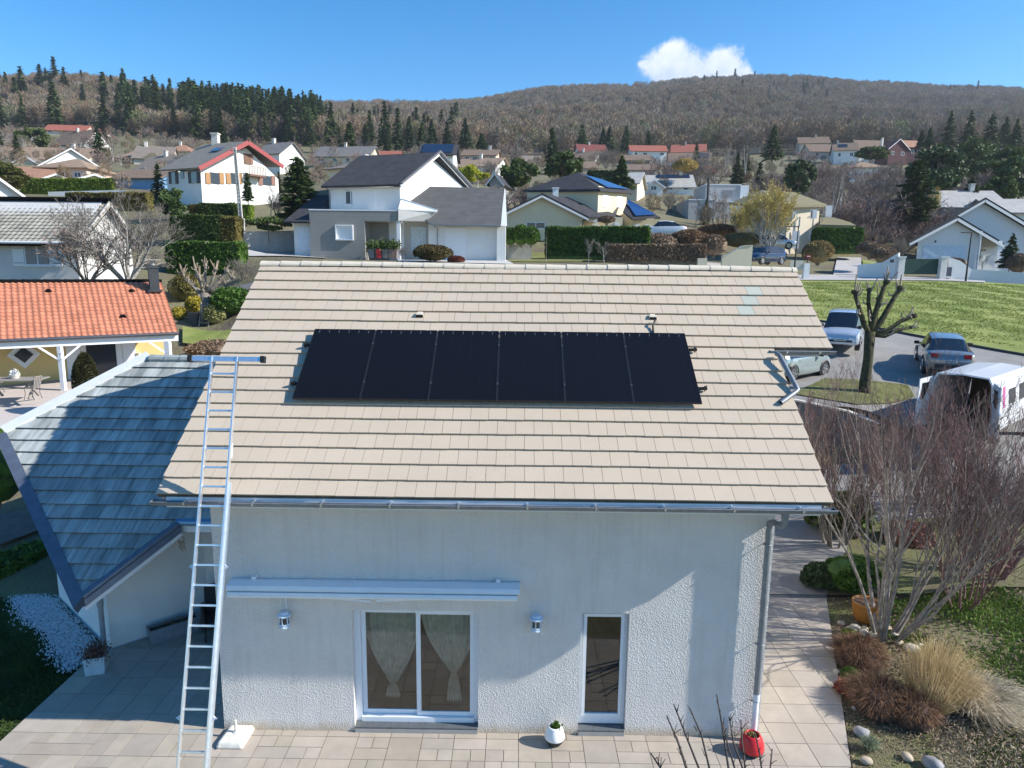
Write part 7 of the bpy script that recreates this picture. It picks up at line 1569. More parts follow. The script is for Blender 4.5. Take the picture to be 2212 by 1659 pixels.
# neighbour's terrace: table, basket, chairs, drum pots
def nb():
    tz = 2.27; WD = mat('grey_teak', (.27, .24, .21), rough=.8, var=.15, scale=8)
    def at(u, v, z=tz): return onZ(u, v, z)
    a, c = at(-10, 845), at(62, 833); ctr = at(38, 858); e = thing('garden_table', 'grey wooden garden table with crossed legs on the neighbour terrace', 'table', tuple(ctr), math.radians(8))
    b = MB()
    for i in range(7): b.box((-.1, -.42+.14*i, .74), (2.3, .13, .035))
    tt = b.build('tabletop', WD, e, local=True)
    for x in (-.75, .6):
        for s in (-1, 1): b = MB(); b.bar((x, -.38*s, 0), (x, .38*s, .72), .07); b.build('leg', WD, e, local=True)
    e = thing('flower_basket', 'white basket of flowers standing on the garden table', 'basket', (ctr.x-.05, ctr.y+.05, tz+.76)); b = MB(); b.lathe([(0, 0), (.14, 0), (.20, .16), (.17, .16), (.12, .03), (0, .03)], (0, 0, 0), 16); b.tube([(-.19, 0, .15), (-.15, 0, .32), (0, 0, .40), (.15, 0, .32), (.19, 0, .15)], .012, 6); b.build('wicker', mat('white_wicker', (.62, .58, .50), bump=.8, bscale=100), e, local=True); rs = np.random.RandomState(1); P = rs.normal(size=(120, 3))*[.07, .07, .05]+[0, 0, .2]; leaves('flowers', P, M_SHUT, e, rs, size=.06)
    def chair(x, y, rz, lab):
        e = thing('garden_chair', lab, 'chair', (x, y, tz), rz, 'slatted chairs at the neighbour table'); b = MB()
        for i in range(5): b.box((-.16+.08*i, 0, .45), (.06, .40, .02))
        b.build('seat', WD, e, local=True); b = MB()
        for i in range(5): b.bar((-.20, -.16+.08*i, .46), (-.30, -.16+.08*i, .92), .05, .02)
        b.bar((-.30, -.2, .92), (-.30, .2, .92), .03); b.build('backrest', WD, e, local=True)
        for sx, sy in ((1, 1), (1, -1), (-1, 1), (-1, -1)): b = MB(); b.tube([(sx*.17, sy*.2, .45), (sx*.14, sy*.2, .25), (sx*.22, sy*.2, 0)], .012, 5); b.build('leg', MC['flue_dark'], e, local=True)
    q = at(72, 862); chair(q.x, q.y, math.radians(175), 'slatted folding chair at the right end of the neighbour table'); q = at(-8, 850); chair(q.x, q.y, math.radians(10), 'slatted folding chair at the left frame edge by the table')
    for (u, v, r_, lab) in ((314, 838, .42, 'large ochre drum pot lying beside the pergola house door'), (345, 835, .38, 'round wicker tray leaning by the right pergola post')):
        q = at(u, v); e = thing('drum', lab, 'pot', tuple(q)); b = MB(); b.lathe([(0, 0), (r_*.8, 0), (r_, .15), (r_, .55), (r_*.86, .62), (r_*.8, .6), (r_*.8, .5), (0, .5)], (0, 0, 0), 20); b.build('drum_body', mat('drum_ochre', (.50, .35, .14)), e, local=True, smooth='auto')
    q = at(191, 872); e = bush('potted_cypress', 'tall narrow brown-green cypress in front of the dark sliding door', 'tree', (q.x, q.y, tz), .50, .45, 1.25, leafmat('needle_olive', (.035, .04, .016), (.085, .08, .03), scale=4, trans=.1), 5000, .045, 12, clump=14, up=2.5)
    # ladder shelf, planters, furniture seen right of the posts
    e = thing('plant_ladder', 'small wooden ladder shelf with pots under the pruned tree', 'shelf', tuple(G(440, 706, 20))); WW = mat('shelf_wood', (.40, .34, .28))
    b = MB(); [b.bar((s*.3, 0, 0), (s*.2, .3, 1.5), .06) for s in (-1, 1)]; b.build('side_rail', WW, e, local=True)
    for i in range(4): b = MB(); b.box((0, .05+.07*i, .25+.35*i), (.56, .2, .03)); b.build('shelf', WW, e, local=True)
    e = thing('tall_planter', 'tall dark planter holding a golden shrub in the neighbour garden', 'planter', tuple(G(422, 704, 20))); b = MB(); b.hexa([(-.2, -.2, 0), (.2, -.2, 0), (.2, .2, 0), (-.2, .2, 0)], [(-.3, -.3, .8), (.3, -.3, .8), (.3, .3, .8), (-.3, .3, .8)]); b.build('box', mat('planter_dark', (.05, .05, .06)), e, local=True)
    for i, (u, v, s, c, lab) in enumerate(((452, 750, .5, (.06, .06, .065), 'dark storage box on the neighbour garden terrace'), (398, 800, .45, (.05, .055, .06), 'low dark coffee table right of the pergola posts'), (470, 792, .5, (.30, .22, .15), 'weathered wooden crate beside the brown heather mound'))):
        q = G(u, v, 20); e = thing('garden_box', lab, 'box', tuple(q), .2); b = MB(); b.box((0, 0, s*.35), (s*1.6, s, s*.7)); bo = b.build('box_body', mat('gbox%d' % i, c), e, local=True, bevel=.03); b = MB(); b.box((0, 0, s*.73), (s*1.66, s*1.06, .04)); b.build('lid', mat('gbox%d' % i, c), e, local=True)
nb()
# ================================================================ VEGETATION
M_SHB = mat('bark_shrub', (.24, .21, .18), rough=.95, var=.4, scale=9)
# near right garden: multi-stemmed shrub tree, second stem, undergrowth
bare_tree('shrub_tree', 'big multi-stemmed bare shrub tree with purplish twigs, right of the side path', 'tree', (13.35, 3.75, 0), 6.3, .050, seed=21, stems=13, lev=4, ch=(8, 6, 4, 3), up=.09, ang=.46, spread=.66, jit=.18, lean=(.20, .02), bark=M_SHB, twig=M_TWIGP, tr=(0, 1), shrink=.50, minr=.0024)
bare_tree('shrub_tree', 'bare shrub with reddish stems at the right frame edge behind', 'tree', (17.1, 6.1, .1), 5.6, .065, seed=5, stems=8, lev=4, ch=(9, 6, 4, 3), up=.07, ang=.5, spread=.75, jit=.16, bark=mat('bark_red', (.20, .11, .10), var=.3), twig=M_TWIGR, tr=(0, 1), shrink=.50, minr=.0035)
bare_tree('shrub_tree', 'bare purplish shrub growing close against the shaded retaining wall', 'tree', (14.3, 8.3, .05), 5.0, .05, seed=8, stems=12, lev=3, ch=(8, 5, 3), up=.12, ang=.4, spread=.55, jit=.13, bark=M_BARK, twig=M_TWIGP, tr=(0, 0), shrink=.5, minr=.0045)
bare_tree('shrub_tree', 'bare grey shrub between the drive and the white van', 'tree', (18.2, 10.2, .3), 4.6, .05, seed=9, stems=12, lev=3, ch=(8, 5, 3), up=.10, ang=.45, spread=.7, jit=.14, bark=M_BARK, twig=M_TWIG, tr=(0, 0), shrink=.5, minr=.0045)
bare_tree('shrub_tree', 'bare thin-stemmed reddish shrub between the big shrub tree and the right frame edge', 'tree', (15.7, 4.9, 0), 5.2, .035, seed=15, stems=12, lev=4, ch=(8, 6, 4, 2), up=.09, ang=.45, spread=.7, jit=.18, bark=MC['bark_red'], twig=M_TWIGP, tr=(0, 0), shrink=.5, minr=.003)
# cut-back shrub at the lower edge of the frame
def cutback():
    e = thing('pruned_shrub', 'dark hard-pruned shrub branches rising into the lower right foreground', 'shrub', (8.6, -2.2, 0)); R = random.Random(3); b = MB(); tw = MB()
    tips = [(1405, 1626, -.9), (1440, 1545, -.85), (1455, 1520, -.7), (1490, 1530, -.7), (1548, 1500, -.6), (1560, 1560, -.6), (1575, 1548, -.5), (1600, 1555, -.5), (1630, 1580, -.45), (1668, 1618, -.4)]
    for (u, v, y) in tips:
        t = onY(u, v, y); q = Vector((8.6+(t.x-8.6)*.35, -1.75, .1)); m = q.lerp(t, .5)+Vector((R.gauss(0, .05), R.gauss(0, .05), -.05)); pts = [q, q.lerp(m, .5), m, m.lerp(t, .6)+Vector((R.gauss(0, .02), 0, 0)), t]
        b.tube(pts, [.028, .022, .017, .013, .009], 7)
        for k in range(7):
            f = R.uniform(.45, 1); p0 = m.lerp(t, (f-.4)/.6) if f > .4 else m; d = Vector((R.gauss(0, .5), R.gauss(0, .4), 1)).normalized(); l = R.uniform(.05, .16)
            tw.tube([p0, p0+d*l*.6+Vector((0, 0, .01)), p0+d*l], [.007, .005, .004], 5)
    b.build('branches', mat('dark_bark', (.055, .045, .04), rough=.9, var=.4, scale=30), e, smooth=True); tw.build('cut_twigs', MC['dark_bark'], e)
cutback()
# heather-like brown shrubs, dried ornamental grass
def tuft(name, label, c, r, h, n, m, seed=1, droop=.5, w=.006, cat='grass clump', curve=.0, lean=(0, 0), z0=0):
    e = thing(name, label, cat, (c[0], c[1], z0)); R = random.Random(seed); b = MB()
    for i in range(n):
        a = R.random()*6.283; rr = r*math.sqrt(R.random()); px_, py_ = math.cos(a)*rr*.35, math.sin(a)*rr*.35; ex, ey = math.cos(a)*rr+lean[0], math.sin(a)*rr+lean[1]; hh = h*R.triangular(.3, 1.12, .85)*(1-.4*(rr/r)**2)
        P = [Vector((px_, py_, 0)), Vector((px_+(ex-px_)*.35, py_+(ey-py_)*.35, hh*.55)), Vector((ex*.8, ey*.8, hh*.95)), Vector((ex*1.05, ey*1.05, hh*(1-droop*.35*R.random())))]
        s = Vector((-math.sin(a+R.gauss(0, .8)), math.cos(a+R.gauss(0, .8)), 0))*w
        vs = [P[0]-s, P[0]+s, P[1]-s*.9, P[1]+s*.9, P[2]-s*.7, P[2]+s*.7, P[3]]; b.add(vs, [(0, 1, 3, 2), (2, 3, 5, 4), (4, 5, 6)])
    b.build('blades', m, e, local=True); return e
M_DRY = leafmat('dry_grass', (.50, .36, .17), (.66, .52, .30), scale=3, trans=.25); M_RUST = leafmat('rust_twig', (.13, .07, .04), (.25, .145, .085), scale=6, trans=.1)
p = onZ(*(1635.8+.2604*1450, 1226.9+.2604*1200), 0)
tuft('ornamental_grass', 'tall pale dried ornamental grass clump in the right bed', (12.9, 1.35), .85, 1.4, 1900, M_DRY, 3, lean=(.2, .1), w=.0035)
tuft('ornamental_grass', 'low sprawling dried grass spilling right of the tall clump', (13.6, 1.35), .95, .65, 1500, leafmat('dry_grass2', (.50, .42, .30), (.70, .62, .48), scale=3, trans=.25), 5, lean=(.25, -.1), w=.005)
for i, (cx, cy, r, lab) in enumerate(((12.25, 2.72, .62, 'rust brown twiggy heather mound nearest the ochre pot'), (11.95, 1.35, .68, 'rust brown twiggy heather mound in front of the dried grass'), (12.35, .95, .45, 'small dark brown heather mound below the dried grass'))):
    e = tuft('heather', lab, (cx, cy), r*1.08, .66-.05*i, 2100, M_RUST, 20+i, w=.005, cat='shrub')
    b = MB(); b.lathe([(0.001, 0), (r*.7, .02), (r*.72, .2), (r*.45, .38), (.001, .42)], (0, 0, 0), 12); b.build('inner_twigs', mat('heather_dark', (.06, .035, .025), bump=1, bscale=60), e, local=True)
tuft('fescue', 'small blue-green grass tuft among the stones near the path', (11.25, .25), .2, .25, 500, leafmat('blue_fescue', (.20, .24, .15), (.34, .38, .26), trans=.2), 7, w=.003)
bush('low_shrub', 'bright yellow-green low shrub beside the path below the ochre pot', 'shrub', (12.45, 3.45, 0), .26, .26, .2, L_LIME, 900, .035, 2)
bush('low_shrub', 'small green plant at the path edge between the heathers', 'shrub', (11.85, 2.15, 0), .18, .2, .16, L_LAUR, 500, .03, 4)
bush('red_leaved_plant', 'low red-leaved plant on the path edge', 'plant', (11.55, 1.75, 0), .16, .18, .12, leafmat('red_leaf', (.28, .07, .04), (.42, .13, .08), trans=.2), 160, .10, 5)
bush('laurel_shrub', 'dark green laurel shrub beside the drive at the path end', 'shrub', (13.6, 5.9, 0), .75, .65, .55, L_LAUR, 2600, .075, 6, lump=.5)
bush('laurel_shrub', 'dark evergreen shrub behind the multi-stemmed tree', 'shrub', (14.8, 9.2, .05), .95, .8, .95, L_HEDGE, 3000, .09, 7, lump=.4)
bush('dark_shrub', 'low dark shrub in the bed at the end of the asphalt', 'shrub', (13.0, 6.1, 0), .55, .5, .35, L_DARK, 1500, .07, 9)
bush('red_shrub', 'pinkish red dry shrub behind the twigs right of the drive', 'shrub', (16.3, 8.3, .15), .75, .6, .45, leafmat('pink_dry', (.30, .12, .09), (.42, .22, .17), trans=.1), 2200, .06, 10)
def stones():
    R = random.Random(12); m = [mat('stone_pale', (.50, .45, .37), var=.2, scale=9, bump=.5, bscale=30), mat('stone_grey', (.26, .26, .26), var=.2, scale=9, bump=.5, bscale=30), mat('stone_tan', (.42, .34, .25), var=.2, scale=9, bump=.5, bscale=30)]
    spots = [(12.72, 3.98, .13), (12.88, 4.12, .11), (12.95, 3.9, .12), (13.05, 4.05, .1), (13.12, 3.8, .11), (12.8, 3.75, .09), (13.55, 4.1, .13), (13.6, 3.85, .1), (13.62, 3.25, .16), (13.5, 3.5, .1), (13.9, 3.4, .09), (12.6, 3.8, .1), (12.66, 4.3, .09), (11.3, .62, .13), (11.05, -.05, .1), (12.05, -.15, .17), (12.0, -.4, .11), (11.75, .05, .1), (11.8, -.55, .14), (11.55, 1.3, .09), (12.4, -.3, .08), (11.72, 2.45, .07)]
    for i, (x, y, s) in enumerate(spots):
        nearpot = y > 2.9
        e = thing('stone', 'rounded pale stone edging the bed around the ochre pot' if nearpot else 'loose stone lying in the lower part of the right bed', 'stone', (x, y, -.02), R.random()*6, 'stones round the ochre pot' if nearpot else 'stones in the lower bed')
        bm = bmesh.new(); bmesh.ops.create_icosphere(bm, subdivisions=2, radius=s)
        for v in bm.verts: v.co = Vector((v.co.x*R.uniform(1.0, 1.12), v.co.y*.8, v.co.z*.62+s*.4))+Vector((R.gauss(0, s*.04),)*3)
        me = bpy.data.meshes.new('stone_body'); bm.to_mesh(me); bm.free(); me.materials.append(m[1] if s > .12 and not nearpot else m[i % 3 if not nearpot else (0 if i % 3 else 2)]); me.polygons.foreach_set('use_smooth', [True]*len(me.polygons)); o = bpy.data.objects.new('stone_body', me); COL.objects.link(o); o.parent = e
stones()
# ground cover on the garden bed, left lawn and upper lawn (countless: stuff)
def cover(name, label, poly, n, m, size, seed, up=1.2, dz=0, hf=None, aspect=2.5, cat='ground cover'):
    rs = np.random.RandomState(seed); xs = [p[0] for p in poly]; ys = [p[1] for p in poly]; reg = ccw(poly); P = []
    while len(P) < n:
        x, y = rs.uniform(min(xs), max(xs)), rs.uniform(min(ys), max(ys))
        if all((reg[(i+1) % len(reg)][0]-reg[i][0])*(y-reg[i][1])-(reg[(i+1) % len(reg)][1]-reg[i][1])*(x-reg[i][0]) >= 0 for i in range(len(reg))):
            if math.sin(x*1.9+seed)+math.sin(y*2.3+x)+rs.normal(0, .8) > -.4: P.append((x, y, (hf or H)(x, y)+dz))
    P = np.array(P); o = leaves(name, P, m, None, rs, size=size, aspect=aspect, up=up, nrm=np.tile([0, 0, 1.0], (len(P), 1))); tag(o, label, cat, kind='stuff')
GB1 = [(10.3, -1.5), (10.75, -.19), (12.9, 5.5), (20, 6.2), (20, -1.5)]
z_ = lambda x, y: -.01
L_GR = leafmat('grass_green', (.08, .15, .02), (.16, .24, .05), scale=1, trans=.2); L_LIT = mat('leaf_litter', (.22, .16, .105), var=.5, scale=8); L_STR = mat('straw', (.33, .27, .18), var=.3, scale=5)
cover('leaf_litter', 'brown leaf litter scattered over the right garden bed', GB1, 34000, L_LIT, .022, 1, up=.2, hf=lambda x, y: max(-.02, H(x, y)), cat='leaf litter')
cover('garden_grass', 'tufts of green grass in the right garden', [(13.3, 5.2), (13.6, 2.2), (20, .5), (20, 6.5)], 16000, L_GR, .04, 2, up=1.5, hf=lambda x, y: max(0, H(x, y))+.01, cat='grass')
cover('dry_stalks', 'pale dry stalks lying over the lower right garden', [(11.7, -1.5), (12.6, 1.2), (16, 3.2), (20, 3), (20, -1.5)], 9000, L_STR, .011, 3, up=.4, hf=lambda x, y: max(-.01, H(x, y))+.02, aspect=9, cat='dry stalks')
cover('garden_grass', 'patchy green grass at the lower right corner', [(12.2, -1.5), (13.2, .9), (17, .9), (17, -1.5)], 6000, L_GR, .035, 4, up=1.5, hf=lambda x, y: .01, cat='grass')
cover('white_flecks', 'tiny daisies dotted over the upper green lawn', [(gp(1760, 44)), (gp(2260, 44)), (gp(2260, 58)), (gp(1760, 58))], 900, M_SHUT, .09, 6, up=1, dz=.12, cat='daisies')
cover('grass_tufts', 'longer grass blades of the upper green lawn', [k0, k1, k3, gp(2330, 59.5), gp(1720, 60)], 30000, leafmat('grass_sun', (.20, .28, .045), (.34, .36, .12), scale=.3, trans=.35), .06, 7, up=1.2, dz=.24, cat='grass')
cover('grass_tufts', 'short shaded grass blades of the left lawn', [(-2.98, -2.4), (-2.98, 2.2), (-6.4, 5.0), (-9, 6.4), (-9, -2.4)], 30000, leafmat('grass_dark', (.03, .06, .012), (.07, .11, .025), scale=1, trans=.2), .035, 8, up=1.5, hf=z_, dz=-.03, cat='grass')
# left edge plants
bush('leafy_shrub', 'dark leafy evergreen shrub at the left edge below the annex roof', 'shrub', tuple(atD(-10, 1085, 17)), 1.1, 1.0, 1.3, L_LAUR, 5000, .10, 31)
hedge('ivy_bed', 'low bed of glossy leaves along the left lawn under the annex', onZ(-40, 1255, 0), onZ(150, 1185, 0), .9, .28, L_LAUR, 3500, .09, 32, cat='ground cover')
# pollarded tree on the right
def pollard(name, label, loc, S, seed, twig=True, spec=None, bark=None, tr=.22):
    e = thing(name, label, 'tree', tuple(loc)); R = random.Random(seed); b = MB(); k = MB(); t = MB()
    b.tube([Vector((0, 0, -.3)), Vector((0, 0, .3)), Vector((.03, 0, S*.28)), Vector((0, 0, S*.52))], [tr*1.15, tr, tr*.85, tr*.95], 12)
    for (dx, dy, dz, r, brs) in spec:
        o = Vector((0, 0, S*.50)); q = Vector((dx, dy, dz))*S; pts = [o, o.lerp(q, .35)+Vector((R.gauss(0, .04), R.gauss(0, .04), -.04*S)), o.lerp(q, .7)+Vector((R.gauss(0, .05), R.gauss(0, .05), 0)), q]
        b.tube(pts, [tr*.55, r*1.05, r*.8, r*.72], 8); k.lathe([(0, -r), (r, -r*.5), (r*1.2, 0), (r*.9, r*.7), (0, r*.95)], q, 8)
        for i in range(brs):
            d = Vector((R.gauss(0, .28), R.gauss(0, .28), 1)).normalized(); a = q.lerp(pts[2], R.uniform(0, .5)); l = R.uniform(.35, .8); t.tube([a, a+d*l], [.035, .022], 6)
        for i in range(4):
            a = pts[1].lerp(pts[3], R.random()); d = Vector((R.gauss(0, 1), R.gauss(0, 1), .3)).normalized(); t.tube([a, a+d*.25, a+d*.3+Vector((0, 0, .15))], [.05, .03, .02], 5)
    b.build('trunk', bark or mat('mossy_bark', (.09, .07, .045), rough=1, var=.5, scale=6, col2=(.15, .14, .06), bump=1, bscale=25, bdist=.05), e, local=True, smooth=True); k.build('knuckles', bark or MC['mossy_bark'], e, local=True); t.build('cut_branches', mat('cut_branch', (.34, .27, .20), var=.3, scale=6), e, local=True)
pl = atD(1867, 842, 28)
pollard('pollarded_tree', 'dark pollarded tree with knobby stubs standing in front of the silver van', pl, 4.6, 4, bark=mat('mossy_bark', (.05, .042, .03), rough=1, var=.5, scale=6, col2=(.11, .105, .045), bump=1, bscale=25, bdist=.05), spec=[(-.17, 0, .86, .11, 4), (-.02, .05, .88, .10, 3), (.10, 0, .95, .12, 5), (.24, .03, .90, .12, 4), (.37, 0, .66, .11, 2), (.34, -.02, .56, .08, 0), (.15, .2, .8, .1, 3)], tr=.215)
pl = G(446, 692, 20)
pollard('gnarled_tree', 'grey gnarled hard-pruned tree with short twisted arms in the neighbour garden', pl, 3.4, 6, spec=[(-.42, 0, .88, .10, 7), (-.2, .1, .98, .09, 7), (.05, 0, 1.02, .10, 6), (.25, -.05, .95, .10, 7), (.45, 0, .92, .12, 7), (.52, .1, .80, .1, 6), (-.3, -.1, .75, .09, 5), (.3, .15, .7, .1, 5), (.0, -.2, .85, .09, 5)], bark=mat('grey_gnarl', (.24, .21, .18), rough=1, var=.4, scale=5, bump=1, bscale=20, bdist=.05), tr=.30)
# shrubs of the neighbour garden
for (u, v, D, rx, rz, m, n, s, lab) in ((422, 678, 43.5, .62, .75, L_GOLD, 1300, .10, 'golden yellow conifer shrub in the neighbour garden'), (466, 700, 42.5, .75, .8, leafmat('variegated', (.28, .28, .10), (.42, .42, .18)), 1600, .12, 'variegated pale green shrub beside the ladder shelf'), (505, 680, 44, 1.5, 1.1, L_LAUR, 2400, .14, 'dark glossy laurel mound right of the gnarled tree'), (388, 690, 43, .5, .5, L_GOLD, 700, .10, 'small orange-gold shrub at the corner of the orange roof'), (400, 650, 48, 1.3, 1.2, L_OLIVE, 1500, .13, 'olive shrub behind the gnarled tree'), (470, 770, 36, 1.7, .55, L_BROWN, 2200, .09, 'wide brown heather mound in the neighbour garden'), (555, 740, 38, .9, .5, leafmat('straw_shrub', (.35, .27, .16), (.5, .4, .25)), 1200, .09, 'straw coloured tuft beside the beige roof edge')):
    p = G(u, v, 20); bush('garden_shrub', lab, 'shrub', tuple(p), rx, rx, rz, m, n, s, int(u), lump=.4)
# hedges
def hz_(name, label, u0, u1, vb, h, D, m, n, s, w=1.2, D1=None, seed=1, cat='hedge'):
    hedge(name, label, atD(u0, vb, D), atD(u1, vb, D1 or D), w, h, m, n, s, seed, cat=cat)
hz_('hedge', 'thick dark green laurel hedge left of the gnarled tree top', 372, 528, 592, 2.35, 54, L_LAUR, 7000, .13, 1.6, seed=1)
hz_('hedge', 'tall dark conifer hedge with a bronze right end above the laurel hedge', 380, 488, 528, 2.35, 60, L_HEDGE, 6000, .12, 1.6, seed=2)
hz_('hedge', 'bronze green right end of the tall conifer hedge', 488, 519, 528, 2.2, 60, L_OLIVE, 2200, .12, 1.6, seed=3)
hz_('hedge', 'bright lime green clipped hedge behind the low white wall', 52, 246, 417, 1.75, 94, L_LIME, 8000, .16, 1.2, seed=4)
hz_('hedge', 'bronze clipped hedge below the white wall pillars', 150, 264, 437, 1.0, 84, L_OLIVE, 3000, .15, 1.4, seed=5)
hz_('hedge', 'bronze boxy hedge block left of the feathery conifer', 265, 326, 450, 1.6, 80, L_OLIVE, 3000, .14, 1.6, seed=6)
hz_('hedge', 'short bronze green hedge cube left of the bright hedge', 415, 437, 474, 1.4, 74, L_OLIVE, 1400, .13, 1.0, seed=7)
hz_('hedge', 'dark hedge with bright green top before the red trimmed house', 437, 512, 470, 1.35, 74, L_HEDGE, 4000, .13, 1.2, seed=8)
hz_('hedge', 'bright green hedge end by the concrete pole', 512, 545, 472, 1.3, 73, L_LIME, 2000, .13, 1.2, seed=9)
hz_('hedge', 'long dark green laurel hedge in front of the yellow solar house', 1181, 1400, 552, 2.5, 66, L_LAUR, 12000, .15, 1.6, D1=64, seed=10)
hz_('hedge', 'laurel hedge in front of the cream hipped house garage', 1760, 1852, 541, 2.4, 80, L_LAUR, 6000, .16, 2.2, seed=11)
hz_('hedge', 'dark hedge in front of the solar strip house', 1270, 1342, 396, 1.9, 118, L_DARK, 2500, .2, 1.5, seed=12)
hz_('hedge', 'clipped brown hedge running right behind the beige ridge', 1310, 1520, 563, 1.35, 62, L_BROWN, 8000, .10, 1.3, seed=13)
hz_('hedge', 'dark green low hedge left of the cream hipped house', 1577, 1610, 506, .8, 84, L_HEDGE, 900, .15, 1.2, seed=14)
for i, (u, v, D, rx, rz, m, lab) in enumerate(((1766, 569, 67, 1.55, 1.35, leafmat('shrub_gold', (.20, .14, .06), (.32, .24, .10)), 'ball-shaped golden brown shrub beside the street lamp'), (1878, 556, 70, 1.35, 1.0, L_BROWN, 'round clipped brown shrub behind the left white wall'), (1908, 568, 67, 1.25, .95, L_BROWN, 'round clipped brown shrub close behind the swooping wall'), (2198, 590, 64, 1.05, 1.1, L_BROWN, 'round clipped brown shrub at the right frame edge'), (2065, 583, 68, 1.2, .75, L_BROWN, 'low round brown shrub right of the green gate'),
        (1420, 545, 66, 2.0, 1.1, L_BROWN, 'brown shrub mass right of the long laurel hedge'), (1490, 540, 67, 2.2, 1.2, leafmat('rust_shrub', (.16, .085, .045), (.24, .15, .08)), 'rust brown rounded shrub left of the cream wall'), (1540, 552, 66, 1.6, 1.2, L_BROWN, 'rounded brown shrub directly left of the cream wall'), (1600, 535, 74, 2.2, 1.0, leafmat('olive_shrub', (.14, .12, .05), (.22, .20, .09)), 'olive brown shrub above the tall cream wall'), (1550, 512, 80, 2.4, .9, leafmat('rust_shrub', (0, 0, 0), (0, 0, 0)), 'reddish brown hedge mound left of the hipped house'),
        (935, 564, 57, 1.7, .85, leafmat('copper_shrub', (.07, .05, .02), (.14, .11, .04)), 'round copper-green bush in front of the modern house'), (985, 568, 57, .7, .35, leafmat('dark_red', (.15, .04, .03), (.22, .07, .05)), 'small dark red shrub beside the copper-green bush'), (1102, 530, 64.5, .75, 1.0, L_LAUR, 'small green shrub left of the laurel row by the white corner'), (1125, 530, 64.3, .95, 1.15, L_LAUR, 'middle laurel ball behind the low concrete wall'), (1147, 530, 64, .9, 1.05, L_LAUR, 'right laurel ball behind the low concrete wall'),
        (1310, 483, 73, .9, .5, L_BROWN, 'small dark brown shrub against the yellow wall'), (1480, 372, 140, 2.6, 1.6, leafmat('gold_shrub', (.35, .24, .06), (.48, .36, .12)), 'golden shrub in the village centre below the red roof'))):
    p = atD(u, v, D); bush('shrub', lab, 'shrub', tuple(p), rx, rx*.9, rz, m, 2600 if D < 75 else 1500, .10 if D < 75 else .16, 50+i, lump=.2)
# broad evergreen trees and conifers near by (each its own thing)
def evergreen(name, label, u, vb, vt, D, rw, m, seed, kind='cone', n=1800, size=.4, gappy=.25, cat='tree', droop=.35, pw=.9, low=.08):
    p = atD(u, vb, D); h = atD(u, vt, D).z-p.z; e = thing(name, label, cat, tuple(p)); r = rw/2/FP*D
    if kind == 'cone': conifer_mesh(h, r, seed, n, size, droop, low, pw, m, e, gappy)
    else:
        rs = np.random.RandomState(seed); k = int(n); nb = 26; cen = rs.normal(size=(nb, 3)); cen /= np.linalg.norm(cen, axis=1)[:, None]; cen *= rs.uniform(.35, .92, nb)[:, None]**.6
        i = rs.randint(0, nb, k); d = randdir(rs, k); P = cen[i]+d*rs.uniform(.12, .33, k)[:, None]; P *= np.array([r, r, h*.46]); P[:, 2] += h*.55; P[:, 0] *= 1-.25*np.clip(P[:, 2]/h-.5, 0, 1)
        leaves('crown', P, m, e, rs, size=size, up=.6, nrm=d); b = MB(); b.tube([(0, 0, -1), (0, 0, h*.4), (.1, 0, h*.85)], [h*.03, h*.022, .03], 7); b.build('trunk', M_BARK, e, local=True)
        b = MB(); 
        for q in cen[:14]: b.tube([(0, 0, h*.35), (q[0]*r*.5, q[1]*r*.5, h*(.5+q[2]*.2)), (q[0]*r*.9, q[1]*r*.9, h*(.55+q[2]*.42))], [h*.012, h*.008, .01], 5)
        b.build('limbs', M_BARK, e, local=True)
    return e
evergreen('spruce', 'dense bright green spruce left of the modern house', 648, 472, 338, 66, 104, L_FIR, 1, 'cone', 7000, .26, .12, droop=.15, pw=.55, low=.02)
evergreen('juniper', 'feathery dark green juniper left of the concrete pole', 377, 470, 409, 72, 66, L_FIR, 2, 'round', 5000, .16)
evergreen('spruce', 'slim dark spruce in front of the red trimmed house', 536, 435, 372, 80, 26, L_DARK, 3, 'cone', 1500, .25)
evergreen('conifer_shrub', 'dark green shrub row right of the rail fence', 580, 500, 468, 62, 80, L_HEDGE, 4, 'round', 3500, .14)
evergreen('cypress', 'broad dense green cypress on the right slope', 1970, 478, 344, 92, 108, L_FIR, 5, 'cone', 9000, .30, .05, droop=.05, pw=.55, low=.02)
evergreen('spruce', 'small dark blue-green fir by the right gable house', 2180, 578, 505, 66, 56, L_DARK, 6, 'cone', 2600, .22, droop=.3)
evergreen('fir', 'tall dark spruce directly above the yellow solar house', 1342, 412, 336, 105, 66, L_FIR, 7, 'cone', 3500, .36, .2)
evergreen('pine', 'rounded dark pine right of the garden drive birches', 1724, 420, 348, 118, 60, L_DARK, 8, 'round', 3500, .3)
evergreen('tree', 'mid green bushy tree behind the modern house at right', 1120, 405, 346, 105, 80, L_PINE, 9, 'round', 4000, .3)
evergreen('pine', 'flat topped green pine right of the bushy tree', 1215, 392, 333, 112, 80, L_PINE, 10, 'round', 3500, .32)
evergreen('pine', 'bright green pine next to the white hut on the left', 75, 322, 276, 195, 62, L_PINE, 11, 'round', 2600, .4)
evergreen('spruce', 'dark fir beside the leaning birch on the left', 215, 345, 264, 165, 36, L_DARK, 12, 'cone', 1600, .4)
evergreen('cypress', 'tall dark-and-green hedge tree at the left edge', 15, 412, 355, 88, 90, leafmat('bronze_green', (.06, .075, .015), (.12, .12, .03)), 13, 'round', 4500, .2)
evergreen('willow', 'bright yellow-green willow crown behind the black roof', 1020, 400, 361, 88, 66, leafmat('willow_yellow', (.36, .38, .03), (.52, .52, .06), trans=.3), 14, 'round', 4200, .14)
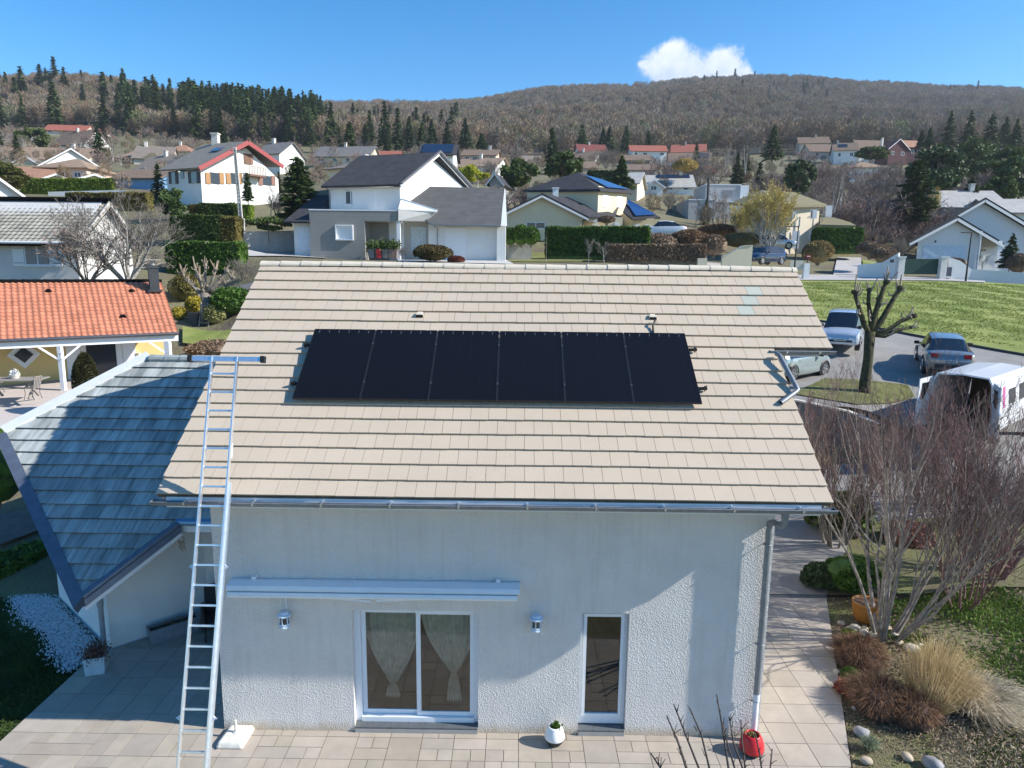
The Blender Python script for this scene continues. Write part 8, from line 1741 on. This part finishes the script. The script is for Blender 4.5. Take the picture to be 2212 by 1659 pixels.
for i, (u, vb, vt, D, w, lab) in enumerate(((2045, 345, 240, 205, 62, 'leftmost of the three tall dark firs on the right slope'), (2088, 345, 236, 200, 58, 'middle of the three tall dark firs on the right slope'), (2134, 350, 238, 195, 60, 'rightmost of the three tall dark firs on the right slope'), (2190, 330, 258, 215, 44, 'thin dark fir near the right frame edge high up'), (2168, 320, 250, 235, 36, 'narrow dark fir behind the three tall firs'), (1668, 345, 268, 190, 52, 'tall green pine left of the skylight roofs'), (2006, 320, 276, 215, 22, 'small dark spruce above the purple chalet wing'), (1989, 318, 280, 225, 20, 'small spruce right behind the purple chalet'))):
    evergreen('fir', lab, u, vb, vt, D, w, L_DARK if i != 5 else L_FIR, 100+i, 'cone', 1800, .55, .2)
for i, (u, vb, vt, D, w, k, m, lab) in enumerate(((2020, 410, 318, 120, 110, 'round', L_DARK, 'dark green tree mass left of the bright pines'), (2085, 400, 305, 140, 110, 'round', L_PINE, 'bright green pine crown below the three firs'), (2150, 405, 322, 125, 120, 'round', L_PINE, 'wide green pine crown at the right'), (2200, 430, 340, 110, 90, 'round', L_FIR, 'green tree at the right frame edge above the striped roof'), (2030, 435, 372, 104, 80, 'round', L_DARK, 'dark conifer clump behind the broad cypress'), (2095, 440, 382, 102, 60, 'cone', L_DARK, 'small dark spruce behind the light grey roof'), (2150, 440, 385, 105, 80, 'round', L_HEDGE, 'dark green tree behind the light grey roof'), (1880, 345, 318, 190, 70, 'round', L_HEDGE, 'spreading dark tree above the tan hipped house'))):
    evergreen('pine' if k == 'round' else 'spruce', lab, u, vb, vt, D, w, m, 130+i, k, 4200, .34)
# individual conifers against the hills
CONS = [(717, 322, 219, 250, 44, 'the tallest dark spruce in the dip between the two hills'), (757, 318, 262, 255, 34, 'spruce just right of the tallest spruce in the dip'), (790, 322, 268, 260, 26, 'narrow spruce left of the pair over the black roof'), (800, 320, 238, 280, 30, 'slim spruce rising behind the black roof'), (832, 322, 216, 250, 38, 'very tall spruce above the black roof, left of a pair'), (860, 322, 236, 255, 34, 'tall dark spruce above the black roof, right of a pair'), (933, 318, 256, 262, 26, 'spruce over the chimney of the modern house'), (966, 318, 262, 262, 26, 'spruce right of the modern house chimney'), (1005, 320, 254, 255, 36, 'umbrella-shaped pine above the pinkish house'), (1040, 322, 288, 250, 26, 'small spruce above the roof of the pinkish house'), (912, 320, 262, 270, 22, 'thin spruce left of the modern house chimney'), (885, 322, 250, 275, 24, 'spruce behind the right end of the black roof'),
        (1257, 328, 268, 285, 42, 'broad grey-green spruce above the dark red roof'), (1302, 325, 276, 290, 26, 'dark pine right of the dark red roof'), (1316, 325, 274, 290, 30, 'lighter green pine right of the dark red roof'), (1352, 327, 272, 280, 32, 'dark triangular spruce left of the bright red roof'), (1232, 300, 268, 340, 12, 'thin dark spruce left above the dark red roof'), (1212, 300, 272, 340, 12, 'small dark spruce standing alone at the wood edge'), (1140, 300, 276, 350, 16, 'small green pine at the wood edge above the brown roofs'), (1512, 250, 217, 560, 15, 'lone dark spruce halfway up the right hill'), (1386, 282, 260, 380, 12, 'small spruce above the bright red roof'), (1400, 320, 284, 300, 22, 'pale yellow-green tree above the bright red roof')]
for i, (u, vb, vt, D, w, lab) in enumerate(CONS): evergreen('spruce', lab, u, vb, vt, D, w, L_DARK if i % 3 else L_FIR, 200+i, 'cone', 1400, .75, .2)
# shared conifer shapes: left hill stand and skyline
PR = []
for i in range(5):
    e = thing('conifer', 'dark conifer in the stand on the left hill', 'tree', (0, 0, 0), 0, 'conifers of the left hill'); conifer_mesh(22, 3.6+.5*(i % 3), 300+i, 1100, 1.0, .35, .06, .9, (L_DARK, L_FIR, L_FIR, L_DARK, L_PINE)[i], e, .2); PR.append(e)
R_ = random.Random(77); used = set()
def putcon(u, D, s, lab=None, grp=None):
    i = R_.randrange(5); p = gD(u, D); o = PR[i]
    if i not in used: used.add(i); o.location = p; o.scale = (s, s, s); o.rotation_euler = (0, 0, R_.random()*6)
    else: o = copy_thing(o, p, R_.random()*6, scale=(s*R_.uniform(1.1, 1.6), s*R_.uniform(1.1, 1.6), s))
    if lab: o['label'] = lab; o['group'] = grp
for k in range(95):
    t = R_.random(); u = 285+(700-285)*t+R_.gauss(0, 8); D = R_.uniform(300, 415)
    if u < 420 and R_.random() < .45: continue
    putcon(u, D, R_.uniform(.5, 1.0))
for k in range(28): putcon(R_.uniform(-60, 300), R_.uniform(290, 440), R_.uniform(.6, 1.0), 'conifer scattered among bare trees at the top left', 'conifers scattered on the far left hill')
for u in (0, 25, 40, 145, 152, 172, 216, 235, 262, 275, 290, 303, 318, 408, 412, 440, 455, 480, 492, 520, 540, 560, 575, 600, 615, 640): putcon(u+R_.uniform(-8, 8), R_.uniform(415, 445), R_.uniform(.35, .68), 'conifer standing on the skyline of the left hill', 'skyline conifers of the left hill')
for u in (1490, 1515, 1552, 1567, 1583, 1592, 1580, 1990, 2000, 2008, 2018, 2026, 2035, 2046, 2055, 868, 880, 890, 900, 912, 925, 940, 846, 855): putcon(u, R_.uniform(870, 900), R_.uniform(.5, .95), 'tiny conifer on the skyline of the right hill', 'skyline conifers of the right hill')
for k in range(26): putcon(R_.gauss(1690, 45), R_.uniform(640, 800), R_.uniform(.5, .9), 'dark conifer in the cluster below the right hill crest', 'conifer cluster below the right crest')
for k in range(40): putcon(R_.uniform(760, 1000), R_.uniform(300, 520), R_.uniform(.5, .9), 'conifer in the dip between the two hills', 'conifers in the dip')
# bare trees: prototypes and individual placements
mk = {}
def proto(key, **kw):
    e = bare_tree('bare_tree', 'x', 'tree', (0, 0, 0), **kw); mk[key] = [e, False]; return e
proto('big', h=9, r=.20, seed=31, stems=1, lev=4, ch=(9, 5, 4, 3), up=.08, ang=.75, jit=.2, bark=M_BARK, twig=M_TWIG, minr=.014, sides=5)
proto('bushy', h=6.5, r=.10, seed=32, stems=9, lev=3, ch=(8, 6, 4), up=.08, ang=.55, spread=.7, jit=.18, bark=M_BARK, twig=M_TWIGG, minr=.012)
proto('birch', h=12, r=.14, seed=33, stems=3, lev=3, ch=(14, 5, 3), up=.12, ang=.5, spread=.25, jit=.12, bark=M_BIRCH, twig=M_TWIGG, tr=(0, 0), minr=.016, shrink=.36)
proto('small', h=3.2, r=.05, seed=34, stems=1, lev=3, ch=(9, 5, 3), up=.1, ang=.6, jit=.15, bark=M_BARKL, twig=M_TWIGG, minr=.009)
proto('pink', h=6, r=.09, seed=35, stems=8, lev=3, ch=(8, 6, 4), up=.05, ang=.6, spread=.8, jit=.2, bark=M_BARK, twig=mat('twig_rose', (.22, .16, .14), var=.3), minr=.014)
proto('yellow', h=7.5, r=.09, seed=36, stems=10, lev=3, ch=(9, 6, 4), up=.12, ang=.4, spread=.5, jit=.14, bark=M_BARKL, twig=M_TWIGY, minr=.011, bud=(L_YEL if False else leafmat('catkin', (.42, .33, .08), (.55, .45, .15), trans=.2), 2600, .13))
def bt(key, lab, u, vb, vt, D, wide=1.0, rz=None, grp=None):
    e, us_ = mk[key]; h0 = {'big': 9, 'bushy': 6.5, 'birch': 12, 'small': 3.2, 'pink': 6, 'yellow': 7.5}[key]
    p = atD(u, vb, D); s = (atD(u, vt, D).z-p.z)/h0*1.0; rz = R_.random()*6.28 if rz is None else rz
    if not us_: mk[key][1] = True; e.location = p; e.scale = (s*wide, s*wide, s); e.rotation_euler = (0, 0, rz); e['label'] = lab; o = e
    else: o = copy_thing(e, p, rz, lab, (s*wide, s*wide, s))
    if grp: o['group'] = grp
    return o
bare_tree('bare_tree', 'large dense bare tree in front of the grey roofed house', 'tree', tuple(atD(275, 606, 39)), 5.6, .12, seed=41, stems=9, lev=4, ch=(8, 6, 5, 3), up=.03, ang=.62, spread=1.0, jit=.2, bark=M_BARKL, twig=M_TWIGG, tr=(0, 1), shrink=.52, minr=.006)
bt('pink', 'bare purplish tree close to the white shuttered window', 190, 612, 455, 38, 1.1)
bt('big', 'bare apple tree left of the spruce behind the pole', 585, 470, 398, 66, 1.0)
bt('bushy', 'bare twiggy shrub right of the olive hedge near the ridge', 528, 610, 556, 50, 1.2)
bt('birch', 'white stemmed birch between houses in the left village', 245, 352, 278, 150, .8)
bt('birch', 'tall slender birch trio left of the right white houses', 1800, 460, 350, 90, .8)
bt('birch', 'birch with pale trunk right of the birch trio', 1815, 455, 340, 96, .75)
bt('yellow', 'yellow budding willow in front of the cream hipped house', 1662, 545, 408, 72, 1.45)
bt('yellow', 'smaller yellowish willow left of the budding willow', 1600, 530, 440, 78, 1.2)
bt('birch', 'thin pale birch in front of the yellow willow', 1641, 562, 405, 66, .25)
bt('birch', 'slim birch sapling left of the yellow willow', 1560, 520, 395, 84, .5)
bt('big', 'bare tree in front of the grey cube house left part', 1500, 505, 425, 86, .9); bt('big', 'bare tree in front of the grey cube house right part', 1540, 505, 400, 90, .8)
bt('small', 'small bare sapling before the laurel hedge', 1271, 565, 508, 60); bt('small', 'spreading bare fruit tree before the laurel hedge', 1305, 566, 515, 60, 1.6)
bt('birch', 'single pale stem before the left end of the laurel hedge', 1180, 566, 490, 60, .12)
bt('bushy', 'small bare bush in the modern house porch', 870, 560, 530, 58, .8)
bt('big', 'spreading bare tree beside the cream hipped house', 1880, 520, 430, 88, 1.3); bt('big', 'bare tree left of the broad cypress', 1905, 500, 400, 100, 1.2)
bt('pink', 'rosy bare thicket above the garden drive', 1860, 445, 385, 115, 1.6); bt('pink', 'rosy bare shrub mass right of the broad cypress', 2115, 430, 360, 112, 1.5)
bt('yellow', 'yellowish shrub right of the broad cypress', 2015, 470, 410, 92, .8)
bt('bushy', 'bare bush right of the clipped round shrubs', 1945, 560, 510, 74, 1.0)
bt('small', 'small pollarded tree behind the right white wall', 2120, 590, 545, 66, 1.5)
bt('birch', 'bare birch pair left of the skylight roofs', 1610, 380, 285, 175, .8); bt('birch', 'bare birch above the orange-red roof', 1570, 385, 300, 165, .8)
bt('bushy', 'bare thicket in front of the red tiled shed', 600, 470, 415, 68, 1.2)
bt('pink', 'reddish bare thicket between modern house and yellow house', 1110, 470, 395, 85, 1.7)
for k in range(52):
    key = 'pink' if k % 3 else 'bushy'; u, D = R_.uniform(1380, 1985), R_.uniform(88, 175); hh = R_.uniform(4.5, 8)
    if u < 1640 and D < 150: continue
    o = copy_thing(mk[key][0], gD(u, D), R_.random()*6.28, 'rosy twigged thicket on the slope above the right-hand houses' if k % 3 else 'grey bare bush on the slope above the right-hand houses', (hh/6.2*1.35, hh/6.2*1.35, hh/6.2)); o['group'] = 'bare %s plants on the right slope' % key
labs = {}
spots = []
for k in range(95): spots.append(('pink' if R_.random() < .35 else R_.choice(['big', 'bushy', 'big', 'birch']), R_.uniform(-20, 2230), R_.uniform(100, 290)))
for i, (key, u, D) in enumerate(spots):
    p = gD(u, D); hh = R_.uniform(3, 5.5) if D < 160 else R_.uniform(4, 8)
    h0 = {'big': 9, 'bushy': 6.5, 'birch': 12, 'pink': 6}[key]; s = hh/h0
    o = copy_thing(mk[key][0], p, R_.random()*6.28, {'big': 'bare brown garden tree among the village houses', 'bushy': 'bare grey many-stemmed bush among the village houses', 'birch': 'pale stemmed birch among the village houses', 'pink': 'rosy twigged bare thicket among the village houses'}[key], (s*1.2, s*1.2, s)); o['group'] = 'bare %s plants in the village' % key
# village evergreens
for i in range(32):
    u, D = R_.uniform(0, 2230), R_.uniform(90, 290); p = gD(u, D); s = R_.uniform(.10, .22) if D < 150 else R_.uniform(.25, .5)
    o = copy_thing(PR[i % 5], p, R_.random()*6, 'garden conifer among the village houses', (s*1.5, s*1.5, s)); o['group'] = 'garden conifers in the village'
# forest: countless bare trees as one stuff object
def fproto(seed, m, trm, n, H_, rw, sz):
    rs = np.random.RandomState(seed); b = MB(); R = random.Random(seed); g = Grow(seed); g.go(Vector((0, 0, -1)), Vector((0, 0, 1)), H_*.75, .16*H_/11, 0, 2, (8, 4), .12, .1, .5, .6, 5)
    me1 = g.mesh([0, 1, 2], 3); 
    for l in g.lines: pass
    d = randdir(rs, n); rad = rs.uniform(.35, 1.0, n)**.5; P = d*rad[:, None]*np.array([rw, rw, H_*.36]); P[:, 2] += H_*.62
    A = d*.6+rs.normal(0, .5, d.shape); A[:, 2] += .5; A /= np.linalg.norm(A, axis=1)[:, None]; C = np.cross(A, randdir(rs, n)); C /= np.linalg.norm(C, axis=1)[:, None]
    s = sz*rs.uniform(.5, 1.4, n)[:, None]
    V = [tuple(x) for x in me1.v]; F = list(me1.f); mi = [1]*len(F); k0_ = len(V)
    for i in range(n):
        V += [tuple(P[i]-A[i]*s[i]), tuple(P[i]+C[i]*s[i]*.10), tuple(P[i]+A[i]*s[i]), tuple(P[i]-C[i]*s[i]*.10)]; F.append((k0_+4*i, k0_+4*i+1, k0_+4*i+2, k0_+4*i+3)); mi.append(0)
    me = bpy.data.meshes.new('wood_tree'); me.from_pydata(V, [], F); me.materials.append(m); me.materials.append(trm); me.polygons.foreach_set('material_index', mi); me.update()
    return bpy.data.objects.new('wood_tree', me)
M_F1 = mat('wood_twigs', (.205, .165, .12), var=.2, scale=.6, rough=1); M_F2 = mat('wood_twigs_grey', (.23, .20, .16), var=.2, scale=.6, rough=1); M_F3 = mat('wood_twigs_red', (.205, .155, .11), var=.2, scale=.6, rough=1)
def vary(m):
    t = m.node_tree; bs = t.nodes['Principled BSDF']; src = bs.inputs['Base Color'].links[0].from_socket; oi = N(t, 'ShaderNodeObjectInfo'); rp = N(t, 'ShaderNodeValToRGB'); e_ = rp.color_ramp.elements
    e_[0].position = 0; e_[0].color = (.62, .66, .66, 1); e_[1].position = 1; e_[1].color = (1.0, .80, .66, 1)
    for p_, c_ in ((.3, (1.25, 1.15, 1.05)), (.5, (.8, .78, .74)), (.7, (1.15, 1.1, 1.12)), (.85, (.75, .95, .6))): q = e_.new(p_); q.color = (*c_, 1)
    mi = N(t, 'ShaderNodeMix', data_type='RGBA', blend_type='MULTIPLY'); mi.inputs[0].default_value = 1; t.links.new(oi.outputs['Random'], rp.inputs[0]); t.links.new(src, mi.inputs[6]); t.links.new(rp.outputs[0], mi.inputs[7]); t.links.new(mi.outputs[2], bs.inputs['Base Color'])
for m_ in (M_F1, M_F2, M_F3): vary(m_)
FPS = [fproto(401+i, (M_F1, M_F2, M_F3, M_F1)[i], (M_BARK, M_BARKL, M_BARK, M_BARKL)[i], 560, 11, 3.4, .85) for i in range(4)]
fcol = bpy.data.collections.new('wood_kinds')
for o in FPS: fcol.objects.link(o)
ecol = None
def forest(name, label, pts, seed, col, smin, smax):
    me = bpy.data.meshes.new(name); me.from_pydata([tuple(p) for p in pts], [], []); o = bpy.data.objects.new(name, me); COL.objects.link(o); tag(o, label, 'wood', kind='stuff')
    ng = bpy.data.node_groups.new(name+'_nodes', 'GeometryNodeTree'); ng.interface.new_socket('Geometry', in_out='INPUT', socket_type='NodeSocketGeometry'); ng.interface.new_socket('Geometry', in_out='OUTPUT', socket_type='NodeSocketGeometry')
    gi = ng.nodes.new('NodeGroupInput'); go_ = ng.nodes.new('NodeGroupOutput'); ci = ng.nodes.new('GeometryNodeCollectionInfo'); ci.inputs[0].default_value = col; ci.inputs[1].default_value = True; ci.inputs[2].default_value = True
    ip = ng.nodes.new('GeometryNodeInstanceOnPoints'); ip.inputs['Pick Instance'].default_value = True
    rv = ng.nodes.new('FunctionNodeRandomValue'); rv.data_type = 'FLOAT_VECTOR'; rv.inputs[0].default_value = (0, 0, 0); rv.inputs[1].default_value = (.06, .06, 6.28); rs_ = ng.nodes.new('FunctionNodeRandomValue'); rs_.data_type = 'FLOAT'; rs_.inputs[2].default_value = smin; rs_.inputs[3].default_value = smax
    l = ng.links.new; l(gi.outputs[0], ip.inputs['Points']); l(ci.outputs[0], ip.inputs['Instance']); l(rv.outputs[0], ip.inputs['Rotation']); l(rs_.outputs[1], ip.inputs['Scale']); l(ip.outputs[0], go_.inputs[0])
    m = o.modifiers.new('scatter', 'NODES'); m.node_group = ng; return o
def fpts(n, u0, u1, D0, D1, seed, f=None):
    R = random.Random(seed); out_ = []
    while len(out_) < n:
        D = math.sqrt(R.uniform(D0*D0, D1*D1)); u = R.uniform(u0, u1)
        if f and not f(u, D): continue
        out_.append(gD(u, D)-Vector((0, 0, .3)))
    return out_
def f1(u, D): return D > (300 if u > 1900 else (285 if u > 760 else 255))
forest('hill_wood', 'grey-brown bare deciduous wood covering the long right hill', fpts(15000, 640, 2500, 300, 960, 1, f1), 1, fcol, .75, 1.3)
forest('far_ridge_wood', 'hazy bare wood on the most distant ridge at the right', fpts(3500, 1950, 2700, 960, 1560, 5), 5, fcol, .8, 1.3)
forest('hill_wood', 'bare deciduous wood covering the left hill', fpts(3400, -350, 760, 262, 470, 2, lambda u, D: D > (320 if u < 300 else 280)), 2, fcol, .6, 1.05)
forest('undergrowth', 'bare scrub filling the gaps between the village gardens', [p_ for p_ in fpts(1300, -50, 2300, 92, 300, 3)], 3, fcol, .13, .34)

ccol = bpy.data.collections.new('conifer_kinds')
for i in range(5):
    src = PR[i].children
    me = None
    for ch in src:
        if ch.name.startswith('crown'): me = ch.data
    o = bpy.data.objects.new('conifer_kind', me); ccol.objects.link(o)
def cden(u, D): return not (u < 420 and (u*7+D*3) % 10 < 6) and D > 275
forest('conifer_wood', 'dense dark green conifer stand on the right part of the left hill', fpts(330, 285, 715, 275, 405, 12, cden), 12, ccol, .5, 1.02)

# haze: the air that greys and blues the far hills
def haze():
    b = MB(); b.bb(-1500, 1700, -40, 2500, -8, 275); o = b.build('haze', [], None); tag(o, kind='stuff'); o['label'] = 'thin bluish air that fades the far hills'; o['category'] = 'haze'
    m = bpy.data.materials.new('air'); m.use_nodes = True; t = m.node_tree; t.nodes.clear(); ou = N(t, 'ShaderNodeOutputMaterial'); v = N(t, 'ShaderNodeVolumePrincipled'); v.inputs['Color'].default_value = (.80, .88, 1, 1); v.inputs['Density'].default_value = .00016; v.inputs['Anisotropy'].default_value = .2
    t.links.new(v.outputs[0], ou.inputs['Volume']); o.data.materials.clear(); o.data.materials.append(m)
haze()
